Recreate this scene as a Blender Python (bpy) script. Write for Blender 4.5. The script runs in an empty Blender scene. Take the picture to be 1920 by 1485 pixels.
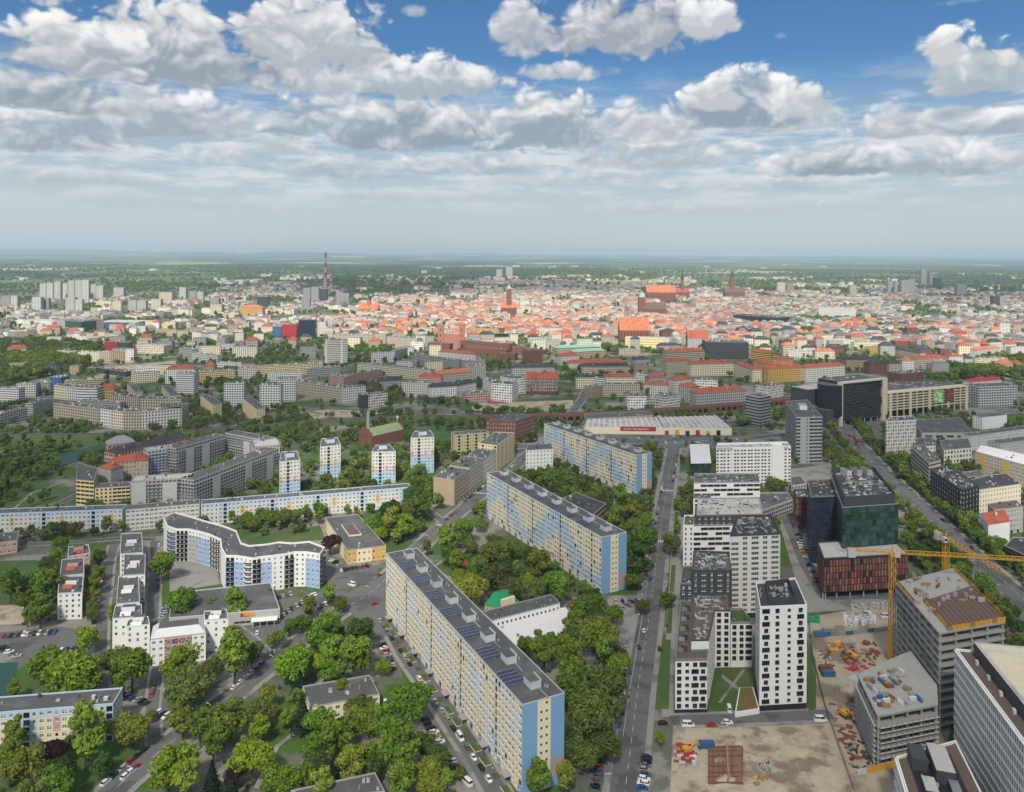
import bpy, math, random
import numpy as np
from mathutils import Vector, Matrix
random.seed(7); rng = np.random.default_rng(7)
R = math.radians
scene = bpy.context.scene
COL = bpy.data.collections.new('city')      # linked to the scene at the very end: much faster with many objects
# ------------------------------------------------------------------ camera
F = 1480.0; CX = 960.0; CY = 474.0; CAMH = 200.0; ROLL = 0.0068
cam = bpy.data.cameras.new('camera'); camo = bpy.data.objects.new('camera', cam); scene.collection.objects.link(camo)
camo.location = (0, 0, CAMH); camo.rotation_euler = Matrix.Rotation(R(90), 3, 'X').to_euler()
camo.rotation_euler = (Matrix.Rotation(R(90), 3, 'X') @ Matrix.Rotation(ROLL, 3, 'Z')).to_euler()
cam.sensor_width = 36; cam.lens = 36 * F / 1920; cam.shift_x = 0; cam.shift_y = -(742.5 - CY) / 1920
cam.clip_start = 1; cam.clip_end = 200000
scene.camera = camo
# ------------------------------------------------------------------ sun, exposure
SUN_EL, SUN_AZ = 46, -9          # degrees; azimuth measured from straight behind the camera, to the right
S = Vector((math.sin(R(SUN_AZ)) * math.cos(R(SUN_EL)), -math.cos(R(SUN_AZ)) * math.cos(R(SUN_EL)), math.sin(R(SUN_EL))))
sl = bpy.data.lights.new('sun', 'SUN'); sl.energy = 5.0; sl.angle = R(5); sl.color = (1, .93, .80)
so = bpy.data.objects.new('sun', sl); scene.collection.objects.link(so); so.rotation_euler = S.to_track_quat('Z', 'Y').to_euler(); so.location = S * 1000
vs = scene.view_settings; vs.view_transform = 'Standard'; vs.look = 'None'; vs.exposure = 0.42; vs.gamma = 1.0; vs.use_curve_mapping = False
scene.render.engine = 'CYCLES'
cy = scene.cycles; cy.use_denoising = True; cy.max_bounces = 5; cy.diffuse_bounces = 2; cy.glossy_bounces = 2; cy.transparent_max_bounces = 8
cy.volume_bounces = 1; cy.transmission_bounces = 2
cy.caustics_reflective = False; cy.caustics_refractive = False
scene.render.film_transparent = False; scene.render.use_motion_blur = False

def pix_dir(px, py):
	dx, dy = px - CX, py - CY
	return dx * math.cos(ROLL) + dy * math.sin(ROLL), -dx * math.sin(ROLL) + dy * math.cos(ROLL)
def G(px, py, z=0.0):
	"""photo pixel -> point of the place on the level plane at height z"""
	a, b = pix_dir(px, py)
	Y = (CAMH - z) * F / b
	return Vector((a * Y / F, Y, z))
def px_of(p):
	a, b = p[0] * F / p[1], (CAMH - p[2]) * F / p[1]
	return CX + a * math.cos(ROLL) - b * math.sin(ROLL), CY + a * math.sin(ROLL) + b * math.cos(ROLL)

# ------------------------------------------------------------------ world: Nishita sky with layers of cumulus by direction
world = bpy.data.worlds.new('World'); scene.world = world; world.use_nodes = True
class NT:
	def __init__(s, nt): s.nt = nt; nt.nodes.clear()
	def n(s, t, **kw):
		nd = s.nt.nodes.new(t)
		for k, v in kw.items(): setattr(nd, k, v)
		return nd
	def put(s, sock, v):
		if isinstance(v, bpy.types.NodeSocket): s.nt.links.new(v, sock)
		else: sock.default_value = v[:3] if sock.type == 'VECTOR' and hasattr(v, '__len__') else v
	def m(s, op, a, b=None, c=None, clamp=False):
		nd = s.n('ShaderNodeMath', operation=op, use_clamp=clamp); s.put(nd.inputs[0], a)
		if b is not None: s.put(nd.inputs[1], b)
		if c is not None: s.put(nd.inputs[2], c)
		return nd.outputs[0]
	def vm(s, op, a, b=None, out=0):
		nd = s.n('ShaderNodeVectorMath', operation=op); s.put(nd.inputs[0], a)
		if b is not None: s.put(nd.inputs[1], b)
		return nd.outputs[out]
	def xyz(s, x, y, z):
		nd = s.n('ShaderNodeCombineXYZ'); s.put(nd.inputs[0], x); s.put(nd.inputs[1], y); s.put(nd.inputs[2], z); return nd.outputs[0]
	def mix(s, f, a, b, mode='MIX'):
		nd = s.n('ShaderNodeMix', data_type='RGBA', blend_type=mode); s.put(nd.inputs[0], f); s.put(nd.inputs[6], a); s.put(nd.inputs[7], b); return nd.outputs[2]
	def fmix(s, f, a, b):
		nd = s.n('ShaderNodeMix', data_type='FLOAT'); s.put(nd.inputs[0], f); s.put(nd.inputs[2], a); s.put(nd.inputs[3], b); return nd.outputs[0]
	def rng(s, v, a, b, c=0., d=1., smooth=True):
		nd = s.n('ShaderNodeMapRange', interpolation_type='SMOOTHSTEP' if smooth else 'LINEAR'); s.put(nd.inputs[0], v)
		for i, q in enumerate((a, b, c, d)): s.put(nd.inputs[1 + i], q)
		return nd.outputs[0]
	def noise(s, vec, scale, detail=2, rough=.5, typ='FBM', dim='3D', dist=0., lac=2.):
		nd = s.n('ShaderNodeTexNoise', noise_dimensions=dim, noise_type=typ); s.put(nd.inputs['Vector'], vec)
		nd.inputs['Scale'].default_value = scale; nd.inputs['Detail'].default_value = detail; nd.inputs['Roughness'].default_value = rough
		nd.inputs['Lacunarity'].default_value = lac; nd.inputs['Distortion'].default_value = dist
		return nd.outputs['Fac'], nd.outputs['Color']
	def voro(s, vec, scale, detail=0, rough=.5, feature='F1', dim='3D', rnd=1.):
		nd = s.n('ShaderNodeTexVoronoi', voronoi_dimensions=dim, feature=feature); s.put(nd.inputs['Vector'], vec); nd.inputs['Scale'].default_value = scale
		if 'Detail' in nd.inputs and feature != 'DISTANCE_TO_EDGE': nd.inputs['Detail'].default_value = detail; nd.inputs['Roughness'].default_value = rough
		nd.inputs['Randomness'].default_value = rnd
		return nd
def c4(c): return (c[0], c[1], c[2], 1.0)

def build_world():
	w = NT(world.node_tree)
	out = w.n('ShaderNodeOutputWorld'); bg = w.n('ShaderNodeBackground')
	sky = w.n('ShaderNodeTexSky', sky_type='NISHITA'); sky.sun_disc = False; sky.sun_elevation = R(SUN_EL); sky.sun_rotation = R(180 - SUN_AZ)
	sky.altitude = 200; sky.air_density = 1.0; sky.dust_density = 0.6; sky.ozone_density = 2.5
	geo = w.n('ShaderNodeTexCoord'); d = w.vm('NORMALIZE', geo.outputs['Generated'])
	sp = w.n('ShaderNodeSeparateXYZ'); w.put(sp.inputs[0], d); X, Y, Z = sp.outputs
	az = w.m('ARCTAN2', X, Y); el = w.m('ARCSINE', Z)
	# angular space seen around the camera: clouds flatten with distance, i.e. towards the horizon
	P = w.xyz(az, w.m('MULTIPLY', el, 1.35), 0.0)
	wn, wc = w.noise(P, 11, 3, .55, dim='2D')
	warp = w.vm('SCALE', w.vm('SUBTRACT', wc, (.5, .5, .5))); warp.node.inputs['Scale'].default_value = .075
	Q = w.vm('ADD', P, warp)
	v1 = w.voro(Q, 17, 2.0, .62, dim='2D').outputs['Distance']
	v2 = w.voro(w.vm('ADD', Q, (-.004, .011, 0)), 17, 1.0, .62, dim='2D').outputs['Distance']
	fb, _ = w.noise(P, 24, 5, .62, dim='2D')
	puff = w.m('SUBTRACT', .52, v1)                             # rounded lobes
	lit = w.m('MULTIPLY', w.m('SUBTRACT', v2, v1), 1.7)         # lobe side turned up to the sun
	det = w.m('ADD', w.m('MULTIPLY', puff, .85), w.m('MULTIPLY', w.m('SUBTRACT', fb, .5), 1.15))
	# clear sky, paler towards the horizon
	skyc = w.mix(1.0, sky.outputs[0], (SKYMUL[0], SKYMUL[1], SKYMUL[2], 1), 'MULTIPLY')
	hz = w.rng(el, .0, .25, 1.0, 0.0)
	col = w.mix(w.m('MULTIPLY', hz, .96), skyc, c4(HAZE_SKY))
	# thin streaks low over the horizon and the distant cloud field, everywhere round the sky
	inv = w.m('DIVIDE', 1.0, w.m('MAXIMUM', w.m('ADD', Z, .03), .03))
	PL = w.xyz(w.m('MULTIPLY', X, inv), w.m('MULTIPLY', Y, inv), 0.0)
	n1, _ = w.noise(PL, .36, 4, .55, dim='2D'); n1b, _ = w.noise(w.vm('ADD', PL, (.05, -.2, 0)), .36, 2, .55, dim='2D')
	fa = w.m('MULTIPLY', w.rng(n1, .44, .66), w.rng(el, .03, .12))
	fs = w.m('ADD', .62, w.m('MULTIPLY', w.m('SUBTRACT', n1, n1b), 1.6), clamp=True)
	# the field of cumulus overhead and behind goes on like the one in view
	fcol = w.mix(fs, c4((.40, .46, .53)), c4((.86, .86, .85)))
	def finish(c):
		c = w.mix(w.rng(el, .0, .10, .92, 0.0), c, c4(HAZE_SKY))
		return w.mix(w.rng(el, -.03, -.004, 1.0, 0.0), c, c4((.25, .29, .30)))      # below the horizon
	around = finish(w.mix(fa, col, fcol))
	st, _ = w.noise(w.xyz(az, w.m('MULTIPLY', el, 5.5), 3.1), 9, 4, .6, dim='2D')
	band = w.m('MULTIPLY', w.rng(el, .028, .09), w.rng(el, .13, .24, 1.0, 0.0))
	col = w.mix(w.m('MULTIPLY', w.m('MULTIPLY', w.rng(st, .40, .66), band), .85), col, c4((.72, .745, .76)))
	col = w.mix(w.m('MULTIPLY', w.m('MULTIPLY', w.rng(st, .52, .30), band), .30), col, c4((.42, .50, .58)))
	P3 = w.xyz(az, el, el); det1 = w.m('ADD', det, 1.12)
	fb2, _ = w.noise(w.vm('ADD', P, (3.3, 1.7, 0)), 15, 4, .6, dim='2D')
	shade = w.m('ADD', w.m('MULTIPLY', puff, .30), w.m('ADD', w.m('MULTIPLY', w.m('SUBTRACT', fb2, .5), 1.1), w.m('MULTIPLY', lit, .45)))
	shade = w.m('MULTIPLY_ADD', w.m('SUBTRACT', fb, .5), .65, shade)
	for (px, py, a, up, dn, top, base, den) in CLOUDS:
		# centre of the cloud's base, half width, height above and below that base (photo pixels turned into angles)
		dx, dy = pix_dir(px, py)
		u0 = math.atan(dx / F); k = math.cos(u0); v0 = math.atan(-dy / F * k)
		a, up, dn = a / F * k * k, up / F * k, dn / F * k
		nd = w.n('ShaderNodeVectorMath', operation='MULTIPLY_ADD'); w.put(nd.inputs[0], P3)
		nd.inputs[1].default_value = (1 / a, 1 / up, -1 / dn); nd.inputs[2].default_value = (-u0 / a, -v0 / up, v0 / dn)
		mx = w.vm('MAXIMUM', nd.outputs[0], (-1e4, 0, 0))
		D = w.m('SUBTRACT', det1, w.vm('DOT_PRODUCT', mx, mx, 'Value'))
		al = w.rng(D, -.08, .10 + den * 2.1)
		hh = w.m('MULTIPLY_ADD', el, .72 / up, .26 - v0 * .72 / up)
		br = w.rng(w.m('ADD', w.m('MULTIPLY_ADD', D, -.16, hh), shade), -.32, 1.1)
		col = w.mix(al, col, w.mix(br, c4([x * .84 for x in base]), c4(top)))
	inview = finish(col)
	inside = w.m('MULTIPLY', w.m('MULTIPLY', w.rng(el, .40, .34), w.rng(el, -.012, -.002)), w.rng(w.m('ABSOLUTE', az), .80, .68))
	b2 = w.n('ShaderNodeBackground'); w.put(bg.inputs[0], around); w.put(b2.inputs[0], inview); bg.inputs[1].default_value = b2.inputs[1].default_value = .81
	ms = w.n('ShaderNodeMixShader'); w.put(ms.inputs[0], inside); w.nt.links.new(bg.outputs[0], ms.inputs[1]); w.nt.links.new(b2.outputs[0], ms.inputs[2])
	w.nt.links.new(ms.outputs[0], out.inputs[0])
HAZE_SKY = (.545, .595, .60)
HAZE_DENSITY = 5.0e-5
SKYMUL = (.040, .066, .082)
_W, _g, _d = (.93, .93, .92), (.50, .545, .60), (.34, .41, .49)
CLOUDS = [ # far layers first
 (1300, 395, 260, 22, 12, (.76,.77,.76), (.56,.62,.67), .5), (330, 385, 380, 20, 12, (.72,.74,.74), (.53,.60,.65), .5), (820, 372, 300, 22, 10, (.72,.74,.75), (.54,.61,.66), .5),
 (1700, 385, 300, 20, 12, (.72,.74,.75), (.55,.62,.66), .5), (130, 335, 260, 34, 16, (.74,.75,.76), (.50,.57,.63), .5), (1070, 345, 300, 42, 16, (.78,.79,.78), (.54,.60,.66), .5), (1430, 352, 230, 30, 14, (.80,.80,.80), (.50,.57,.64), .4),
 (640, 325, 230, 40, 16, (.78,.79,.79), (.42,.50,.58), .4), (880, 320, 200, 46, 12, (.82,.82,.81), (.46,.53,.61), .35), (1230, 300, 220, 60, 22, (.86,.86,.85), (.48,.55,.62), .3),
 (400, 290, 110, 30, 20, (.82,.83,.83), (.60,.65,.70), .5), (540, 285, 110, 36, 10, (.84,.84,.83), (.52,.59,.65), .4),
 (1600, 312, 210, 62, 22, _W, _d, .2), (1800, 310, 200, 74, 26, _W, (.44,.51,.58), .2), (1450, 240, 150, 40, 10, (.84,.84,.84), _g, .4),
 (1880, 240, 190, 44, 14, _W, (.42,.50,.58), .25), (1690, 250, 90, 60, 16, _W, _g, .25), (1200, 250, 130, 66, 20, (.84,.85,.85), _g, .25),
 (60, 255, 260, 60, 34, _W, (.40,.47,.55), .2), (300, 240, 175, 96, 26, _W, (.41,.48,.56), .16), (430, 225, 70, 46, 30, (.88,.88,.88), (.52,.58,.64), .3),
 (820, 255, 330, 96, 32, _W, (.33,.41,.50), .16), (1020, 250, 150, 96, 40, _W, (.36,.44,.53), .16), (620, 225, 120, 70, 34, _W, (.38,.46,.55), .2),
 (1400, 222, 170, 100, 24, _W, (.33,.41,.51), .12), (1500, 200, 90, 44, 22, _W, (.55,.60,.65), .16), (1350, 190, 75, 52, 24, _W, (.60,.64,.68), .16),
 (780, 165, 190, 70, 26, _W, (.46,.53,.60), .14), (600, 160, 78, 66, 24, _W, (.48,.54,.61), .14), (1060, 138, 95, 24, 16, (.80,.82,.84), (.55,.60,.66), .3),
 (100, 190, 200, 80, 22, (.86,.86,.86), (.34,.41,.48), .2), (330, 120, 330, 130, 44, _W, (.35,.41,.48), .12), (590, 80, 170, 110, 60, (.90,.90,.90), (.50,.55,.60), .14), (140, 110, 180, 90, 40, _W, (.44,.49,.55), .14),
 (1180, 60, 200, 90, 50, (.88,.88,.89), (.40,.45,.52), .14), (1330, 50, 80, 50, 34, (.92,.92,.92), (.60,.63,.68), .14), (985, 70, 76, 76, 40, (.80,.81,.83), (.46,.50,.57), .2),
 (1840, 140, 130, 90, 44, _W, (.47,.54,.60), .12), (1760, 92, 60, 42, 34, _W, (.66,.69,.72), .14), (1790, 210, 60, 16, 20, (.50,.56,.63), (.40,.48,.57), .5), (775, 22, 28, 14, 12, (.80,.82,.85), (.62,.67,.74), .8), (1462, 68, 20, 9, 7, (.8,.82,.85), (.62,.67,.74), .8), (1800, 2, 60, 8, 8, (.7,.75,.8), (.55,.63,.72), .9),
]
build_world()
world.cycles.sampling_method = 'NONE'
# ------------------------------------------------------------------ materials
MATS = {}
def mat(name, col=(.5, .5, .5), rough=.85, var=.14, scale=.35, metal=0., spec=.3, rand=0., fine=.08, col2=None, c2s=.1, c2t=(.5, .62), bump=0., streak=0.):
	"""Principled material: base colour with large and fine mottling; col2 is a second real colour in patches"""
	if name in MATS: return MATS[name]
	m = bpy.data.materials.new(name); m.use_nodes = True; w = NT(m.node_tree); MATS[name] = m
	out = w.n('ShaderNodeOutputMaterial'); b = w.n('ShaderNodeBsdfPrincipled'); w.nt.links.new(b.outputs[0], out.inputs[0])
	tc = w.n('ShaderNodeTexCoord'); v = tc.outputs['Object']
	base = c4(col)
	if col2 is not None:
		n0, _ = w.noise(v, c2s, 5, .6); base = w.mix(w.rng(n0, c2t[0], c2t[1]), base, c4(col2))
	n1, _ = w.noise(v, scale, 4, .6)
	f = w.m('MULTIPLY_ADD', n1, 2 * var, 1 - var)
	if streak:
		n3, _ = w.noise(w.vm('MULTIPLY', v, (1, 1, .08)), 1.6, 3, .6); f = w.m('MULTIPLY', f, w.m('MULTIPLY_ADD', n3, 2 * streak, 1 - streak))
	if fine:
		n2, _ = w.noise(v, scale * 9, 2, .6); f = w.m('MULTIPLY', f, w.m('MULTIPLY_ADD', n2, 2 * fine, 1 - fine))
	if rand:
		oi = w.n('ShaderNodeObjectInfo'); f = w.m('MULTIPLY', f, w.m('MULTIPLY_ADD', oi.outputs['Random'], 2 * rand, 1 - rand))
	nd = w.vm('SCALE', base); w.put(nd.node.inputs['Scale'], f)
	w.put(b.inputs['Base Color'], nd); b.inputs['Roughness'].default_value = rough; b.inputs['Metallic'].default_value = metal
	b.inputs['Specular IOR Level'].default_value = spec
	if bump:
		n4, _ = w.noise(v, scale * 6, 4, .6); bp = w.n('ShaderNodeBump'); bp.inputs['Strength'].default_value = bump; bp.inputs['Distance'].default_value = .3
		w.put(bp.inputs['Height'], n4); w.nt.links.new(bp.outputs[0], b.inputs['Normal'])
	return m
def glass_mat(name, lo, hi, rough=.12, curtain=None, pcur=.2):
	"""window glass seen from outside: dark room, sky reflection, some panes with pale curtains behind"""
	if name in MATS: return MATS[name]
	m = bpy.data.materials.new(name); m.use_nodes = True; w = NT(m.node_tree); MATS[name] = m
	out = w.n('ShaderNodeOutputMaterial'); b = w.n('ShaderNodeBsdfPrincipled'); w.nt.links.new(b.outputs[0], out.inputs[0])
	oi = w.n('ShaderNodeObjectInfo'); tc = w.n('ShaderNodeTexCoord'); geo = w.n('ShaderNodeNewGeometry')
	n, _ = w.noise(tc.outputs['Object'], .9, 1); r = w.m('FRACT', w.m('ADD', w.m('ADD', oi.outputs['Random'], geo.outputs['Random Per Island']), w.m('MULTIPLY', n, .35)))
	c = w.mix(r, c4(lo), c4(hi))
	if curtain: c = w.mix(w.m('GREATER_THAN', w.m('FRACT', w.m('MULTIPLY', r, 7.31)), 1 - pcur), c, c4(curtain))
	w.put(b.inputs['Base Color'], c); b.inputs['Roughness'].default_value = rough; b.inputs['Specular IOR Level'].default_value = .45
	return m
# ------------------------------------------------------------------ mesh helpers
class MB:
	def __init__(s, org=(0, 0, 0)): s.v = []; s.f = []; s.m = []; s.o = Vector(org)
	def quad(s, a, b, c, d, m=0):
		n = len(s.v); s.v += [a, b, c, d]; s.f.append((n, n + 1, n + 2, n + 3)); s.m.append(m)
	def poly(s, pts, m=0):
		n = len(s.v); s.v += pts; s.f.append(tuple(range(n, n + len(pts)))); s.m.append(m)
	def box(s, x0, x1, y0, y1, z0, z1, m=0, mt=None, bottom=False):
		P = [(x0, y0), (x1, y0), (x1, y1), (x0, y1)]; s.prism(P, z0, z1, m, mt, bottom)
	def prism(s, P, z0, z1, m=0, mt=None, bottom=False, top=True):
		k = len(P); n = len(s.v)
		s.v += [(p[0], p[1], z0) for p in P] + [(p[0], p[1], z1) for p in P]
		for i in range(k):
			j = (i + 1) % k; s.f.append((n + i, n + j, n + k + j, n + k + i)); s.m.append(m)
		if top: s.f.append(tuple(n + k + i for i in range(k))); s.m.append(m if mt is None else mt)
		if bottom: s.f.append(tuple(n + k - 1 - i for i in range(k))); s.m.append(m)
	def obox(s, c, ang, lx, ly, z0, z1, m=0, mt=None, bottom=False):
		ca, sa = math.cos(ang), math.sin(ang)
		s.prism([(c[0] + ca * x - sa * y, c[1] + sa * x + ca * y) for x, y in ((-lx / 2, -ly / 2), (lx / 2, -ly / 2), (lx / 2, ly / 2), (-lx / 2, ly / 2))], z0, z1, m, mt, bottom)
	def beam(s, a, b, r, m=0, r2=None):
		a, b = Vector(a), Vector(b); d = (b - a).normalized(); r2 = r if r2 is None else r2
		u = d.cross(Vector((0, 0, 1)) if abs(d.z) < .95 else Vector((1, 0, 0))).normalized(); w = d.cross(u)
		n = len(s.v)
		for p, q in ((a, r), (b, r2)):
			for i, j in ((-1, -1), (1, -1), (1, 1), (-1, 1)): s.v.append(tuple(p + u * (i * q) + w * (j * q)))
		for i in range(4):
			j = (i + 1) % 4; s.f.append((n + i, n + j, n + 4 + j, n + 4 + i)); s.m.append(m)
		s.f += [(n + 3, n + 2, n + 1, n), (n + 4, n + 5, n + 6, n + 7)]; s.m += [m, m]
	def cyl(s, c, r, z0, z1, k=12, m=0, r2=None, mt=None, cap=True):
		r2 = r if r2 is None else r2; n = len(s.v)
		for z, q in ((z0, r), (z1, r2)):
			for i in range(k): s.v.append((c[0] + q * math.cos(6.2832 * i / k), c[1] + q * math.sin(6.2832 * i / k), z))
		for i in range(k):
			j = (i + 1) % k; s.f.append((n + i, n + j, n + k + j, n + k + i)); s.m.append(m)
		if cap: s.f.append(tuple(n + k + i for i in range(k))); s.m.append(m if mt is None else mt)
	def add(s, v, f, m, M):
		n = len(s.v); s.v += [tuple(M @ Vector(p)) for p in v]; s.f += [tuple(i + n for i in q) for q in f]; s.m += list(m)
	def mesh(s, name, mats, smooth=False):
		me = bpy.data.meshes.new(name); o = s.o
		me.from_pydata([(p[0] - o.x, p[1] - o.y, p[2] - o.z) for p in s.v] if o.length else s.v, [], s.f)
		for x in mats: me.materials.append(x)
		if len(mats) > 1: me.polygons.foreach_set('material_index', s.m)
		if smooth: me.polygons.foreach_set('use_smooth', [True] * len(s.f))
		return me
	def build(s, name, mats, parent=None, smooth=False, kind=None, label=None):
		if not s.f: return None
		if not isinstance(mats, (list, tuple)): mats = [mats]
		o = link(name, s.mesh(name, mats, smooth), parent)
		if kind: o['kind'] = kind
		if label: o['label'] = label
		return o
def link(name, data, parent=None, mw=None):
	o = bpy.data.objects.new(name, data); COL.objects.link(o)
	if parent is not None: o.parent = parent
	if mw is not None: o.matrix_local = mw
	return o
LABELS = {}
def tag(o, label, cat, group=None, kind=None):
	if LABELS.get(label): print('DUP LABEL', label)
	LABELS[label] = 1
	o['label'] = label; o['category'] = cat
	if group: o['group'] = group
	if kind: o['kind'] = kind
	return o
def thing(name, label, cat, loc=(0, 0, 0), group=None):
	o = bpy.data.objects.new(name, None); COL.objects.link(o); o.location = loc; o.empty_display_size = 1
	return tag(o, label, cat, group)
def struct(name, mb, mats, kind='structure', **kw):
	o = mb.build(name, mats, **kw); o['kind'] = kind; return o
ORD = ['', 'first', 'second', 'third', 'fourth', 'fifth', 'sixth', 'seventh', 'eighth', 'ninth', 'tenth', 'eleventh', 'twelfth', 'thirteenth', 'fourteenth', 'fifteenth', 'sixteenth', 'seventeenth', 'eighteenth', 'nineteenth', 'twentieth']
_T = ['', '', 'twenty', 'thirty', 'forty', 'fifty', 'sixty', 'seventy', 'eighty', 'ninety']; _TH = ['', '', 'twentieth', 'thirtieth', 'fortieth', 'fiftieth', 'sixtieth', 'seventieth', 'eightieth', 'ninetieth']
def ordinal(n): return ORD[n] if n <= 20 else (_TH[n // 10] if n % 10 == 0 else _T[n // 10] + '-' + ORD[n % 10])
def inside(p, poly):
	x, y = p[0], p[1]; c = False; k = len(poly); j = k - 1
	for i in range(k):
		a, b = poly[i], poly[j]
		if (a[1] > y) != (b[1] > y) and x < (b[0] - a[0]) * (y - a[1]) / (b[1] - a[1]) + a[0]: c = not c
		j = i
	return c
def area(P): return .5 * sum(P[i][0] * P[(i + 1) % len(P)][1] - P[(i + 1) % len(P)][0] * P[i][1] for i in range(len(P)))
def inset(P, d):
	"""offset a CCW outline inwards by d"""
	k = len(P); out = []
	for i in range(k):
		a, b, c = Vector(P[i - 1][:2]), Vector(P[i][:2]), Vector(P[(i + 1) % k][:2])
		e1, e2 = (b - a).normalized(), (c - b).normalized(); n1, n2 = Vector((-e1.y, e1.x)), Vector((-e2.y, e2.x))
		den = 1 + n1.dot(n2); out.append(tuple(b + (n1 + n2) * (d / max(den, .25))))
	return out
KEEP = {}        # footprints that trees and fill stay out of, by 40 m cell
def keep(P, m=0.):
	P = [(p[0], p[1]) for p in P]
	if area(P) < 0: P = P[::-1]
	if m: P = inset(P, -m)
	x0, x1, y0, y1 = min(p[0] for p in P), max(p[0] for p in P), min(p[1] for p in P), max(p[1] for p in P)
	for i in range(int((x0 - 12) // 40), int((x1 + 12) // 40) + 1):
		for j in range(int((y0 - 12) // 40), int((y1 + 12) // 40) + 1): KEEP.setdefault((i, j), []).append((x0, x1, y0, y1, P))
def blocked(x, y, r=0.):
	for k in KEEP.get((int(x // 40), int(y // 40)), ()):
		if k[0] - r < x < k[1] + r and k[2] - r < y < k[3] + r:
			if inside((x, y), k[4]): return True
			if r and any(inside((x + r * dx, y + r * dy), k[4]) for dx, dy in ((1, 0), (-1, 0), (0, 1), (0, -1))): return True
	return False
# ------------------------------------------------------------------ windows
WIN = {}
def win_data(w, h, d, st):
	"""one window set d deep in its opening: frame bars, mullions and a pane; x along the wall, y inwards, z up from the sill"""
	key = (round(w, 2), round(h, 2), round(d, 2), st)
	if key in WIN: return WIN[key]
	b = MB(); t = .11 if st[0] == 'w' else .06; y = d - .05; a = w / 2
	if st != 'pane':
		def bar(x0, x1, z0, z1): b.quad((x0, y, z0), (x1, y, z0), (x1, y, z1), (x0, y, z1), 0)
		bar(-a, a, 0, t); bar(-a, a, h - t, h); bar(-a, -a + t, t, h - t); bar(a - t, a, t, h - t)
		nm = max(0, round(w / .95) - 1)
		for i in range(nm):
			x = -a + w * (i + 1) / (nm + 1); bar(x - t * .7, x + t * .7, t, h - t)
	b.quad((-a, d, 0), (a, d, 0), (a, d, h), (-a, d, h), 1)
	b.quad((-a, -.12, -.02), (a, -.12, -.02), (a, d, .02), (-a, d, .02), 0)
	fm, gm = STY[st]
	WIN[key] = (b, b.mesh('window', [fm, gm])); return WIN[key]
def wall_matrix(a, e, u, z): # a point on the wall's foot line, e unit direction along the wall
	M = Matrix(((e[0], -e[1], 0, a[0] + e[0] * u), (e[1], e[0], 0, a[1] + e[1] * u), (0, 0, 1, z), (0, 0, 0, 1))); return M
def cell(mb, a, e, u0, u1, z0, z1, rect, d, m, mr=None):
	"""one bay of one storey: wall round an opening with reveals d deep"""
	nx, ny = -e[1], e[0]
	def P(u, z, q=0.): return (a[0] + e[0] * u + nx * q, a[1] + e[1] * u + ny * q, z)
	if rect is None: mb.quad(P(u0, z0), P(u1, z0), P(u1, z1), P(u0, z1), m); return
	a0, a1, b0, b1 = rect; mr = m if mr is None else mr
	if b0 > z0 + 1e-3: mb.quad(P(u0, z0), P(u1, z0), P(u1, b0), P(u0, b0), m)
	if z1 > b1 + 1e-3: mb.quad(P(u0, b1), P(u1, b1), P(u1, z1), P(u0, z1), m)
	if a0 > u0 + 1e-3: mb.quad(P(u0, b0), P(a0, b0), P(a0, b1), P(u0, b1), m)
	if u1 > a1 + 1e-3: mb.quad(P(a1, b0), P(u1, b0), P(u1, b1), P(a1, b1), m)
	mb.quad(P(a0, b0), P(a1, b0), P(a1, b0, d), P(a0, b0, d), mr); mb.quad(P(a0, b1, d), P(a1, b1, d), P(a1, b1), P(a0, b1), mr)
	mb.quad(P(a0, b0, d), P(a0, b1, d), P(a0, b1), P(a0, b0), mr); mb.quad(P(a1, b0), P(a1, b1), P(a1, b1, d), P(a1, b0, d), mr)
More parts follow.
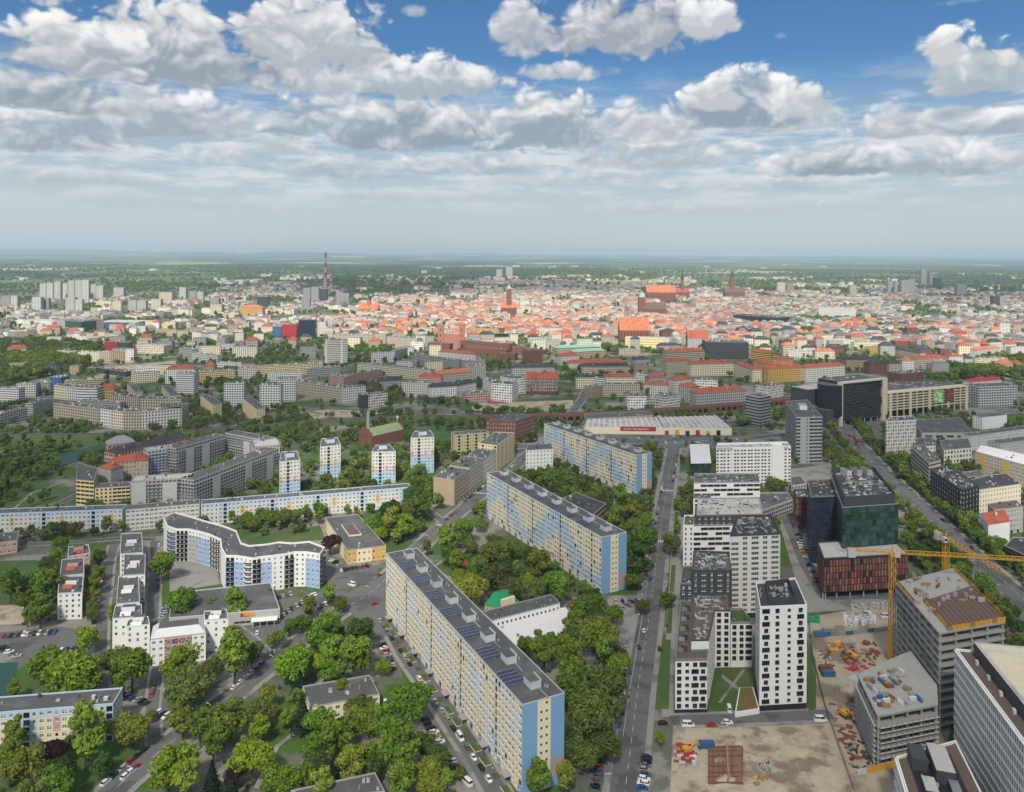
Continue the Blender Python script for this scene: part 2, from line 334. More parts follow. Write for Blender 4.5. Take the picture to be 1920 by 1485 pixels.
class Wall:
	"""collects the walls of a building and the windows to hang in their openings"""
	def __init__(s, root, org, far=False): s.b = MB(org); s.root = root; s.o = Vector(org); s.w = []; s.far = far
	def grid(s, a, b, z0, z1, bw, fh, fn, d=.22, st='white', m=0):
		"""fn(i, j, nb, nf, bay width, storey height) -> None | (window width, height, sill, material index, style, shift)"""
		a, b = Vector(a[:2]), Vector(b[:2]); L = (b - a).length
		if L < .4 or z1 - z0 < .3: return
		e = (b - a) / L
		nb = max(1, round(L / bw)); nf = max(1, round((z1 - z0) / fh)); cw = L / nb; ch = (z1 - z0) / nf
		if s.far: cell(s.b, a, e, 0, L, z0, z1, None, 0, m)
		for j in range(nf):
			for i in range(nb):
				r = fn(i, j, nb, nf, cw, ch)
				if s.far:
					if r is None or isinstance(r, int): continue
					ww, wh, sill, sh = min(r[0], cw - .12), min(r[1], ch - r[2] - .05), r[2], (r[5] if len(r) > 5 and r[5] else 0.)
					s.w.append((wall_matrix(a, e, (i + .5) * cw + sh, z0 + j * ch + sill), ww, wh, -.06, (r[4] if len(r) > 4 and r[4] else st))); continue
				if r is None or isinstance(r, int): cell(s.b, a, e, i * cw, (i + 1) * cw, z0 + j * ch, z0 + (j + 1) * ch, None, d, m if r is None else r); continue
				ww, wh, sill, mi, sty, sh = (tuple(r) + (None,) * 6)[:6]
				mi = m if mi is None else mi; sty = sty or st; sh = sh or 0.
				ww = min(ww, cw - .12); wh = min(wh, ch - sill - .05); uc = (i + .5) * cw + sh
				cell(s.b, a, e, i * cw, (i + 1) * cw, z0 + j * ch, z0 + (j + 1) * ch, (uc - ww / 2, uc + ww / 2, z0 + j * ch + sill, z0 + j * ch + sill + wh), d, mi)
				s.w.append((wall_matrix(a, e, uc, z0 + j * ch + sill), ww, wh, d, sty))
	def plain(s, a, b, z0, z1, m=0):
		a, b = Vector(a[:2]), Vector(b[:2]); L = (b - a).length; e = (b - a) / L; cell(s.b, a, e, 0, L, z0, z1, None, 0, m)
	def done(s, mats, far=False, name='wall', wname='window', limit=290):
		o = s.b.build(name, mats, s.root)
		W = sorted(s.w, key=lambda q: q[0][0][3] ** 2 + q[0][1][3] ** 2); T = Matrix.Translation(-s.o)
		if far: near, rest = [], W
		else: near, rest = W[:limit], W[limit:]
		for M, w, h, d, sty in near: link(wname, win_data(w, h, d, sty)[1], s.root, T @ M)
		by = {}
		for M, w, h, d, sty in rest: by.setdefault(sty, []).append((M, w, h, d))
		for sty, L in by.items():
			mb = MB(s.o)
			for M, w, h, d in L:
				if far: p = [M @ Vector(q) for q in ((-w / 2, d, 0), (w / 2, d, 0), (w / 2, d, h), (-w / 2, d, h))]; mb.quad(*[tuple(x) for x in p], 1)
				else: t = win_data(w, h, d, sty)[0]; mb.add(t.v, t.f, t.m, M)
			mb.build(wname + 's', [STY[sty][0], MATS['glass_far']] if far else list(STY[sty]), s.root, kind='stuff')
		return o
def facing(a, b, tol=-.12):
	m = ((a[0] + b[0]) / 2, (a[1] + b[1]) / 2); n = Vector((b[1] - a[1], -(b[0] - a[0]))).normalized(); c = Vector((-m[0], -m[1])).normalized()
	return n.dot(c) > tol
# ------------------------------------------------------------------ palette
A = lambda *c: c
mat('concrete', (.33, .32, .30), var=.15, streak=.06); mat('asphalt', (.125, .125, .125), .9, var=.18, scale=.08, fine=.12, col2=(.085, .085, .087), c2s=.05, c2t=(.52, .58))
mat('paving', (.26, .25, .235), .9, var=.15, scale=.15, col2=(.16, .155, .15), c2s=.06); mat('kerb', (.28, .27, .26), .9)
mat('marking', (.62, .62, .60), .8, col2=(.40, .40, .39), c2s=1.5)
mat('roof_grey', (.085, .088, .092), .9, var=.2, scale=.12, fine=.1, col2=(.12, .12, .12), c2s=.08); mat('roof_dark', (.045, .047, .052), .85, var=.2, scale=.12, col2=(.07, .07, .075), c2s=.1)
mat('roof_pale', (.42, .41, .39), .85, var=.14, scale=.1, col2=(.30, .295, .28), c2s=.07); mat('roof_red', (.36, .085, .045), .8, var=.28, scale=.25, fine=.2, col2=(.25, .07, .045), c2s=.12)
mat('roof_orange', (.46, .16, .08), .8, var=.25, scale=.25, fine=.2, col2=(.40, .11, .05), c2s=.12); mat('roof_brown', (.125, .088, .072), .85, var=.2)
mat('cream', (.72, .64, .47), var=.10, streak=.05); mat('ice', (.60, .64, .68), var=.08, streak=.05); mat('pale_blue', (.43, .54, .63), var=.08, streak=.05); mat('blue', (.19, .34, .52), var=.06, streak=.04)
mat('yellow_wall', (.72, .58, .30), var=.08, streak=.04); mat('orange_wall', (.60, .24, .12), var=.08); mat('white_wall', (.74, .735, .71), var=.07, streak=.05, fine=.04)
mat('off_white', (.62, .60, .55), var=.09, streak=.06); mat('grey_wall', (.38, .38, .37), var=.12, streak=.07); mat('beige', (.46, .40, .31), var=.14, streak=.08); mat('tan', (.40, .31, .21), var=.16, streak=.09)
mat('dark_wall', (.055, .057, .062), .7, var=.15); mat('black_wall', (.022, .023, .026), .5, var=.15); mat('brick', (.19, .075, .055), var=.22, scale=.5, fine=.2, streak=.06); mat('pink', (.56, .33, .26), var=.1, streak=.05)
mat('tower_blue', (.33, .50, .66), var=.08); mat('sky_wall', (.30, .42, .62), var=.07); mat('ochre', (.58, .36, .10), var=.1); mat('olive', (.44, .42, .22), var=.1, streak=.05)
mat('frame_white', (.72, .72, .71), .5, var=.03, fine=0); mat('frame_dark', (.05, .05, .055), .5, var=.05, fine=0); mat('frame_brown', (.13, .07, .04), .6, var=.1, fine=0)
mat('metal_grey', (.32, .33, .34), .45, metal=.4, var=.12, rand=.25); mat('metal_white', (.50, .51, .52), .5, var=.1, rand=.15); mat('solar', (.016, .028, .075), .18, spec=.6, var=.15, fine=0, rand=.15)
mat('steel_dark', (.06, .06, .065), .5, var=.1); mat('crane', (.60, .30, .025), .5, var=.1); mat('wood', (.30, .18, .08), .85, var=.25); mat('rust', (.20, .065, .035), .85, var=.3); mat('container_blue', (.04, .12, .26), .6, var=.15, rand=.2)
mat('dirt', (.38, .31, .225), .95, var=.22, scale=.06, fine=.12, col2=(.20, .165, .125), c2s=.035, bump=.4); mat('sand', (.41, .345, .255), .95, var=.3, scale=.16, col2=(.22, .165, .115), c2s=.07, c2t=(.47, .60), fine=.2, bump=.5)
mat('lawn', (.062, .108, .026), .95, var=.25, scale=.05, fine=.22, col2=(.085, .115, .035), c2s=.025); mat('green_sheet', (.02, .26, .12), .6, var=.1); mat('white_sheet', (.66, .64, .65), .7, var=.08, scale=.1)
mat('court', (.02, .075, .065), .8, var=.1); mat('red_court', (.28, .06, .045), .8, var=.1); mat('copper', (.22, .40, .30), .7, var=.15); mat('scaffold', (.46, .45, .44), .8, var=.2, scale=.8, streak=.12)
mat('gravel', (.36, .35, .33), .95, var=.2, scale=.4, fine=.2); mat('ballast', (.13, .115, .10), .95, var=.2); mat('net_green', (.03, .20, .14), .8, var=.15); mat('red_paint', (.42, .03, .03), .5, var=.05)
glass_mat('glass', (.015, .02, .025), (.11, .13, .15), .1, (.46, .45, .42), .34); glass_mat('glass_dark', (.006, .008, .01), (.03, .036, .042), .08); glass_mat('glass_far', (.012, .016, .02), (.055, .06, .07), .2)
glass_mat('glass_green', (.008, .028, .024), (.045, .10, .085), .06); glass_mat('glass_blue', (.010, .020, .035), (.03, .05, .08), .06)
STY = {'white': (MATS['frame_white'], MATS['glass']), 'dark': (MATS['frame_dark'], MATS['glass_dark']), 'brown': (MATS['frame_brown'], MATS['glass']), 'pane': (MATS['frame_dark'], MATS['glass_far']),
       'green': (MATS['frame_dark'], MATS['glass_green']), 'blue': (MATS['frame_dark'], MATS['glass_blue']), 'wdark': (MATS['frame_white'], MATS['glass_dark'])}
mm = lambda s: [MATS[x] for x in (s.split() if isinstance(s, str) else s)]
# ------------------------------------------------------------------ roofs
def flat_roof(root, fp, z, org, mroof='roof_grey', mpar='concrete', par=.5, t=.35):
	fp = [(p[0], p[1]) for p in fp]; inn = inset(fp, t); b = MB(org); k = len(fp)
	for i in range(k):
		j = (i + 1) % k
		b.quad((*fp[i], z + par), (*fp[j], z + par), (*inn[j], z + par), (*inn[i], z + par)); b.quad((*inn[i], z), (*inn[i], z + par), (*inn[j], z + par), (*inn[j], z))
		b.quad((*fp[i], z), (*fp[j], z), (*fp[j], z + par), (*fp[i], z + par))
	b.build('parapet', MATS[mpar], root)
	r = MB(org); r.poly([(*p, z) for p in inn]); return r.build('roof', MATS[mroof], root)
def roof_units(root, fp, z, org, n, names=('roof_vent', 'chimney', 'skylight'), sz=(.5, 1.6), hz=(.4, 1.5), mats=('metal_grey', 'metal_white', 'roof_pale', 'dark_wall'), ang=None, seed=None):
	r = random.Random(seed if seed is not None else int(abs(fp[0][0]) * 7 + abs(fp[0][1])))
	if ang is None: ang = math.atan2(fp[1][1] - fp[0][1], fp[1][0] - fp[0][0])
	x0, x1, y0, y1 = min(p[0] for p in fp), max(p[0] for p in fp), min(p[1] for p in fp), max(p[1] for p in fp)
	inn = inset(fp, 1.2); c = 0
	for _ in range(n * 12):
		if c >= n: break
		p = (r.uniform(x0, x1), r.uniform(y0, y1))
		if not inside(p, inn): continue
		c += 1; nm = r.choice(names); b = MB(org); lx, ly, h = r.uniform(*sz), r.uniform(*sz), r.uniform(*hz); m = MATS[r.choice(mats)]
		if nm == 'air_duct': lx, ly, h = sz[1] * r.uniform(1, 2.2), .5, .5; b.obox(p, ang + (0 if r.random() < .6 else 1.5708), lx, ly, z + .25, z + .25 + h, bottom=True); b.build(nm, m, root); continue
		b.obox(p, ang, lx, ly, z, z + h, 0)
		if nm == 'chimney': b.obox(p, ang, lx * 1.15, ly * 1.15, z + h, z + h + .12)
		elif nm == 'skylight': b.obox(p, ang, lx * .7, ly * .7, z + h, z + h + .25, 1)
		else: b.obox(p, ang, lx * .5, ly * .5, z + h, z + h + .35)
		b.build(nm, [m, MATS['glass']], root)
def pitched_roof(root, fp4, z, rise, org, m='roof_red', hip=True, over=.4, wallm='beige'):
	"""hip or gable roof over a four-sided footprint"""
	P = [Vector(p[:2]) for p in inset([p[:2] for p in fp4], -over)]
	if (P[1] - P[0]).length < (P[2] - P[1]).length: P = P[1:] + P[:1]
	L, Wd = (P[1] - P[0]).length, (P[2] - P[1]).length; a, b_ = (P[0] + P[3]) / 2, (P[1] + P[2]) / 2; e = (b_ - a).normalized()
	q = min(Wd / 2, L * .42) if hip else 0.; r0, r1 = a + e * q, b_ - e * q; b = MB(org); T = z + rise
	v = lambda p, zz: (p.x, p.y, zz)
	b.quad(v(P[0], z), v(P[1], z), v(r1, T), v(r0, T)); b.quad(v(P[2], z), v(P[3], z), v(r0, T), v(r1, T))
	mi = 0 if hip else 1
	b.poly([v(P[1], z), v(P[2], z), v(r1, T)], mi); b.poly([v(P[3], z), v(P[0], z), v(r0, T)], mi)
	b.poly([v(p, z - .02) for p in reversed(P)], 0)
	return b.build('roof', [MATS[m], MATS[wallm]], root)
def rect_of(p1, p2, depth, z):
	"""footprint from two roof-line pixels (left and right end of the front eave) at height z and a depth in metres away from the camera"""
	a, b = G(p1[0], p1[1], z), G(p2[0], p2[1], z); e = Vector((b.x - a.x, b.y - a.y)).normalized(); n = Vector((-e.y, e.x))
	return [(a.x, a.y), (b.x, b.y), (b.x + n.x * depth, b.y + n.y * depth), (a.x + n.x * depth, a.y + n.y * depth)]
def plain_fn(ww=1.5, wh=1.5, sill=.9, st=None, skip=0., seed=1, gf=None):
	r = random.Random(seed)
	def f(i, j, nb, nf, cw, ch):
		if skip and r.random() < skip: return None
		if j == 0 and gf is not None: return gf
		return (ww, wh, sill, None, st, 0)
	return f
def block(name, label, cat, fp, h, wall='beige', roof='flat', mroof='roof_grey', bw=3., fh=3., fn=None, st='white', far=True, rise=4., units=6, par=.5, group=None, d=.2, z0=0., fns=None, mats=None, hip=True, mpar='concrete', unit_kw=None, trim=None):
	"""a building: walls with window openings towards the camera, roof and roof pieces"""
	fp = [(p[0], p[1]) for p in fp]
	if area(fp) < 0: fp = fp[::-1]
	k = len(fp); org = (sum(p[0] for p in fp) / k, sum(p[1] for p in fp) / k, z0)
	root = thing(name, label, cat, org, group); W = Wall(root, org, far); keep(fp, 1.0)
	for i in range(k):
		a, b = fp[i], fp[(i + 1) % k]
		f = (fns or {}).get(i, fn or plain_fn())
		if facing(a, b) and f != 0: W.grid(a, b, z0, z0 + h, bw, fh, f, d, st)
		else: W.plain(a, b, z0, z0 + h)
	W.done(mm(mats or wall), far)
	if trim:   # plinth or cornice line round the walls
		b = MB(org); o = inset(fp, -.18); b.prism(o, z0 + h - .5, z0 + h - .02, 0, bottom=True); b.build('cornice', MATS[trim], root)
	if roof == 'flat': flat_roof(root, fp, z0 + h, org, mroof, mpar, par)
	elif roof == 'pitched' and k == 4: pitched_roof(root, fp, z0 + h, rise, org, mroof, hip, .5, (wall if isinstance(wall, str) else wall[0]).split()[0])
	if units and roof == 'flat': roof_units(root, fp, z0 + h, org, units, **(unit_kw or {}))
	elif units:
		r = random.Random(int(abs(fp[0][0]) * 5 + fp[0][1])); c = Vector(org[:2])
		for _ in range(units):
			t, u = r.uniform(.15, .85), r.uniform(.25, .75); p = Vector(fp[0]).lerp(Vector(fp[1]), t).lerp(Vector(fp[3 % k]).lerp(Vector(fp[2]), t), u)
			b = MB(org); zz = z0 + h + rise * (1 - abs(u - .5) * 2); b.obox(p, math.atan2(fp[1][1] - fp[0][1], fp[1][0] - fp[0][0]), .7, 1.1, zz - 1.2, zz + 1.0); b.build('chimney', MATS['brick' if r.random() < .4 else 'off_white'], root)
	return root, org, fp
# ------------------------------------------------------------------ ground, streets, lots
def ground_mat():
	m = bpy.data.materials.new('land'); m.use_nodes = True; w = NT(m.node_tree); out = w.n('ShaderNodeOutputMaterial'); b = w.n('ShaderNodeBsdfPrincipled'); w.nt.links.new(b.outputs[0], out.inputs[0])
	tc = w.n('ShaderNodeTexCoord'); v = tc.outputs['Object']; sp = w.n('ShaderNodeSeparateXYZ'); w.put(sp.inputs[0], v); Y = sp.outputs[1]
	n1, _ = w.noise(v, .018, 5, .62, dim='2D'); n2, _ = w.noise(v, .5, 3, .6, dim='2D')
	near = w.mix(w.rng(n1, .42, .52), c4((.06, .115, .024)), c4((.13, .135, .11)))
	near = w.mix(w.rng(n1, .54, .60), near, c4((.24, .225, .20)))
	# country: fields and woods in parcels stretched along the plain
	vec = w.vm('MULTIPLY', v, (1 / 900, 1 / 1500, 0)); wv, wc = w.noise(vec, 1.2, 2, dim='2D')
	f = w.voro(w.vm('ADD', vec, w.vm('MULTIPLY', wc, (.5, .5, 0))), 1.0, dim='2D'); cs = w.n('ShaderNodeSeparateColor'); w.put(cs.inputs[0], f.outputs['Color']); r = cs.outputs[0]
	nw, _ = w.noise(v, 1 / 3200, 5, .6, dim='2D')
	land = w.mix(w.rng(r, .15, .5), c4((.06, .105, .032)), c4((.11, .15, .05))); land = w.mix(w.rng(r, .84, .88), land, c4((.33, .29, .17))); land = w.mix(w.rng(r, .95, .97), land, c4((.42, .38, .14)))
	land = w.mix(w.rng(nw, .47, .51), land, c4((.026, .055, .026)))
	col = w.mix(w.rng(Y, 3800, 6500), near, land); sc = w.vm('SCALE', col); w.put(sc.node.inputs['Scale'], w.m('MULTIPLY_ADD', n2, .5, .75)); w.put(b.inputs['Base Color'], sc); b.inputs['Roughness'].default_value = .95; b.inputs['Specular IOR Level'].default_value = .1
	MATS['land'] = m
ground_mat()
b = MB(); xs = [-60000, -20000, -6000, -2000, 0, 2000, 6000, 20000, 60000]; ys = [-3000, 0, 300, 800, 2000, 6000, 15000, 45000]
for i in range(len(xs) - 1):
	for j in range(len(ys) - 1): b.quad((xs[i], ys[j], 0), (xs[i + 1], ys[j], 0), (xs[i + 1], ys[j + 1], 0), (xs[i], ys[j + 1], 0))
struct('ground', b, MATS['land'])
# low hills along the horizon
b = MB(); r = random.Random(5); nx = 90
def ridge(Y, h0, dY, seed):
	q = random.Random(seed); ph = [q.uniform(0, 6) for _ in range(6)]; row = []
	for i in range(nx + 1):
		x = -42000 + 84000 * i / nx; t = i / nx; e = max(0, 1.05 - 1.05 * t) ** .8 + .25; z = h0 * e * (.55 + .2 * math.sin(t * 9 + ph[0]) + .15 * math.sin(t * 23 + ph[1]) + .1 * math.sin(t * 51 + ph[2])); row.append((x, Y + dY * math.sin(t * 7 + ph[3]), max(2, z)))
	return row
for Y, h0, s in ((26000, 120, 1), (34000, 230, 2), (42000, 300, 3)):
	row = ridge(Y, h0, 900, s)
	for p, q in zip(row, row[1:]): b.quad((p[0], p[1] - 5200, -1), (q[0], q[1] - 5200, -1), q, p); b.quad(p, q, (q[0], q[1] + 3200, -1), (p[0], p[1] + 3200, -1))
struct('hills', b, MATS['land'], smooth=True)
ROADS = []; ZL = [0.03]
def dense(W, step=4.):
	out = [W[0]]
	for a, c in zip(W, W[1:]):
		k = max(1, int((c - a).length / step)); out += [a.lerp(c, (i + 1) / k) for i in range(k)]
	return out
def road(name, pts, w, side=2.6, m='asphalt', world=False, block_trees=True):
	W = dense([Vector(p) if world else Vector(xy_(G(*p))) for p in pts]); N = []
	for i in range(len(W)): d = (W[min(i + 1, len(W) - 1)] - W[max(i - 1, 0)]).normalized(); N.append(Vector((-d.y, d.x)))
	ZL[0] += .004; z = ZL[0]; b = MB()
	for i in range(len(W) - 1): b.quad((*(W[i] - N[i] * w / 2), z), (*(W[i + 1] - N[i + 1] * w / 2), z), (*(W[i + 1] + N[i + 1] * w / 2), z), (*(W[i] + N[i] * w / 2), z))
	o = struct(name, b, MATS[m]); ROADS.append((W, N, w, side));
	if block_trees:
		for i in range(0, len(W) - 1, 3): j = min(i + 3, len(W) - 1); keep([tuple(W[i] - N[i] * (w / 2 + 1)), tuple(W[j] - N[j] * (w / 2 + 1)), tuple(W[j] + N[j] * (w / 2 + 1)), tuple(W[i] + N[i] * (w / 2 + 1))])
	return W, N, z
def xy_(p): return (p[0], p[1])
def lot(name, pts, m='asphalt', kind='structure', z=None, trees=True):
	P = [xy_(G(*p)) for p in pts]; P = P if area(P) > 0 else P[::-1]; ZL[0] += .004; b = MB(); b.poly([(*p, z or ZL[0]) for p in P]); o = struct(name, b, MATS[m], kind)
	if trees: keep(P)
	return P
def rough(name, pts, m, k, amp, seed):
	"""churned ground: a grid with humps, ruts and a few mounds"""
	A_, B_, C_, D_ = [Vector(xy_(G(*p))) for p in pts]; q = random.Random(seed); md = [(q.uniform(.1, .9), q.uniform(.1, .9), q.uniform(.03, .09), q.uniform(.5, 1.9)) for _ in range(9)]; b = MB()
	for j in range(k + 1):
		for i in range(k + 1):
			u, v = i / k, j / k; p = A_.lerp(B_, u).lerp(D_.lerp(C_, u), v); e = min(u, 1 - u, v, 1 - v); z = .05 + min(1, e * 14) * (amp * .5 * (1 + .5 * math.sin(p.x * .55 + 1.7 * math.sin(p.y * .31)) + .5 * math.sin(p.y * .8 + p.x * .2)) * q.uniform(.6, 1) * .6 + sum(h_ * max(0, 1 - ((u - a) ** 2 + (v - c) ** 2) / s ** 2) ** 2 for a, c, s, h_ in md)); b.v.append((p.x, p.y, z))
	for j in range(k):
		for i in range(k): n = j * (k + 1) + i; b.f.append((n, n + 1, n + k + 2, n + k + 1)); b.m.append(0)
	struct(name, b, MATS[m], smooth=True); keep([A_, B_, C_, D_])
# soil and lawns first (lowest sheets)
lot('building_site', [(1500, 1160), (1700, 1125), (1800, 1250), (1760, 1500), (1255, 1520), (1262, 1362), (1530, 1352), (1530, 1240)], 'dirt'); rough('dirt_lot', [(1257, 1515), (1604, 1500), (1543, 1360), (1263, 1367)], 'sand', 60, .55, 3); rough('excavation', [(1548, 1330), (1668, 1300), (1660, 1192), (1524, 1198)], 'dirt', 46, .7, 7)
lot('building_site', [(890, 756), (1075, 750), (1075, 765), (1000, 772), (880, 771)], 'sand'); lot('brownfield', [(575, 770), (700, 766), (720, 776), (590, 786)], 'sand'); lot('building_site', [(180, 690), (330, 676), (330, 694), (240, 706)], 'sand')
for q in ([(0, 1052), (70, 1050), (95, 1110), (20, 1150), (-40, 1150)], [(-40, 870), (60, 865), (110, 930), (50, 950), (-40, 950)], [(452, 1010), (600, 985), (610, 1012), (470, 1022)], [(200, 835), (75, 850), (60, 868), (200, 862)], [(800, 1062), (960, 1000), (1130, 1120), (960, 1130)], [(0, 825), (330, 818), (330, 832), (0, 845)], [(500, 815), (900, 800), (900, 808), (500, 828)], [(720, 1010), (820, 950), (815, 970), (745, 1018)], [(1230, 1190), (1256, 1190), (1243, 1330), (1222, 1330)], [(1030, 1330), (1150, 1280), (1140, 1420), (1060, 1460)]): lot('lawn', q, 'lawn', trees=False)
lot('paved_yard', [(318, 1050), (400, 1050), (415, 1095), (318, 1110)], 'paving'); lot('car_park', [(440, 1150), (530, 1145), (590, 1110), (650, 1110), (640, 1130), (560, 1190), (490, 1215), (430, 1190)], 'asphalt'); lot('car_park', [(-40, 1190), (110, 1175), (190, 1185), (180, 1235), (60, 1235), (-40, 1215)], 'asphalt')
lot('sports_court', [(-40, 1245), (34, 1242), (20, 1305), (-40, 1312)], 'court'); lot('sports_court', [(95, 858), (190, 832), (205, 846), (115, 875)], 'court'); lot('playground', [(870, 1050), (900, 1048), (900, 1062), (868, 1063)], 'red_court'); lot('sports_court', [(910, 745), (955, 742), (950, 755), (915, 757)], 'red_court')
lot('playground_sand', [(0, 1135), (45, 1135), (45, 1170), (0, 1172)], 'sand'); lot('car_park', [(600, 1062), (700, 1060), (720, 1085), (620, 1110)], 'asphalt'); lot('market_car_park', [(1095, 812), (1385, 806), (1400, 830), (1230, 836), (1120, 832)], 'asphalt'); lot('plaza', [(1462, 985), (1500, 970), (1580, 1120), (1700, 1115), (1700, 1135), (1510, 1150)], 'paving')
lot('forecourt', [(1262, 1340), (1540, 1334), (1550, 1358), (1262, 1366)], 'paving'); lot('court_garden', [(1332, 1320), (1352, 1250), (1412, 1248), (1420, 1330)], 'lawn', trees=False); lot('crossroads', [(1545, 790), (1640, 785), (1660, 830), (1600, 850), (1560, 830)], 'asphalt'); lot('hotel_forecourt', [(1480, 880), (1560, 870), (1560, 920), (1490, 925)], 'paving'); lot('small_car_park', [(1135, 1118), (1200, 1115), (1195, 1200), (1165, 1200)], 'paving')
lot('paved_strip', [(1262, 1345), (1240, 1345), (1262, 960), (1300, 950), (1280, 1100)], 'paving', trees=False)
for q in ([(1240, 1330), (1254, 1330), (1258, 1200), (1247, 1200)], [(1249, 1188), (1259, 1188), (1262, 1120), (1254, 1120)], [(1255, 1110), (1264, 1110), (1267, 1060), (1259, 1060)], [(1260, 1045), (1268, 1045), (1272, 960), (1265, 960)], [(1516, 1335), (1530, 1330), (1522, 1210), (1514, 1215)]): lot('verge', q, 'lawn', trees=False)
lot('garden_path', [(1346, 1318), (1352, 1318), (1398, 1256), (1392, 1256)], 'paving', trees=False); lot('garden_path', [(1352, 1270), (1354, 1264), (1386, 1290), (1383, 1296)], 'paving', trees=False)
lot('street_junction', [(640, 1120), (760, 1050), (790, 1065), (735, 1110), (735, 1190), (690, 1200)], 'asphalt')
RD = {}
RD['a'] = road('street', [(1165, 1560), (1172, 1485), (1195, 1300), (1218, 1150), (1237, 1000), (1253, 900), (1264, 838)], 11.5)
RD['b'] = road('street', [(150, 1540), (235, 1462), (330, 1385), (480, 1268), (610, 1165), (700, 1108), (760, 1052), (815, 1000), (880, 945), (960, 880), (1005, 838)], 10.5)
RD['c'] = road('service_road', [(728, 1165), (760, 1225), (830, 1325), (900, 1430), (945, 1510)], 8.5, 2.0); RD['d'] = road('avenue', [(1560, 770), (1600, 830), (1650, 885), (1720, 950), (1800, 1025), (1890, 1110), (1960, 1180)], 20, 3)
RD['e'] = road('avenue', [(880, 842), (1005, 836), (1264, 836), (1400, 822), (1560, 806), (1700, 790), (1920, 770)], 13, 2.5); RD['f'] = road('service_road', [(195, 1340), (186, 1250), (192, 1150), (205, 1050), (215, 1020)], 5.5, 1.6)
RD['g'] = road('service_road', [(285, 1170), (289, 1100), (292, 1050), (290, 1015)], 6, 1.5); RD['h'] = road('service_road', [(290, 1395), (285, 1330), (296, 1245)], 5, 1.2); RD['i'] = road('service_road', [(1258, 1352), (1420, 1346), (1560, 1340)], 7, 2); RD['j'] = road('service_road', [(430, 1172), (470, 1200), (505, 1235)], 6, 1.4)
RD['k'] = road('service_road', [(-40, 1025), (120, 1018), (225, 1010), (290, 1012)], 5, 1.4); RD['l'] = road('service_road', [(800, 955), (870, 1010), (960, 1065), (1060, 1120), (1150, 1160)], 5, 1.2); RD['m'] = road('street', [(440, 800), (520, 775), (590, 764), (700, 770), (900, 776)], 9, 2)
RD['n'] = road('street', [(1060, 800), (1075, 770), (1090, 750), (1100, 730)], 10, 2); RD['o'] = road('service_road', [(1475, 975), (1510, 1060), (1545, 1120), (1690, 1118)], 7, 1); RD['p'] = road('service_road', [(150, 925), (120, 940), (60, 960), (-40, 985)], 6, 1.2)
for pts in ([(815, 1062), (850, 1040), (890, 1030), (920, 1045), (960, 1035)], [(690, 1420), (640, 1395), (610, 1370)], [(720, 1345), (760, 1375), (800, 1400)], [(480, 1480), (520, 1400), (560, 1370)], [(20, 960), (60, 925), (120, 905)], [(300, 1290), (350, 1320), (380, 1330)], [(1060, 1440), (1100, 1450), (1150, 1400)], [(590, 1290), (640, 1240), (700, 1280)]): road('footpath', pts, 2.2, 0., 'paving'); ROADS.pop()
# pavements with kerbs, left out where another street crosses
def on_road(p, skip):
	for k, (W, N, w, s) in enumerate(ROADS):
		if k == skip: continue
		for i in range(0, len(W), 2):
			if (W[i] - p).length < w / 2 + 1.2: return True
	return False
for k, (W, N, w, s) in enumerate(ROADS):
	b = MB()
	for i in range(len(W) - 1):
		for sd in (-1, 1):
			c = W[i] + N[i] * (sd * (w / 2 + s / 2))
			if on_road(c, k): continue
			a0, a1, b0, b1 = W[i] + N[i] * (sd * w / 2), W[i + 1] + N[i + 1] * (sd * w / 2), W[i] + N[i] * (sd * (w / 2 + s)), W[i + 1] + N[i + 1] * (sd * (w / 2 + s)); t = .14 + .004 * (k % 4)
			q = [(*a0, t), (*a1, t), (*b1, t), (*b0, t)]; b.quad(*(q if sd < 0 else q[::-1]), 0); b.quad((*a0, 0), (*a1, 0), (*a1, t), (*a0, t), 1); b.quad((*b0, 0), (*b1, 0), (*b1, t), (*b0, t), 1)
	if b.f: struct('pavement', b, mm('paving kerb'))
# painted markings
def dashes(key, off=0., L=3., gap=5., wd=.16, t0=.0, t1=1.):
	W, N, z = RD[key]; b = MB(); acc = 0; k = 0
	for i in range(int(len(W) * t0), int((len(W) - 1) * t1)):
		if L > 50 or i % 2 == 0:
			a, c = W[i] + N[i] * off, W[i + 1] + N[i + 1] * off; n = N[i] * wd / 2; b.quad((*(a - n), z + .006), (*(c - n), z + .006), (*(c + n), z + .006), (*(a + n), z + .006))
	struct('road_marking', b, MATS['marking'])
dashes('a', 0); dashes('b', 0); dashes('d', 4.5); dashes('d', -4.5); dashes('e', 0); dashes('a', 3.6, 99, t0=.1, t1=.6)
def zebra(key, t, n=9, L=4.):
	W, N, z = RD[key]; i = int(len(W) * t); d = (W[i + 1] - W[i]).normalized(); w = ROADS[list(RD).index(key)][2]; b = MB()
	for q in range(n):
		c = W[i] + N[i] * (-w / 2 + w * (q + .5) / n); b.quad(*[(*(c + d * (L / 2 * s1) + N[i] * (w / n * .27 * s2)), z + .009) for s1, s2 in ((-1, -1), (1, -1), (1, 1), (-1, 1))])
	struct('crosswalk_marking', b, MATS['marking'])
for key, t in (('a', .50), ('a', .72), ('b', .11), ('b', .55), ('b', .70), ('b', .79), ('d', .13), ('e', .33)): zebra(key, t)
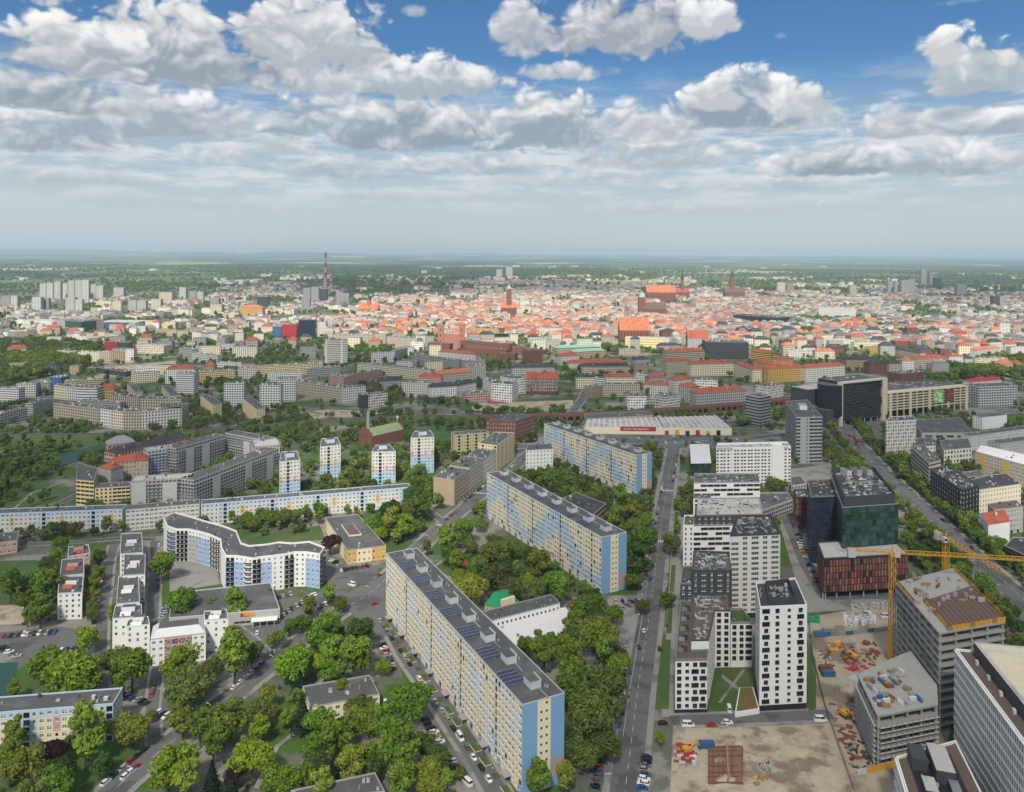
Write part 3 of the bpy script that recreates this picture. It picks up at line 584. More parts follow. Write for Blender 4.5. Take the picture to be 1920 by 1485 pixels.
# ------------------------------------------------------------------ the three long slabs
xy = xy_
def slab(label, nl, nr, fl, h, cellm, nsol, name='apartment_slab', extra_end=True):
	A0, A1, A2 = G(*nl, h), G(*nr, h), G(*fl, h)
	e = Vector(xy(A2 - A0)); L = e.length; e /= L; n = Vector((e.y, -e.x)); D = n.dot(Vector(xy(A1 - A0)))
	a0 = Vector(xy(A0)); P = [a0, a0 + n * D, a0 + n * D + e * L, a0 + e * L]; org = (*(a0 + n * D / 2 + e * L / 2), 0)
	root = thing(name, label, 'apartment block', org, 'three long striped slabs'); keep(P, 2)
	W = Wall(root, org); rs = random.Random(int(L * 10))
	def long_fn(i, j, nb, nf, cw, ch):
		m = cellm(i / nb, j, i)
		k = (i * 7 + (i // 6) * 3) % 6
		if j == 0:
			if i % 6 == 3: return (2.0, 2.4, .05, 2, 'dark', 0)
			return (1.2, .7, 1.5, 0 if i % 6 else 2, 'white', 0)
		q = rs.random()
		if k == 2 and (i // 6) % 2 or q < .03: return (2.2, 2.0, .5, m, 'dark' if q < .6 else 'brown', 0)
		if k == 5 or q > .93: return (1.0 + .3 * q, 1.35, .95, m, 'white', .3 * (q - .5))
		return ((2.5 if k == 3 else 2.0) + .2 * q, 1.35 + .2 * rs.random(), .8 + .1 * q, m, ('white', 'white', 'white', 'wdark')[int(q * 4)], .25 * (rs.random() - .5))
	W.grid(P[3], P[0], 0, h, 2.95, h / 11, long_fn, .3)
	W.plain(P[1], P[2], 0, h); W.plain(P[2], P[3], 0, h)
	# gable end: two blue fields, a cream strip with small windows, three orange bands
	E = (P[1] - P[0]) / D
	def at(t): return P[0] + E * (D * t)
	W.plain(at(0), at(.36), 0, h, 3)
	W.grid(at(.36), at(.67), 0, h, D * .155, h / 11, lambda i, j, nb, nf, cw, ch: (.9, .8, 1.3, 0, 'dark', .25 * (1 - 2 * i)) if not (i == 0 and j == nf - 1) else 0, .2)
	for z0, z1, m in ((0, .115, 3), (.115, .15, 4), (.15, .185, 3), (.185, .22, 4), (.22, .255, 3), (.255, .29, 4), (.29, 1, 3)): W.plain(at(.67), at(1), h * z0, h * z1, m)
	W.done(mm('cream %s blue blue orange_wall off_white' % ('ice' if nsol else 'pale_blue')))
	flat_roof(root, P, h, org, 'roof_grey', 'metal_white' if extra_end else 'concrete', .35, .3)
	nh = 8; d = L / nh
	for k in range(nh):
		c = P[0] + n * (D * .55) + e * (d * (k + .52)); b = MB(org); ang = math.atan2(e.y, e.x)
		b.obox(c, ang, 6.2, 4.4, h, h + 2.6, 0, 1); b.obox(c + n * 2.2 , ang, 6.2, .25, h + 2.6, h + 3.3, 0); b.obox(c - e * 3.1 , ang, .2, 4.4, h + 2.6, h + 2.9, 0)
		b.build('lift_housing', mm('metal_white roof_grey'), root)
		b = MB(org); b.obox(c - e * (d * .36) + n * .8, ang, d * .34, .5, h, h + .7); b.build('roof_duct', MATS['metal_grey'], root)
		for q in range(2):
			b = MB(org); b.cyl(c + n * random.uniform(3, 5) + e * random.uniform(-5, 5), .25, h, h + 1.1, 6); b.build('roof_vent', MATS['metal_white'], root)
		if nsol and k < nsol:
			sp = MB();
			def panel(u, v): return (u, v)
			key = 'solar_panel'
			if key not in WIN:
				q = MB(); q.v += [(-.92, -.5, .0), (.92, -.5, .0), (.92, .5, .35), (-.92, .5, .35)]; q.f.append((0, 1, 2, 3)); q.m.append(0)
				t = .05
				for x0, x1, y0, y1 in ((-.95, .95, -.54, -.5), (-.95, .95, .5, .54)): q.quad((x0, y0, (y0 + .5) * .35 + .01), (x1, y0, (y0 + .5) * .35 + .01), (x1, y1, (y1 + .5) * .35 + .01), (x0, y1, (y1 + .5) * .35 + .01), 1)
				q.box(-.9, .9, .44, .5, -.25, .3, 1); WIN[key] = q.mesh('solar_panel', mm('solar metal_white'))
			for iu in range(4):
				for iv in range(4):
					p = P[0] + n * (1.6 + iu * 1.95) + e * (d * (k + .52) + 4.2 + iv * 2.6 - d * .0 + (0 if nsol < 9 else 0))
					if (p - P[0]).dot(e) > L - 2: continue
					M = Matrix.Translation((p.x - org[0], p.y - org[1], h + .35)) @ Matrix.Rotation(ang - R(90), 4, 'Z') @ Matrix.Diagonal((1, 2.2, 1, 1))
					link('solar_panel', WIN[key], root, M)
	return root, P, e, n, L, D
def cmA(t, j, i):
	v = (t * 4.2 + j * .10 + .12 * math.sin(j * 1.3)) % 1.0
	return 0 if v < .62 else (1 if (i + j) % 5 else 0)
def tri(x): x = x % 1.0; return 1 - abs(2 * x - 1)
def cmB(t, j, i):
	y = 1 + 10 * tri(t * 1.9 + .25); return 1 if y - 4.2 < j < y + (1.4 if i % 3 else .4) else (2 if j == 1 and i % 4 == 0 else 0)
slabA = slab('long apartment slab with rows of solar panels on its roof, nearest of the three', (979, 1323), (1054, 1296), (724, 1038), 33.5, cmA, 8)
slabB = slab('long cream apartment slab with blue zigzag, middle of the three parallel slabs', (1128, 1008), (1171, 996.5), (913, 887), 33.5, cmB, 0)
slabC = slab('long cream apartment slab with blue zigzag, farthest, beside the white market roof', (1194, 854), (1223, 849.5), (1020, 795), 33.5, cmB, 0)
for sp, lo, hi in ((slabB, 1, 8),):
	root, P, e, n, L, D = sp; h = 33.5; org = root.location
	for k in range(lo, hi):
		for iu in range(3):
			for iv in range(4):
				p = P[0] + n * (1.6 + iu * 1.95) + e * (L / 8 * (k + .52) - 8 + iv * 2.6); link('solar_panel', WIN['solar_panel'], root, Matrix.Translation((p.x - org[0], p.y - org[1], h + .35)) @ Matrix.Rotation(math.atan2(e.y, e.x) - R(90), 4, 'Z') @ Matrix.Diagonal((1, 2.2, 1, 1)))
# ------------------------------------------------------------------ white residential complex on the street
def GP(pts, z): return [xy(G(x, y, z)) for x, y in pts]
def ccw(P): return P if area(P) > 0 else P[::-1]
def hvac(root, P, z, org, n, sz=(.6, 1.9), hz=(.4, 1.3), seed=1): roof_units(root, P, z, org, n, ('air_unit', 'air_duct', 'air_duct', 'roof_vent'), (sz[0] * .75, sz[1] * .75), (hz[0] * .6, hz[1] * .6), ('metal_grey', 'metal_grey', 'metal_white', 'roof_pale', 'dark_wall', 'concrete'), seed=seed)
def tower_fn(i, j, nb, nf, cw, ch):
	if i == 0: return (3.6, 2.1, .45, None, 'dark', .2) if j % 2 == 0 else (2.0, 1.9, .5, None, 'dark', .3)
	if i == nb - 1: return (2.0, 2.0, .45, None, 'dark', -.2) if j % 2 == 0 else (3.3, 2.1, .4, None, 'dark', -.2)
	return ((2.0, 2.0, .5) if i == 1 and j % 2 == 0 else (1.55, 1.35, .9)) + (None, 'dark', 0)
def sq_fn(ww, wh, sill, sty='dark', alt=None):
	def f(i, j, nb, nf, cw, ch):
		if alt and (i + j) % alt == 0: return (min(ww * 1.55, cw - .3), wh * 1.05, sill, None, sty, 0)
		return (ww, wh, sill, None, sty, 0)
	return f
def wbuild(name, label, P, h, mats, faces, base=0., roof='roof_dark', par=.9, mpar='white_wall', units=0, group=None, cat='apartment block', mbase='black_wall', seed=3, sz=(.8, 2.6)):
	"""P CCW; faces: edge -> (bay width, storey height, fn, depth)"""
	P = ccw(P); org = (sum(p[0] for p in P) / len(P), sum(p[1] for p in P) / len(P), 0); root = thing(name, label, cat, org, group); keep(P, 1.5); W = Wall(root, org)
	for i in range(len(P)):
		a, b = P[i], P[(i + 1) % len(P)]
		if base: W.plain(a, b, 0, base, len(mats.split()) - 1)
		f = faces.get(i, faces.get('*')) if facing(a, b, -.2) else None
		if f: W.grid(a, b, base, h, f[0], f[1], f[2], f[3] if len(f) > 3 else .3, 'dark')
		else: W.plain(a, b, base, h)
	W.done(mm(mats)); flat_roof(root, P, h, org, roof, mpar, par, .4)
	if units: hvac(root, inset(P, .6), h, org, units, seed=seed, sz=sz)
	return root, P, org
GW = 'white residential complex on the street'
P = GP([(1424.7, 1141.3), (1513.3, 1137.4), (1491, 1086), (1416.7, 1095)], 45)
root, P, org = wbuild('apartment_tower', 'white square-windowed tower with dark roof plant, beside the fenced building site', P, 45, 'white_wall dark_wall black_wall', {0: (5.6, 2.83, tower_fn, .35), 3: (3.4, 2.83, sq_fn(1.5, 1.8, .6, 'dark', 3), .3), '*': (3.4, 2.83, sq_fn(1.5, 1.8, .6), .3)}, base=2.6, group=GW)
Q = inset(P, 3.2); c = Vector(org[:2]); hx = [Q[0], ((Q[0][0] + Q[1][0]) / 2 + 2, (Q[0][1] + Q[1][1]) / 2 - 1.5), Q[1], Q[2], Q[3]]; hx = ccw([tuple(c + (Vector(p) - c) * .86) for p in hx]); b = MB(org); ii = inset(hx, .3)
for i in range(5):
	j = (i + 1) % 5; b.quad((*hx[i], 45), (*hx[j], 45), (*hx[j], 48), (*hx[i], 48)); b.quad((*hx[i], 48), (*hx[j], 48), (*ii[j], 48), (*ii[i], 48)); b.quad((*ii[i], 45), (*ii[i], 48), (*ii[j], 48), (*ii[j], 45))
b.build('plant_screen', MATS['dark_wall'], root); hvac(root, ii, 45.02, org, 42, (.7, 2.2), (1.4, 3.1), 5)
for k in range(1, 3): b = MB(org); b.obox(Vector(P[0]).lerp(Vector(P[3]), .3 + .2 * k) + Vector((1.5, 0)), 1.2, 4, .25, 45, 45.9); b.build('roof_rail', MATS['metal_white'], root)
# left wing: low front part, then a taller L round the court
pt = [xy(G(*p, 27)) for p in ((1296.5, 1202.7), (1329.4, 1202), (1341.3, 1147), (1369.3, 1147), (1367, 1115), (1297, 1115))]
f0, f1 = xy(G(1266.3, 1240.4, 22.5)), xy(G(1326, 1239.4, 22.5)); bl = xy(G(1276, 1128, 22.5))
def front_fn(i, j, nb, nf, cw, ch):
	if (i == nb - 1 and j % 2 == 0) or (i == nb - 2 and j % 2 == 1): return (3.3, 2.1, .4, None, 'dark', 0)
	return ((1.7, 1.5, .8) if i == 1 else (2.0, 2.0, .45)) + (None, 'dark', 0)
root, P, org = wbuild('apartment_house', 'low white street wing with roof terraces, left of the planted court', [f0, f1, pt[1], pt[0], pt[5], bl], 22.5, 'white_wall dark_wall black_wall', {0: (3.7, 3.05, front_fn, .35), 1: (3.2, 3.05, sq_fn(1.4, 1.8, .5, 'dark', 3), .3), '*': (3.3, 3.05, sq_fn(1.5, 1.6, .7), .3)}, base=1.6, roof='roof_brown', par=1.0, mpar='metal_grey', group=GW)
for k in range(5):
	b = MB(org); p = Vector(P[0]).lerp(Vector(P[5 % len(P)]), .12 + .17 * k) + Vector((2.2 + k * .1, 1)); b.obox(p, 1.5, .35, 2.6, 22.52, 24.3); b.build('terrace_screen', MATS['metal_grey'], root)
	b = MB(org); b.obox(p + Vector((2.1, 2.2)), 1.5, 2.4, 2.2, 22.52, 25.0, 0, 1); b.build('stair_head', mm('dark_wall roof_grey'), root)
root, P, org = wbuild('apartment_house', 'taller white wing with brown roof and air units wrapping the court', pt, 27, 'white_wall dark_wall black_wall', {0: (4, 3, lambda *a: None), 1: (3.2, 3, sq_fn(1.4, 1.8, .5, 'dark', 3), .3), 2: (4.6, 3, sq_fn(2.1, 2.0, .5), .35), '*': (3.3, 3, sq_fn(1.5, 1.6, .7), .3)}, base=0, roof='roof_brown', par=.7, mpar='dark_wall', units=70, group=GW, seed=9)
g0, g1 = xy(G(1370.4, 1170.4, 21)), xy(G(1411, 1170.0, 21)); e = (Vector(g1) - Vector(g0)).normalized(); n = Vector((-e.y, e.x))
root, P, org = wbuild('apartment_house', 'white link block with dark square windows at the back of the court', [g0, g1, tuple(Vector(g1) + n * 15), tuple(Vector(g0) + n * 15)], 21, 'white_wall dark_wall black_wall', {0: (3.9, 3, lambda i, j, nb, nf, cw, ch: None if j == 0 else ((3.2 if i == 2 else 2.0), 2.0, .5, None, 'dark', 0), .35)}, base=0, roof='lawn', par=1.1, mpar='metal_grey', units=4, group=GW)
P = GP([(1369, 1006.5), (1463, 1002.5), (1446, 968), (1380, 971)], 45)
def t4(i, j, nb, nf, cw, ch):
	if j == nf - 1 and i == 0: return None
	return ((4.4, 1.75) if i in (0, nb - 1) else ((4.2, 1.75) if i == 2 else (2.7, 1.75))) + (.65, None, 'wdark', 0)
root, P, org = wbuild('apartment_tower', 'white tower with wide ribbon-like windows behind the front tower', P, 45, 'off_white dark_wall black_wall', {0: (5.4, 2.83, t4, .4), 3: (3.4, 2.83, sq_fn(1.8, 1.7, .6), .3), '*': (4, 2.83, sq_fn(1.8, 1.7, .6), .3)}, base=2.6, mpar='dark_wall', par=1.2, units=70, group=GW, seed=4)
P = GP([(1297, 1072), (1372.5, 1072), (1366, 1037), (1300, 1035)], 31)
root, P, org = wbuild('apartment_house', 'dark grey brick apartment block crowded with pipes and air units on top', P, 31, 'dark_wall white_wall black_wall', {0: (4.4, 2.9, lambda i, j, nb, nf, cw, ch: (2.6, 1.5, .7, None, 'wdark', 0) if i % 2 else (1.0, 1.9, .5, None, 'white', 0), .3), '*': (4, 2.9, sq_fn(1.8, 1.6, .7), .3)}, mpar='dark_wall', units=80, group=GW, roof='roof_grey', seed=12)
P2 = GP([(1275.6, 1096), (1299, 1096), (1301, 1064), (1280, 1064)], 24)
root, P, org = wbuild('apartment_house', 'narrow dark brick wing with white window panels at the pavement', P2, 24, 'dark_wall white_wall black_wall', {0: (3.6, 2.9, sq_fn(1.4, 1.9, .5, 'white'), .3), '*': (4, 2.9, sq_fn(1.8, 1.6, .7), .3)}, mpar='metal_grey', units=6, group=GW, roof='roof_grey')
def ribbon(gap=3, sty='dark', wh=1.75):
	def f(i, j, nb, nf, cw, ch):
		if (i + 2 * j) % 5 == gap: return None
		return (cw - .13, wh, .55, None, sty, 0)
	return f
P = GP([(1300.4, 987), (1436, 984.5), (1428, 950), (1303, 951)], 31)
root, P, org = wbuild('apartment_house', 'white block with staggered black window bands and dark setback storeys', P, 31, 'white_wall dark_wall black_wall', {0: (4.6, 3, ribbon(), .5), '*': (4, 3, sq_fn(1.8, 1.7, .6), .3)}, mpar='metal_grey', units=0, group=GW, roof='roof_grey')
Q = inset(P, 1.6); b = Wall(root, org)
for i in range(4):
	if facing(Q[i], Q[(i + 1) % 4]): b.grid(Q[i], Q[(i + 1) % 4], 31, 37, 4, 3, sq_fn(1.5, 1.8, .5, 'wdark'), .25)
	else: b.plain(Q[i], Q[(i + 1) % 4], 31, 37)
b.done(mm('dark_wall'), name='setback_storey'); flat_roof(root, Q, 37, org, 'roof_pale', 'metal_grey', .6); hvac(root, inset(Q, 1), 37, org, 60, (.8, 2.4), (.6, 1.6), 8)
Pw = GP([(1281, 987), (1301, 987), (1303, 968), (1283, 968)], 31)
root, P, org = wbuild('apartment_house', 'blank white gable block with panelled street wall', Pw, 31, 'white_wall dark_wall black_wall', {'*': (4, 3, sq_fn(.9, 1.5, .8), .2)}, mpar='white_wall', units=5, group=GW, roof='roof_brown')
P = GP([(1301, 906.5), (1425, 905), (1421, 889), (1302, 889.5)], 38)
root, P, org = wbuild('apartment_house', 'white block with black ribbon balconies in front of the white hotel', P, 38, 'white_wall dark_wall black_wall', {0: (5, 3.15, ribbon(2), .9), '*': (4, 3, sq_fn(1.8, 1.7, .6), .3)}, mpar='metal_grey', units=60, group=GW, roof='roof_grey', seed=21, sz=(.8, 2.2))
P = GP([(1300, 935), (1333, 935), (1333, 921), (1301, 921)], 30)
root, P, org = wbuild('apartment_house', 'stepped brown-roofed wing with pergolas beside the ribbon balcony block', P, 30, 'white_wall dark_wall black_wall', {'*': (4, 3, sq_fn(1.8, 1.7, .6), .3)}, mpar='metal_grey', units=22, group=GW, roof='roof_brown')
# ------------------------------------------------------------------ hotel with roof sign
def text_mesh(s, size, name='letter'):
	cu = bpy.data.curves.new('t', 'FONT'); cu.body = s; cu.size = size; cu.extrude = .12; o = bpy.data.objects.new('t', cu); scene.collection.objects.link(o)
	dg = bpy.context.evaluated_depsgraph_get(); me = bpy.data.meshes.new_from_object(o.evaluated_get(dg)); w = max((v.co.x for v in me.vertices), default=0)
	bpy.data.objects.remove(o); bpy.data.curves.remove(cu); me.name = name; return me, w
def lettering(root, org, s, p, e, z, size, m, name='letter', gap=1.12):
	"""separate raised letters along wall direction e, starting at p"""
	p = Vector(p[:2]); u = 0
	for ch in s:
		if ch == ' ': u += size * .4; continue
		me, w = text_mesh(ch, size); me.materials.clear(); me.materials.append(MATS[m])
		q = p + e * u; n = Vector((e.y, -e.x)) * .16
		M = Matrix(((e.x, 0, -(-e.y), q.x + n.x - org[0]), (e.y, 0, -e.x, q.y + n.y - org[1]), (0, 1, 0, z - org[2]), (0, 0, 0, 1))); link(name, me, root, M); u += w * gap + size * .08
	return u
P = GP([(1343, 842.6), (1483, 840), (1476, 831), (1345, 834)], 31.8)
def hotel(i, j, nb, nf, cw, ch):
	if i % 12 == 4: return (1.0, .4, 1.4, None, 'dark', 0)
	if i >= nb - 5 and i < nb - 2: return (1.2, .35, 1.4, None, 'dark', 0) if i == nb - 5 else None
	return (1.95, 1.15, .95, None, 'dark', .2 * (1 if i % 2 else -1))
root, P, org = wbuild('hotel', 'white hotel slab with rows of small dark windows and a dark roof sign', P, 31.8, 'white_wall dark_wall black_wall', {0: (3.05, 2.9, hotel, .25)}, par=1.6, mpar='white_wall', units=30, cat='hotel', roof='roof_pale', seed=31)
e = (Vector(P[1]) - Vector(P[0])).normalized(); n = Vector((e.y, -e.x)); L = (Vector(P[1]) - Vector(P[0])).length
b = MB(org); c = Vector(P[0]) + e * (L * .815) - n * 3.5; b.obox(c, math.atan2(e.y, e.x), L * .14, 8.2, 0, 35.2); b.build('stair_tower', MATS['white_wall'], root)
lettering(root, org, 'NOVOTEL', Vector(P[0]) + e * 1.0, e, 31.25, 2.6, 'dark_wall'); lettering(root, org, 'ibis', Vector(P[0]) + e * (L * .905), e, 31.4, 2.3, 'red_paint'); lettering(root, org, 'budget', Vector(P[0]) + e * (L * .955), e, 31.4, 1.1, 'orange_wall')
P = GP([(1295.6, 869.3), (1333.5, 868.5), (1329.5, 833.7), (1293, 833.7)], 11)
root, P, org = wbuild('event_hall', 'hall with wide white sheet roof and glazed front beside the hotel', P, 11, 'dark_wall white_wall glass_green', {0: (3, 3.6, lambda i, j, nb, nf, cw, ch: (cw - .15, 3.2, .2, None, 'green', 0), .25)}, mpar='white_wall', roof='white_sheet', par=.4, cat='hall')
P = GP([(1430, 958), (1486, 938), (1477, 925), (1420, 925)], 9)
root, P, org = wbuild('restaurant_pavilion', 'low grey pavilion with roof gardens between hotel and glass tower', P, 9, 'grey_wall white_wall black_wall', {'*': (3, 3, sq_fn(2.2, 1.6, .7), .25)}, mpar='roof_pale', roof='roof_grey', units=14, cat='pavilion')
P = GP([(1484, 912), (1512, 908), (1500, 893), (1482, 895)], 9)
root, P, org = wbuild('service_building', 'flat grey service building right of the white hotel', P, 9, 'grey_wall white_wall black_wall', {'*': (3, 3, sq_fn(1.6, 1.2, 1), .25)}, mpar='roof_pale', roof='roof_grey', units=5, cat='building')
# ------------------------------------------------------------------ green glass tower and red panel blocks
def curtain(root, org, a, b, z0, z1, bw, fh, sty, spandrel='black_wall', limit=400, pname='glass_pane'):
	"""curtain wall: dark spandrel backing, separate panes, proud mullion at each storey"""
	a, b = Vector(a[:2]), Vector(b[:2]); L = (b - a).length; e = (b - a) / L; nb = max(1, round(L / bw)); nf = max(1, round((z1 - z0) / fh)); cw = L / nb; ch = (z1 - z0) / nf
	W = MB(org); cell(W, a, e, 0, L, z0, z1, None, 0, 0); W.build('backing', MATS[spandrel], root)
	key = ('cp', round(cw, 2), round(ch, 2), sty)
	if key not in WIN: q = MB(); q.quad((.05, -.06, .35), (cw - .05, -.06, .35), (cw - .05, -.06, ch - .1), (.05, -.06, ch - .1)); q.quad((.05, -.06, ch - .1), (cw - .05, -.06, ch - .1), (cw - .05, 0, ch - .1), (.05, 0, ch - .1)); WIN[key] = q.mesh(pname, [STY[sty][1]])
	k = 0
	for j in range(nf):
		for i in range(nb): link(pname, WIN[key], root, Matrix.Translation(-Vector(org)) @ wall_matrix(a, e, i * cw, z0 + j * ch))
	n = Vector((e.y, -e.x)); bm = MB(org)
	for j in range(nf + 1):
		z = z0 + j * ch; m_ = (a + b) / 2 + n * .12; bm.obox(m_, math.atan2(e.y, e.x), L, .24, z - .14, z + .12, bottom=True)
	bm.build('floor_bands', MATS['steel_dark'], root, kind='stuff')
P = ccw(GP([(1580, 952.7), (1684.5, 945.5), (1640, 889), (1558, 892)], 48)); org = (*xy((Vector(P[0]) + Vector(P[2])) / 2), 0)
root = thing('office_tower', 'dark green glass office tower with open roof plant behind red panels', 'office tower', org); keep(P, 2)
curtain(root, org, P[0], P[1], 0, 48, 2.6, 4, 'green'); curtain(root, org, P[3], P[0], 0, 48, 3.2, 4, 'blue'); W = Wall(root, org); W.plain(P[1], P[2], 0, 48); W.plain(P[2], P[3], 0, 48); W.done(mm('black_wall'))
flat_roof(root, P, 48, org, 'roof_grey', 'metal_grey', .5); Q = [tuple(Vector(P[i]).lerp(Vector(org[:2]), .07)) for i in range(4)]
b = MB(org); ii = inset(Q, .3)
for i in range(4):
	j = (i + 1) % 4; b.quad((*Q[i], 48), (*Q[j], 48), (*Q[j], 54), (*Q[i], 54)); b.quad((*Q[i], 54), (*Q[j], 54), (*ii[j], 54), (*ii[i], 54)); b.quad((*ii[i], 48), (*ii[i], 54), (*ii[j], 54), (*ii[j], 48))
b.build('plant_screen', MATS['dark_wall'], root)
b = MB(org); b.poly([(*p, 51.5) for p in ii]); b.build('plant_deck', MATS['dark_wall'], root)
hvac(root, inset(ii, .5), 51.5, org, 130, (.9, 3.4), (.6, 1.8), 3)
for k in range(3):
	c = Vector(Q[3]).lerp(Vector(Q[2]), .28 + .24 * k).lerp(Vector(Q[0]).lerp(Vector(Q[1]), .28 + .24 * k), .13); b = MB(org); b.obox(c, math.atan2(Q[1][1] - Q[0][1], Q[1][0] - Q[0][0]) + 1.45, 9, 3.4, 51.5, 55.2, 0, 0)
	for q in range(2): b.obox(c + Vector((-.8 + 1.6 * q, 0)), math.atan2(Q[1][1] - Q[0][1], Q[1][0] - Q[0][0]) + 1.45, 8, .9, 55.2, 55.3, 1)
	b.build('cooling_unit', mm('roof_pale black_wall'), root)
P = ccw(GP([(1521.8, 932.7), (1572, 931.5), (1560, 900), (1513, 901)], 43)); org = (*xy((Vector(P[0]) + Vector(P[2])) / 2), 0)
root = thing('office_wing', 'lower dark glass wing on the car park side of the green tower', 'office building', org); keep(P, 1)
curtain(root, org, P[0], P[1], 0, 43, 3.0, 3.95, 'blue'); curtain(root, org, P[3], P[0], 0, 43, 3.2, 3.95, 'dark'); W = Wall(root, org); W.plain(P[1], P[2], 0, 43); W.plain(P[2], P[3], 0, 43); W.done(mm('black_wall')); flat_roof(root, P, 43, org, 'roof_dark', 'metal_grey', .9); hvac(root, inset(P, 1), 43, org, 30, (.8, 2), (.6, 1.5), 6)
for i, c in enumerate(((.25, .075, .05), (.18, .05, .038), (.20, .13, .09), (.29, .115, .08), (.13, .09, .07))): mat('panel%d' % i, c, .6, var=.08, rand=.18)
def red_block(label, P, z0, h, fh, bw=1.55, roof='roof_pale', seed=1):
	P = ccw(P); org = (*xy((Vector(P[0]) + Vector(P[2])) / 2), 0); root = thing('office_block', label, 'office building', org, 'red panel office blocks'); keep(P, 1.5); r = random.Random(seed); W = Wall(root, org)
	for i in range(4):
		W.plain(P[i], P[(i + 1) % 4], z0, h)
		if z0 > 0: pass
	W.b.poly([(*p, z0 + .01) for p in P[::-1]], 0); W.done(mm('black_wall')); np_ = 0
	for i in range(4):
		a, b2 = Vector(P[i]), Vector(P[(i + 1) % 4])
		if not facing(a, b2): continue
		L = (b2 - a).length; e = (b2 - a) / L; nb = round(L / bw); cw = L / nb; nf = round((h - z0 - .8) / fh); ch = (h - z0 - .8) / nf
		for j in range(nf):
			for k in range(nb):
				if r.random() < .12: continue
				t = r.choice((0, 0, 1, 1, 2, 3, 3, 4)); key = ('rp', round(cw, 2), round(ch, 2), t)
				if key not in WIN: q = MB(); q.box(.14, cw * .70, -.16, 0, .3, ch - .25); WIN[key] = q.mesh('facade_panel', [MATS['panel%d' % t]])
				link('facade_panel', WIN[key], root, Matrix.Translation(-Vector(org)) @ wall_matrix(a, e, k * cw + (j % 2) * .25, z0 + .3 + j * ch))
		if z0 > 0:
			for k in range(7):
				p = a + e * (L * (k + .04) / 6.3) + Vector((-e.y, e.x)) * 1.2; q = MB(org); q.obox(p, math.atan2(e.y, e.x), .6, .6, 0, z0 + .01); q.build('pillar', MATS['concrete'], root)
	if z0: q = MB(org); q.prism(inset(P, 7), 0, z0); q.build('recessed_lobby', MATS['glass_dark'], root)
	flat_roof(root, P, h, org, roof, 'dark_wall', .8); roof_units(root, P, h, org, 9, ('roof_vent', 'air_unit'), (.5, 1.5), (.4, 1)); return root
red_block('long red and orange panel office block on pillars behind the tower crane', GP([(1544.5, 1049), (1702.7, 1040), (1672, 1010), (1533, 1018)], 23.7), 4.2, 23.7, 3.7, 1.9, seed=2)
red_block('short red panel block at the car park by the dark glass wing', GP([(1492.7, 933.6), (1515, 932.7), (1508, 918), (1488, 919)], 25.6), 4.5, 25.6, 4.0, 2.2, 'roof_grey', 5)

b = MB(); P = GP([(1378, 1335), (1424, 1328), (1412, 1287), (1386, 1288)], 2.6); root = thing('garage_ramp', 'white-edged garage ramp with sloping brown planted roof beside the tower', 'ramp', (*P[0], 0)); o2 = root.location; keep(P, 1)
b = MB(o2); b.prism(ccw(P), 0, 2.4); b.build('wall', MATS['white_wall'], root); b = MB(o2); b.prism(inset(ccw(P), .5), 2.4, 2.6); mat('sedum', (.17, .10, .04), .95, var=.3, scale=.3, col2=(.10, .13, .03), c2s=.2); b.build('planted_roof', MATS['sedum'], root)
# ------------------------------------------------------------------ unfinished concrete tower and podium
def frame_building(name, label, P, h, fh, cols, group=None, scaff=None, top='concrete', z0=0.):
	P = ccw(P); c = sum((Vector(p) for p in P), Vector((0, 0))) / len(P); org = (*c, 0); root = thing(name, label, 'building shell', org, group); keep(P, 2)
	nf = round(h / fh); dz = h / nf
	slab_ = MB(org); slab_.prism(inset(P, -.35), -.8, 0, bottom=True); me = slab_.mesh('floor_slab', [MATS['concrete']])
	for j in range(1, nf + 1): link('floor_slab', me, root, Matrix.Translation((0, 0, j * dz)))
	par = MB(org)
	cm = MB(); cm.box(-.35, .35, -.35, .35, 0, dz - .8); cme = cm.mesh('column', [MATS['concrete']])
	um = MB(); um.box(-.5, .5, -.1, .1, 0, 1.05);
	for i in range(len(P)):
		a, b = Vector(P[i]), Vector(P[(i + 1) % len(P)]); L = (b - a).length; e = (b - a) / L; n = Vector((-e.y, e.x)); k = cols[i % len(cols)] if L > 14 else 2
		if not facing(a, b, -.3): continue
		for q in range(k):
			p = a + e * (.5 + (L - 1) * q / (k - 1)) + n * .4
			for j in range(nf): link('column', cme, root, Matrix.Translation((p.x - org[0], p.y - org[1], j * dz)) @ Matrix.Rotation(math.atan2(e.y, e.x), 4, 'Z'))
		bm = MB(org); bm.obox((a + b) / 2 + n * .1, math.atan2(e.y, e.x), L, .2, 0, .95, bottom=True); bme = bm.mesh('upstand', [MATS['concrete']])
		for j in range(1, nf if nf < 8 else 1): link('upstand', bme, root, Matrix.Translation((0, 0, j * dz + .002)))
		# lift core and inner walls seen between the slabs
	core = MB(org); core.prism(inset(P, 11 if h > 30 else 8), 0, h - .6); core.build('core_wall', MATS['grey_wall'], root)
	return root, P, org, dz
PT = GP([(1681, 1092), (1762, 1186), (1883, 1165), (1787, 1066)], 42)
root, P, org, dz = frame_building('tower_shell', 'unfinished concrete tower shell with timber formwork on its top deck', PT, 42, 3.5, (8, 5, 8, 5))
i0 = max(range(4), key=lambda i: facing(P[i], P[(i + 1) % 4]) * -P[i][1])
def pt(u, v): # bilinear on the roof: u along left-right at the near edge, v from near to far
	nl, nr, fr, fl = (Vector(G(1762, 1186, 42)), Vector(G(1883, 1165, 42)), Vector(G(1787, 1066, 42)), Vector(G(1681, 1092, 42)))
	return (nl.lerp(nr, u)).lerp(fl.lerp(fr, u), v)
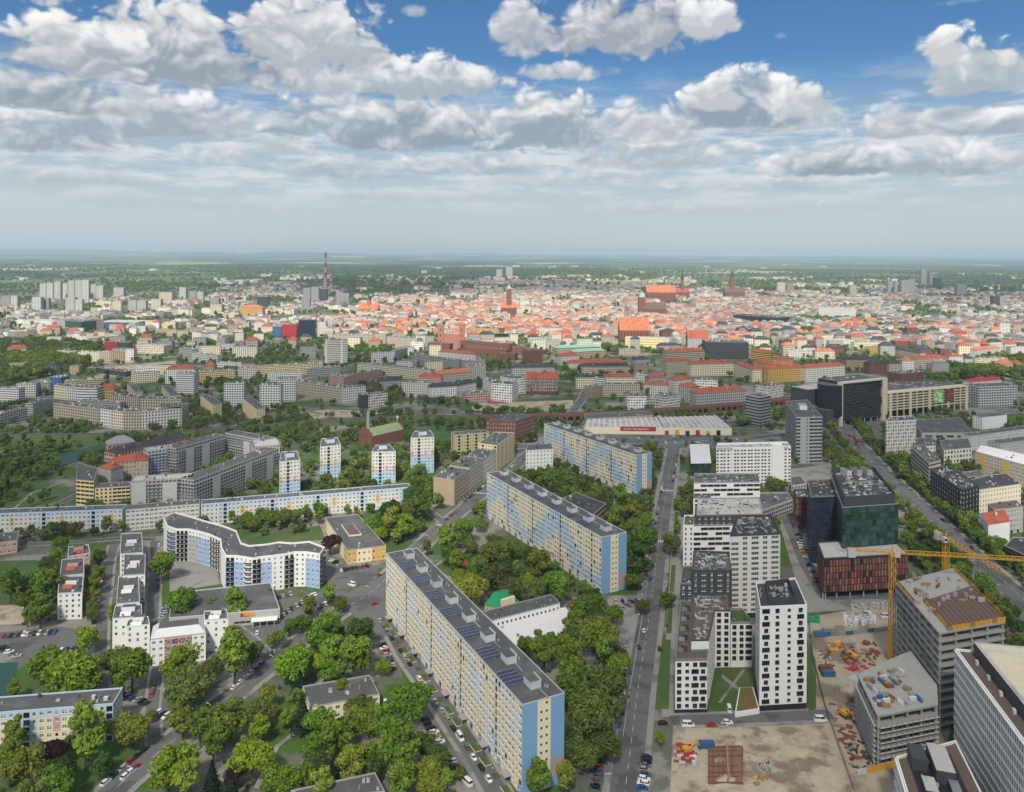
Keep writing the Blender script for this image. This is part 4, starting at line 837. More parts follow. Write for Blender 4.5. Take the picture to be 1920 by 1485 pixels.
b = MB(org); q = [pt(.14, .0), pt(1.0, 0), pt(.98, .60), pt(.14, .52)]; b.prism(ccw([xy(x) for x in q]), 42.05, 43.0, 0); b.build('formwork_deck', MATS['roof_brown'], root)
for u0, v0, u1, v1 in ((.12, 0, 1.02, 0), (1.02, 0, 1.0, 1.0), (.14, 0, .14, .55), (.0, .55, .0, .98)):
	a, c = pt(u0, v0), pt(u1, v1); k = int((c - a).length / 2.4)
	for i in range(k):
		p0, p1 = a.lerp(c, (i + .04) / k), a.lerp(c, (i + .96) / k); m_ = (p0 + p1) / 2; d_ = p1 - p0; b = MB(org); b.obox(m_, math.atan2(d_.y, d_.x), d_.length, .12, 41.6, 43.9 + (i % 2) * .15, bottom=True); b.build('edge_board', MATS['crane' if i % 5 else 'wood'], root)
for i in range(11):
	for s in range(2):
		u = .19 + .075 * i; p0, p1 = pt(u, .02 if s == 0 else .24), pt(u, .22 if s == 0 else .5); b = MB(org); b.beam((p0.x, p0.y, 43.08), (p1.x, p1.y, 43.08), .12); b.build('rebar_strip', MATS['rust'], root)
r = random.Random(4)
for i in range(34):
	u, v = r.uniform(.05, .95), r.uniform(.3, .97); p = pt(u, v); b = MB(org); t = r.random()
	if t < .45: b.obox(p, r.uniform(0, 3), r.uniform(1, 3.5), r.uniform(.3, .6), 42.05, 42.05 + r.uniform(1.2, 3.2)); b.build('core_wall', MATS['concrete'], root)
	elif t < .7: b.obox(p, r.uniform(0, 3), r.uniform(2, 5), .5, 42.05, 43.4); b.build('timber_stack', MATS[r.choice(('wood', 'rust', 'metal_grey'))], root)
	else: b.beam((p.x, p.y, 43), (p.x + r.uniform(-4, 4), p.y + r.uniform(-3, 3), 43.3), .15); b.build('rebar_bundle', MATS['rust'], root)
fl_, nl_ = Vector(G(1681, 1092, 42)), Vector(G(1762, 1186, 42))
for k, (t0, t1, z) in enumerate(((.0, .42, 36), (.38, .95, 29))): # green dust nets hung on the long side
	a, c = fl_.lerp(nl_, t0), fl_.lerp(nl_, t1); e = Vector(xy(c - a)).normalized(); n = Vector((e.y, -e.x)); n = n if n.x < 0 else -n; b = MB(org)
	for i in range(8):
		p, q = a.lerp(c, i / 8), a.lerp(c, (i + 1) / 8); za, zb = z - i * .5, z - (i + 1) * .5; o0, o1 = Vector(xy(p)) + n * .7, Vector(xy(q)) + n * .7; w_ = 2.6 + .5 * math.sin(i * 1.7); b.quad((*o0, za - w_), (*o1, zb - w_ - .3 * math.sin(i)), (*(o1 + n * 1.2), zb), (*(o0 + n * 1.2), za))
	b.build('dust_net', MATS['net_green'], root)
PP = GP([(1609, 1264), (1646.4, 1341), (1757, 1320), (1755, 1284), (1708, 1222), (1690, 1228)], 20.5)
root, P, org, dz = frame_building('podium_shell', 'lower concrete podium of the building site with scaffolded front', PP, 20.5, 4.1, (5, 5, 5, 5))
a, c = Vector(G(1646.4, 1341, 20.5)), Vector(G(1757, 1320, 20.5)); a2 = Vector(G(1609, 1264, 20.5))
for p0, p1, nm in ((a, c, 1), (a2, a, 2)): # scaffold: standards, ledgers and boards
	e = Vector(xy(p1 - p0)); L = e.length; e /= L; n = Vector((e.y, -e.x)); k = int(L / 2.5)
	for j in range(8):
		z = 2 * (j + 1); b = MB(org); m_ = (Vector(xy(p0)) + Vector(xy(p1))) / 2 + n * 1.1; b.obox(m_, math.atan2(e.y, e.x), L, .8, z - .06, z, bottom=True); b.build('scaffold_board', MATS['scaffold'], root)
	for i in range(k + 1):
		b = MB(org); q = Vector(xy(p0)) + e * (L * i / k) + n * 1.5; b.beam((*q, 0), (*q, 17.5), .07); b.build('scaffold_standard', MATS['metal_grey'], root)
for i in range(44):
	u, v = r.uniform(.06, .8), r.uniform(.08, .92); p = a.lerp(c, u).lerp(a2.lerp(Vector(G(1700, 1246, 20.5)), u), v); b = MB(org); t = i % 3; ang = r.choice((.2, 1.75)) + r.uniform(-.1, .1)
	b.obox(p, ang, r.uniform(2, 4), r.uniform(.8, 1.4), 20.55, 20.55 + r.uniform(.6, 1.6)); b.build('pallet_stack', MATS[('metal_white', 'metal_grey', 'wood', 'container_blue', 'rust', 'concrete')[(t + i) % 6]], root)
# ------------------------------------------------------------------ tower cranes
def lattice(mb, a, b, w, step, m=0, t=.11, tri_=False):
	a, b = Vector(a), Vector(b); d = b - a; L = d.length; d /= L; s = d.cross(Vector((0, 0, 1))); s = Vector((1, 0, 0)) if s.length < .1 else s.normalized(); u = s.cross(d).normalized()
	ch = [s * w / 2 + u * w / 2, -s * w / 2 + u * w / 2, -s * w / 2 - u * w / 2, s * w / 2 - u * w / 2] if not tri_ else [s * w / 2, -s * w / 2, u * w]
	for c in ch: mb.beam(a + c, b + c, t, m)
	k = max(1, int(L / step))
	for i in range(k):
		for j in range(len(ch)):
			c0, c1 = ch[j], ch[(j + 1) % len(ch)]; p, q = a + d * (L * i / k), a + d * (L * (i + 1) / k); mb.beam(p + (c0 if i % 2 else c1), q + (c1 if i % 2 else c0), t * .6, m)
def crane(label, base, H, ang, jib, cj, z0=0.):
	root = thing('tower_crane', label, 'crane', (base[0], base[1], z0), 'tower cranes on the building site'); C0 = Vector((0, 0, 0)); d = Vector((math.cos(ang), math.sin(ang), 0))
	b = MB(); lattice(b, (0, 0, 0), (0, 0, H), 2.2, 2.2, t=.16); b.build('mast', MATS['crane'], root)
	b = MB(); b.cyl((0, 0), 1.7, H, H + 1.2, 12); b.build('slewing_ring', MATS['crane'], root)
	b = MB(); lattice(b, d * 1.5 + Vector((0, 0, H + 1.4)), d * jib + Vector((0, 0, H + 1.4)), 1.6, 1.7, t=.12, tri_=True); b.build('jib', MATS['crane'], root)
	b = MB(); lattice(b, -d * 1.0 + Vector((0, 0, H + 1.4)), -d * cj + Vector((0, 0, H + 1.4)), 1.5, 1.8, t=.13, tri_=True); b.build('counter_jib', MATS['crane'], root)
	b = MB(); b.obox(-d * (cj - 1.8), ang, 3.4, 2.6, H - 1.6, H + 2.4, bottom=True); b.build('counterweight', MATS['metal_white'], root)
	s = Vector((-d.y, d.x, 0)); b = MB(); b.obox(d * 1.6 - s * 1.7, ang, 2.6, 1.7, H + .1, H + 2.5, 0, bottom=True); cab = b.build('cab', MATS['metal_white'], root)
	b = MB(); b.obox(d * 2.92 - s * 1.7, ang, .06, 1.4, H + .9, H + 2.2); b.build('cab_window', MATS['glass_dark'], cab)
	b = MB(); b.beam((0, 0, H + 1.2), (0, 0, H + 5.2), .35, r2=.2); b.build('tower_top', MATS['crane'], root)
	b = MB(); t = d * (jib * .6); b.obox(t, ang, 1.6, 1.2, H + .9, H + 1.3, bottom=True); b.beam((t.x, t.y, H + .9), (t.x, t.y, H - 9), .06); b.obox(t, ang, .6, .4, H - 10, H - 9, bottom=True); b.build('trolley_hook', MATS['steel_dark'], root)
	b = MB(); b.obox((0, 0), ang, 6, 6, 0, .5); b.build('foundation', MATS['concrete'], root)
	return root
c1 = G(1672, 1245); crane('big yellow tower crane with its mast in front of the red panel block', c1, 53, R(-8), 72, 21)
c2 = Vector((227, 411, 0)); crane('second yellow tower crane, farther back, jib slanting over the concrete tower', c2, 51.5, R(-88), 44, 9)
# ------------------------------------------------------------------ white finned office at the lower right
def finned(label, P, h, fh, z0=0., roofm='roof_brown', bw=1.75, gap=None):
	P = ccw(P); org = (*(sum((Vector(p) for p in P), Vector((0, 0))) / len(P)), 0); root = thing('office_building', label, 'office building', org, 'white finned offices'); keep(P, 1.5); nf = round((h - z0) / fh); dz = (h - z0) / nf
	for i in range(len(P)):
		a, b2 = Vector(P[i]), Vector(P[(i + 1) % len(P)])
		W = MB(org); W.quad((*a, 0), (*b2, 0), (*b2, h), (*a, h)); W.build('wall', MATS['glass_dark'], root)
		if not facing(a, b2): continue
		L = (b2 - a).length; e = (b2 - a) / L; n = Vector((e.y, -e.x)); k = round(L / bw)
		for j in range(nf + 1):
			b = MB(org); b.obox((a + b2) / 2 + n * .28, math.atan2(e.y, e.x), L + .56, .56, z0 + j * dz - .30, z0 + j * dz + .28, bottom=True); b.build('floor_band', MATS['white_wall'], root)
		fm = MB(); fm.box(-.2, .2, -.34, 0, .28, dz - .30); fme = fm.mesh('fin', [MATS['white_wall']]); sm = MB(); sm.box(-.14, .14, -.42, 0, 0, dz * nf); W2 = []
		for q in range(k + 1):
			for j in range(nf):
				link('fin', fme, root, Matrix.Translation(-Vector(org)) @ wall_matrix(a, e, min(L - .1, .1 + (L - .2) * q / k), z0 + j * dz)) if len(W2) < 300 else None; W2.append(1)
		if len(W2) > 300:
			b = MB(org); cnt = 0
			for q in range(k + 1):
				for j in range(nf):
					cnt += 1
					if cnt > 300: b.add(fm.v, fm.f, fm.m, wall_matrix(a, e, min(L - .1, .1 + (L - .2) * q / k), z0 + j * dz))
			b.build('fins', MATS['white_wall'], root, kind='stuff')
	flat_roof(root, P, h, org, roofm, 'white_wall', .9, .5); return root, P, org
z = 42.; a = Vector(xy(G(1791.8, 1219.8, z))); c = Vector(xy(G(1920, 1393.6, z))); e = (c - a).normalized(); n = Vector((-e.y, e.x)); n = n if n.x > 0 else -n
PF = [tuple(a), tuple(a + e * 110), tuple(a + e * 110 + n * 34), tuple(a + n * 34)]
root, P, org = finned('tall white finned office with brown roof terrace and cream upper roof', PF, z, 3.82)
Q = ccw([tuple(a + e * 3 + n * 5.5), tuple(a + e * 105 + n * 5.5), tuple(a + e * 105 + n * 32), tuple(a + e * 3 + n * 32)]); b = MB(org); b.prism(Q, z, z + 5.5, 0, 1); b.build('penthouse', mm('dark_wall roof_pale'), root)
b = MB(org); b.prism(inset(Q, 1.5), z + 5.5, z + 5.52, 0); mat('roof_cream', (.60, .53, .38), .85, var=.12, scale=.08, col2=(.50, .44, .32), c2s=.05); b.build('roof', MATS['roof_cream'], root); hvac(root, [tuple(a + e * q + n * w) for q, w in ((26, 12), (60, 12), (60, 28), (26, 28))], z + 5.5, org, 26, (.8, 2.6), (.6, 1.6), 2)
for k in range(9): b = MB(org); b.obox(a + e * (10 + k * 11) + n * 4.2, math.atan2(e.y, e.x), 1.6, .9, z, z + 1.5); b.build('air_unit', MATS['metal_white'], root)
z2 = 20.; PL = GP([(1680, 1423), (1722, 1560), (1850, 1510), (1792, 1392)], z2)
root, P, org = finned('low white finned wing with dark machinery roof at the picture corner', PL, z2, 3.82)
Qs = inset(P, 4); b = MB(org); b.prism(Qs, z2, z2 + .02, 0); b.build('plant_deck', MATS['black_wall'], root)
cc = Vector(org[:2]); ev = (Vector(P[1]) - Vector(P[0])).normalized()
for k, (u, v, lx, ly, hh, m_) in enumerate(((-7, 2, 16, 6, 4.6, 'roof_pale'), (-9, -5, 9, 5, 4.2, 'dark_wall'), (6, -4, 8, 4, 2.6, 'roof_pale'), (6, 4, 10, 3, 2.2, 'metal_grey'))):
	b = MB(org); b.obox(cc + ev * u + Vector((-ev.y, ev.x)) * v, math.atan2(ev.y, ev.x), lx, ly, z2 + .02, z2 + hh, 0, 1 if m_ != 'dark_wall' else 0); b.build('plant_box', mm('dark_wall ' + m_), root)
hvac(root, Qs, z2 + .02, org, 14, (.7, 2), (.8, 2.2), 17)
# ------------------------------------------------------------------ loose things on the site
def pile(name, label, cat, c, fn, group=None): root = thing(name, label, cat, (c[0], c[1], 0), group); fn(root, c); return root
def container(label, px, py, ang, m='container_blue', L=6.1, s=1, z=0.):
	c = G(px, py, z); root = thing('site_container', label, 'container', (c.x, c.y, z), 'containers on the building sites'); b = MB(); b.obox((0, 0), ang, L, 2.44, .1, 2.6); b.build('shell', MATS[m], root)
	rb = MB()
	for k in range(int(L / .6)):
		for sd in (-1, 1): p = Vector((math.cos(ang), math.sin(ang))) * (-L / 2 + .3 + k * .6) + Vector((-math.sin(ang), math.cos(ang))) * (1.25 * sd); rb.obox(p, ang, .22, .06, .15, 2.5)
	rb.build('ribs', MATS[m], root, kind='stuff'); b = MB(); b.obox(Vector((math.cos(ang), math.sin(ang))) * (L / 2 + .03), ang, .06, 1.1, .2, 2.3); b.build('door', MATS['steel_dark'], root)
	return root
container('blue container on the bare dirt lot by the timber grid', 1325, 1402, 0.0)
for k, (x, y, an, lab, m_) in enumerate(((1537, 1193, .05, 'blue roofed container by the green tarpaulin', 'container_blue'), (1553, 1186, .05, 'pale blue container beside the fence, second in its pair', 'metal_grey'), (1553, 1268, .1, 'blue container in the trench edge by red formwork', 'container_blue'), (1548, 1258, .1, 'rusty brown container behind the blue trench container', 'rust'), (1590, 1213, .1, 'grey container along the long site hoarding', 'metal_grey'))): container(lab, x, y, an, m_)
def stack_field(name, label, cat, poly, n, mats, sz, hz, part, seed, ang=None):
	"""one laid-out heap of site material: each piece is a part"""
	P = ccw(GP(poly, 0)); r = random.Random(seed); c = sum((Vector(p) for p in P), Vector((0, 0))) / len(P); org = (*c, 0); root = thing(name, label, cat, org)
	x0, x1, y0, y1 = min(p[0] for p in P), max(p[0] for p in P), min(p[1] for p in P), max(p[1] for p in P); k = 0
	for _ in range(n * 10):
		if k >= n: break
		p = (r.uniform(x0, x1), r.uniform(y0, y1))
		if not inside(p, P): continue
		k += 1; b = MB(org); h = r.uniform(*hz); b.obox(p, (ang if ang is not None else r.uniform(0, 3.1)) + r.uniform(-.15, .15), r.uniform(*sz), r.uniform(sz[0] * .5, sz[0] * 1.2), .0, h); b.build(part, MATS[r.choice(mats)], root)
	return root
stack_field('formwork_heap', 'heap of dark red formwork panels inside the excavation', 'formwork', [(1570, 1212), (1640, 1204), (1655, 1250), (1585, 1262)], 70, ('rust', 'rust', 'red_paint', 'roof_brown', 'wood'), (1.2, 4.2), (.3, 1.3), 'panel', 3)
stack_field('insulation_stack', 'white wrapped pallets stacked behind the crane mast', 'pallets', [(1580, 1156), (1642, 1152), (1645, 1172), (1586, 1178)], 46, ('white_sheet', 'metal_white'), (1.2, 2.4), (1.2, 2.6), 'pallet', 4, .05)
stack_field('pallet_rows', 'grey block pallets in rows beside the paved car park', 'pallets', [(1596, 1136), (1668, 1128), (1668, 1142), (1598, 1148)], 48, ('metal_grey', 'roof_pale', 'gravel'), (1.1, 1.8), (.8, 1.4), 'pallet', 5, .05)
stack_field('timber_heap', 'yellow timber beams beside the excavation wall', 'timber', [(1556, 1208), (1590, 1200), (1590, 1215), (1560, 1222)], 30, ('wood', 'ochre', 'crane'), (2, 4.5), (.2, .8), 'beam', 6, .1)
stack_field('scrap_heap', 'mixed scrap and blue barrels by the site fence', 'scrap', [(1532, 1222), (1556, 1218), (1566, 1250), (1540, 1256)], 34, ('rust', 'container_blue', 'steel_dark', 'wood', 'metal_white'), (.8, 2.6), (.3, 1.3), 'piece', 7)
stack_field('pipe_row', 'row of concrete planks lying next to the podium', 'planks', [(1578, 1272), (1612, 1266), (1620, 1290), (1600, 1300)], 16, ('gravel', 'roof_pale'), (5, 7), (.2, .5), 'plank', 8, -.9)
stack_field('rebar_heap', 'rusty reinforcement cages along the podium trench', 'steel', [(1560, 1320), (1600, 1310), (1600, 1390), (1575, 1395)], 30, ('rust', 'roof_brown', 'wood'), (1.5, 4.5), (.15, .6), 'bar', 9)
stack_field('tarpaulin_heap', 'green tarpaulin covered pile at the site edge', 'tarpaulin', [(1514, 1160), (1532, 1158), (1533, 1170), (1516, 1172)], 10, ('green_sheet',), (1.6, 3.4), (1, 2), 'sheet', 10, .1)
stack_field('dark_scrap', 'dark steel parts in the yard by the yellow hoarding', 'scrap', [(1583, 1395), (1622, 1388), (1640, 1440), (1600, 1445)], 40, ('steel_dark', 'metal_grey', 'rust', 'dark_wall'), (.8, 2.6), (.3, 1.4), 'piece', 11)
stack_field('sand_bags', 'yellow and wooden material heap on the dirt lot', 'pallets', [(1415, 1455), (1442, 1452), (1442, 1468), (1418, 1472)], 9, ('wood', 'ochre', 'sand'), (1.4, 2.4), (.4, 1), 'pallet', 12)
stack_field('machine_parts', 'grey machine parts beside the timber grid on dirt', 'scrap', [(1425, 1432), (1446, 1432), (1446, 1450), (1428, 1450)], 16, ('metal_grey', 'roof_pale', 'steel_dark'), (.8, 2.2), (.4, 1.2), 'piece', 13)
stack_field('red_skip_stack', 'red crates and yellow machine at the left of the dirt lot', 'crates', [(1266, 1398), (1304, 1398), (1304, 1436), (1266, 1436)], 22, ('red_paint', 'crane', 'rust', 'metal_white'), (1.2, 3.2), (.5, 1.7), 'crate', 14, 0.)
P = GP([(1328, 1404), (1392, 1402), (1392, 1472), (1328, 1472)], 0); root = thing('timber_grid', 'rust brown timber and steel floor grid on bare dirt', 'grid', (*(Vector(P[0]) + Vector(P[2])) / 2, 0)); o2 = root.location
mat('grid_soil', (.20, .125, .085), .95, var=.2); b = MB(o2); b.prism(ccw(P), 0.02, .62); b.build('soil_bed', MATS['grid_soil'], root)
for k in range(8):
	for sd in range(2):
		if (k, sd) in ((3, 0), (6, 1)): continue
		t = min(1, max(0, k / 7 + r.uniform(-.02, .02))); q0, q1 = (Vector(P[0]).lerp(Vector(P[1]), t), Vector(P[3]).lerp(Vector(P[2]), t)) if sd else (Vector(P[0]).lerp(Vector(P[3]), t), Vector(P[1]).lerp(Vector(P[2]), t)); b = MB(o2); b.beam((*q0.lerp(q1, r.uniform(-.03, .03)), .9 + .1 * sd), (*q0.lerp(q1, r.uniform(.82, 1.04)), .9 + .1 * sd), r.uniform(.1, .18)); b.build('beam', MATS['rust'], root)
b = MB(o2); b.beam((*Vector(P[0]).lerp(Vector(P[1]), .55), 1.15), (*Vector(P[3]).lerp(Vector(P[2]), .6), 1.15), .4); b.build('plank', MATS['wood'], root)
def hoarding(label, pts, h, m, step=2.5, mpost='metal_grey', name='site_fence'):
	W = [Vector(xy(G(x, y))) for x, y in pts]; root = thing(name, label, 'fence', (*W[0], 0)); o2 = root.location; i = 0
	for a, b2 in zip(W, W[1:]):
		k = max(1, round((b2 - a).length / step))
		for q in range(k):
			p0, p1 = a.lerp(b2, q / k), a.lerp(b2, (q + .98) / k); mid = (p0 + p1) / 2; d_ = p1 - p0; b = MB(o2); b.obox(mid, math.atan2(d_.y, d_.x), d_.length, .08, 0.02, h); b.build('panel', MATS[m if isinstance(m, str) else m[i % len(m)]], root); i += 1
hoarding('long grey hoarding between white tower and the excavation', [(1516, 1165), (1525, 1240), (1548, 1330), (1572, 1400), (1600, 1482)], 2.2, 'metal_grey', 4)
hoarding('yellow and white hoarding in front of the scaffolded podium', [(1607, 1454), (1680, 1438)], 2.4, ('metal_white', 'crane', 'crane', 'crane'), 4.5)
hoarding('blue-grey hoarding behind the excavation with stacked materials', [(1516, 1195), (1600, 1190), (1665, 1182)], 2.2, ('metal_grey', 'metal_grey', 'container_blue'), 4)

def excavator(label, px, py, ang, m_='crane'):
	c = G(px, py); root = thing('excavator', label, 'excavator', (c.x, c.y, .3), 'excavators'); root.rotation_euler[2] = ang
	for s_ in (-1, 1): b = MB(); b.box(-2, 2, s_ * 1.2 - .3, s_ * 1.2 + .3, 0, .9, bottom=True); b.build('track', MATS['steel_dark'], root)
	b = MB(); b.box(-2.2, 1.2, -1.3, 1.3, 1.0, 2.3, bottom=True); b.build('body', MATS[m_], root); b = MB(); b.box(.1, 1.6, .25, 1.3, 1.0, 3.1, bottom=True); cb = b.build('cab', MATS[m_], root); b = MB(); b.box(.3, 1.64, .21, 1.34, 2.0, 2.9); b.build('cab_window', MATS['glass_dark'], cb)
	b = MB(); b.beam((1.2, -.3, 2), (4.2, -.3, 4.4), .28, r2=.2); b.build('boom', MATS[m_], root); b = MB(); b.beam((4.2, -.3, 4.4), (5.4, -.3, 1.6), .18); b.build('arm', MATS[m_], root); b = MB(); b.box(4.9, 5.9, -.8, .2, .6, 1.6, bottom=True); b.build('bucket', MATS['steel_dark'], root)
excavator('yellow excavator at the left edge of the dirt lot', 1290, 1412, .4); excavator('orange excavator by the dug trench behind the hoarding', 1600, 1236, 2.2); excavator('small excavator working at the podium trench', 1585, 1345, -1.2)
# ------------------------------------------------------------------ left half, near
def wave_house(label):
	"""curving white and blue apartment house with round balconies"""
	h = 20.
	back = [(307, 973), (328, 962), (347, 967), (383, 978), (417, 987), (443, 997), (452, 1020), (467, 1025), (500, 1022), (523, 1018), (547, 1020), (580, 1017), (609, 1028)]
	front = [(600, 1041), (573, 1037), (552, 1037), (533, 1041), (510, 1044), (490, 1046), (473, 1049), (457, 1046), (440, 1044), (423, 1044), (415, 1030), (413, 1013), (393, 1004), (372, 998), (353, 994), (330, 994), (313, 988)]
	P = GP(back + front, h); sgn = area(P) > 0; P = P if sgn else P[::-1]; org = (*(sum((Vector(p) for p in P), Vector((0, 0))) / len(P)), 0); root = thing('apartment_house', label, 'apartment block', org); keep(P, 2)
	W = Wall(root, org); nb_ = 0; B = {}
	for i in range(len(P)):
		a, b = P[i], P[(i + 1) % len(P)]; L = (Vector(b) - Vector(a)).length
		if not facing(a, b, -.1): W.plain(a, b, 0, h); continue
		col = (2, 0, 1, 2, 0, 1, 0, 2)[nb_ % 8]; bal = nb_ % 3 == 1; nb_ += 1
		W.grid(a, b, 0, h, 3.0, h / 7, (lambda col, bal: lambda i, j, nb, nf, cw, ch: ((2.0, 2.2, .15) if bal else (1.2, 1.4, .9)) + (0 if j == nf - 1 else col, 'dark' if bal else 'white', 0))(col, bal), .25)
		if bal or nb_ in (1, 2, 10, 11):
			A_, B_ = Vector(a), Vector(b); e = (B_ - A_).normalized(); n = Vector((e.y, -e.x))
			for j in range(1, 7):
				bm = MB(org); z = j * h / 7; k = 6; pts = [A_ + e * .3] + [A_.lerp(B_, t / k) + n * (1.5 * math.sin(math.pi * t / k) ** .5) for t in range(1, k)] + [B_ - e * .3]
				bm.prism(ccw([tuple(p) for p in pts]), z - .15, z, 0, bottom=True); rail = [(tuple(p)) for p in pts]
				for p, q in zip(rail, rail[1:]): bm.quad((*p, z), (*q, z), (*q, z + 1.0), (*p, z + 1.0), 1)
				bm.build('balcony', mm('white_wall steel_dark'), root)
	W.done(mm('white_wall grey_wall sky_wall')); flat_roof(root, P, h, org, 'roof_grey', 'white_wall', .9, .5); roof_units(root, P, h, org, 34, sz=(.4, 1.1), hz=(.4, 1.1)); return root
wave_house('curving white and blue apartment house with round balconies and grey roof')
def pal_fn(cols, ww=1.7, wh=1.5, sill=.85, top=None, loggia=None):
	def f(i, j, nb, nf, cw, ch):
		c = cols(i, j, nb, nf)
		if loggia and i % loggia[0] == loggia[1]: return (min(2.3, cw - .3), 2.1, .4, c, 'dark', 0)
		return (ww if (i % 3) else ww * .75, wh, sill, c, 'white', 0)
	return f
def mb_(label, fp, h, mats, fn, **kw): kw.setdefault('far', False); return block(kw.pop('name', 'apartment_block'), label, kw.pop('cat', 'apartment block'), fp, h, mats=mats, wall=mats.split()[0], fn=fn, **kw)
G5 = 'five storey panel blocks with painted gables'
c5 = lambda i, j, nb, nf: (2 if j == nf - 1 else (1 if (i % 11) in (4, 5, 6) and j > 0 else (3 if i % 11 == 9 and j > 1 else 0)))
mb_('cream and turquoise five storey block at the lower left corner', rect_of((-30, 1340), (212, 1321), 12, 15), 15, 'cream pale_blue pale_blue pink', pal_fn(c5, loggia=(11, 5)), mroof='roof_grey', units=9, group=G5, mpar='pale_blue', bw=2.9)
mb_('long low cream and turquoise block, its left end beyond the stepped row', rect_of((-60, 966), (229, 955.5), 11, 15), 15, 'off_white pale_blue pale_blue ochre', pal_fn(c5, loggia=(11, 5)), units=10, group=G5, mpar='pale_blue', bw=3)
mb_('plain middle part of the long low block with open walkways', rect_of((236, 956.5), (374, 945), 11, 15), 15, 'off_white grey_wall', plain_fn(2.3, 1.5, .8), units=8, group=G5, bw=3)
mb_('long low block with orange fan ornaments reaching to the street trees', rect_of((377, 946.5), (770, 914), 11, 15), 15, 'off_white pale_blue pale_blue ochre', pal_fn(c5, loggia=(11, 5)), units=18, group=G5, mpar='pale_blue', bw=3)
mb_('yellow brick school with grey roof among trees, two storeys', GP([(582, 1328), (712, 1303), (693, 1267), (567, 1288)], 7), 7, 'cream pale_blue', plain_fn(1.9, 1.6, .9), fh=3.5, units=9, name='school', cat='school', bw=3.4)
mb_('grey roofed pavilion at the bottom edge between trees', GP([(575, 1500), (722, 1486), (703, 1450), (545, 1484)], 7), 7, 'off_white', plain_fn(1.9, 1.6, .9), fh=3.5, units=6, name='school', cat='school', bw=3.4)
# yellow building with an inner court
O = GP([(651, 1033), (724, 1024), (671, 965), (609, 971)], 8.5); root, org, fp = mb_('yellow and orange office with open inner court by the bend', O, 8.5, 'cream ochre', lambda i, j, nb, nf, cw, ch: (1.3, 1.7, .9, 1 if i in (0, 1) or i > nb - 4 else 0, 'white', 0), fh=4.2, units=6, name='office_building', cat='office building', bw=3.2, mroof='roof_grey')
c = Vector(org[:2]); b = MB(org); Q = [tuple(c + (Vector(p) - c) * .34 + Vector((-2, 2))) for p in fp]; b.prism(Q, 8.52, 9.4, 0, 1); b.build('court_wall', mm('cream roof_pale'), root)
b = MB(org); b.prism(inset(Q, .5), 8.6, 9.43, 1); b.build('court_floor', mm('tan roof_brown'), root)
# supermarket
S0 = GP([(317, 1160), (525, 1143), (507, 1093), (322, 1113)], 7); root, org, fp = mb_('long grey supermarket with dark flat roof and white front', S0, 7, 'grey_wall white_wall', lambda i, j, nb, nf, cw, ch: (cw - .2, 1.0, 1.4, 0, 'dark', 0) if j == 0 and i > nb * .55 else None, fh=3.5, units=6, name='supermarket', cat='supermarket', bw=3, mpar='metal_white', mroof='roof_grey')
a, b2 = Vector(fp[0]), Vector(fp[1]); e = (b2 - a).normalized(); n = Vector((e.y, -e.x)); L = (b2 - a).length; b = MB(org); b.obox(a + e * (L * .86) + n * 2.2, math.atan2(e.y, e.x), L * .24, 4.6, 3.4, 3.8, bottom=True); b.build('canopy', MATS['white_wall'], root)
mat('sign_orange', (.75, .28, .02), .5); b = MB(org); b.obox(a + e * (L * .70) + n * .3, math.atan2(e.y, e.x), 7.5, .3, 5.2, 6.9, bottom=True); sg = b.build('sign', MATS['sign_orange'], root)
b = MB(org); b.obox(a + e * (L * .70 - 2.7) + n * .5, math.atan2(e.y, e.x), 1.5, .12, 5.3, 6.8, bottom=True); b.build('sign_emblem', MATS['red_paint'], sg)
for k in range(4): b = MB(org); b.obox(a + e * (L * (.76 + .065 * k)) + n * 4.2, 0, .25, .25, 0, 3.4); b.build('canopy_post', MATS['metal_white'], root)
# stepped white rows with dark roofs and metal mansards
def step(label, quad_, h, wall='white_wall', accent='metal_white', g='stepped white row houses', roofm='roof_grey', tile=None):
	root, org, fp = mb_(label, GP(quad_, h), h, wall + ' off_white', plain_fn(1.3, 1.5, .9, skip=.25, seed=int(quad_[0][1])), units=5, name='row_house', group=g, mpar='metal_white', mroof=roofm, bw=3.3, fh=2.9)
	c = Vector(org[:2]); e = (Vector(fp[1]) - Vector(fp[0])).normalized(); b = MB(org); b.obox(c + Vector((e.y, -e.x)) * -2, math.atan2(e.y, e.x), (Vector(fp[1]) - Vector(fp[0])).length * .45, 3.4, h, h + 2.3, 0, 1); b.build('attic', mm(wall + ' ' + roofm), root)
	b = MB(org); q = c + Vector((e.y, -e.x)) * 3.4 - e * 2.6; d_ = Vector((e.y, -e.x)) * 1.6; b.quad((*(q + d_), h + .1), (*(q + d_ + e * 5.2), h + .1), (*(q + e * 5.2), h + 1.7), (*q, h + 1.7)); b.build('sloped_glazing', MATS[tile or 'metal_grey'], root)
	return root
Q5 = [((225, 1040), (268, 1037), (266, 1000), (227, 1001)), ((231, 1080), (272, 1078), (273, 1040), (233, 1040)), ((218, 1134), (262, 1130), (260, 1080), (222, 1082)), ((211, 1161), (266, 1157), (266, 1134), (216, 1137))]
for k, q in enumerate(Q5): step('white stepped row house with grey roof, %s from the near gable' % ordinal(4 - k), q, 14.2 + (k % 2) * 1.2)
step('white end house of the stepped row with small dark balconies', ((236, 1176), (281, 1172), (278, 1157), (240, 1160)), 14)
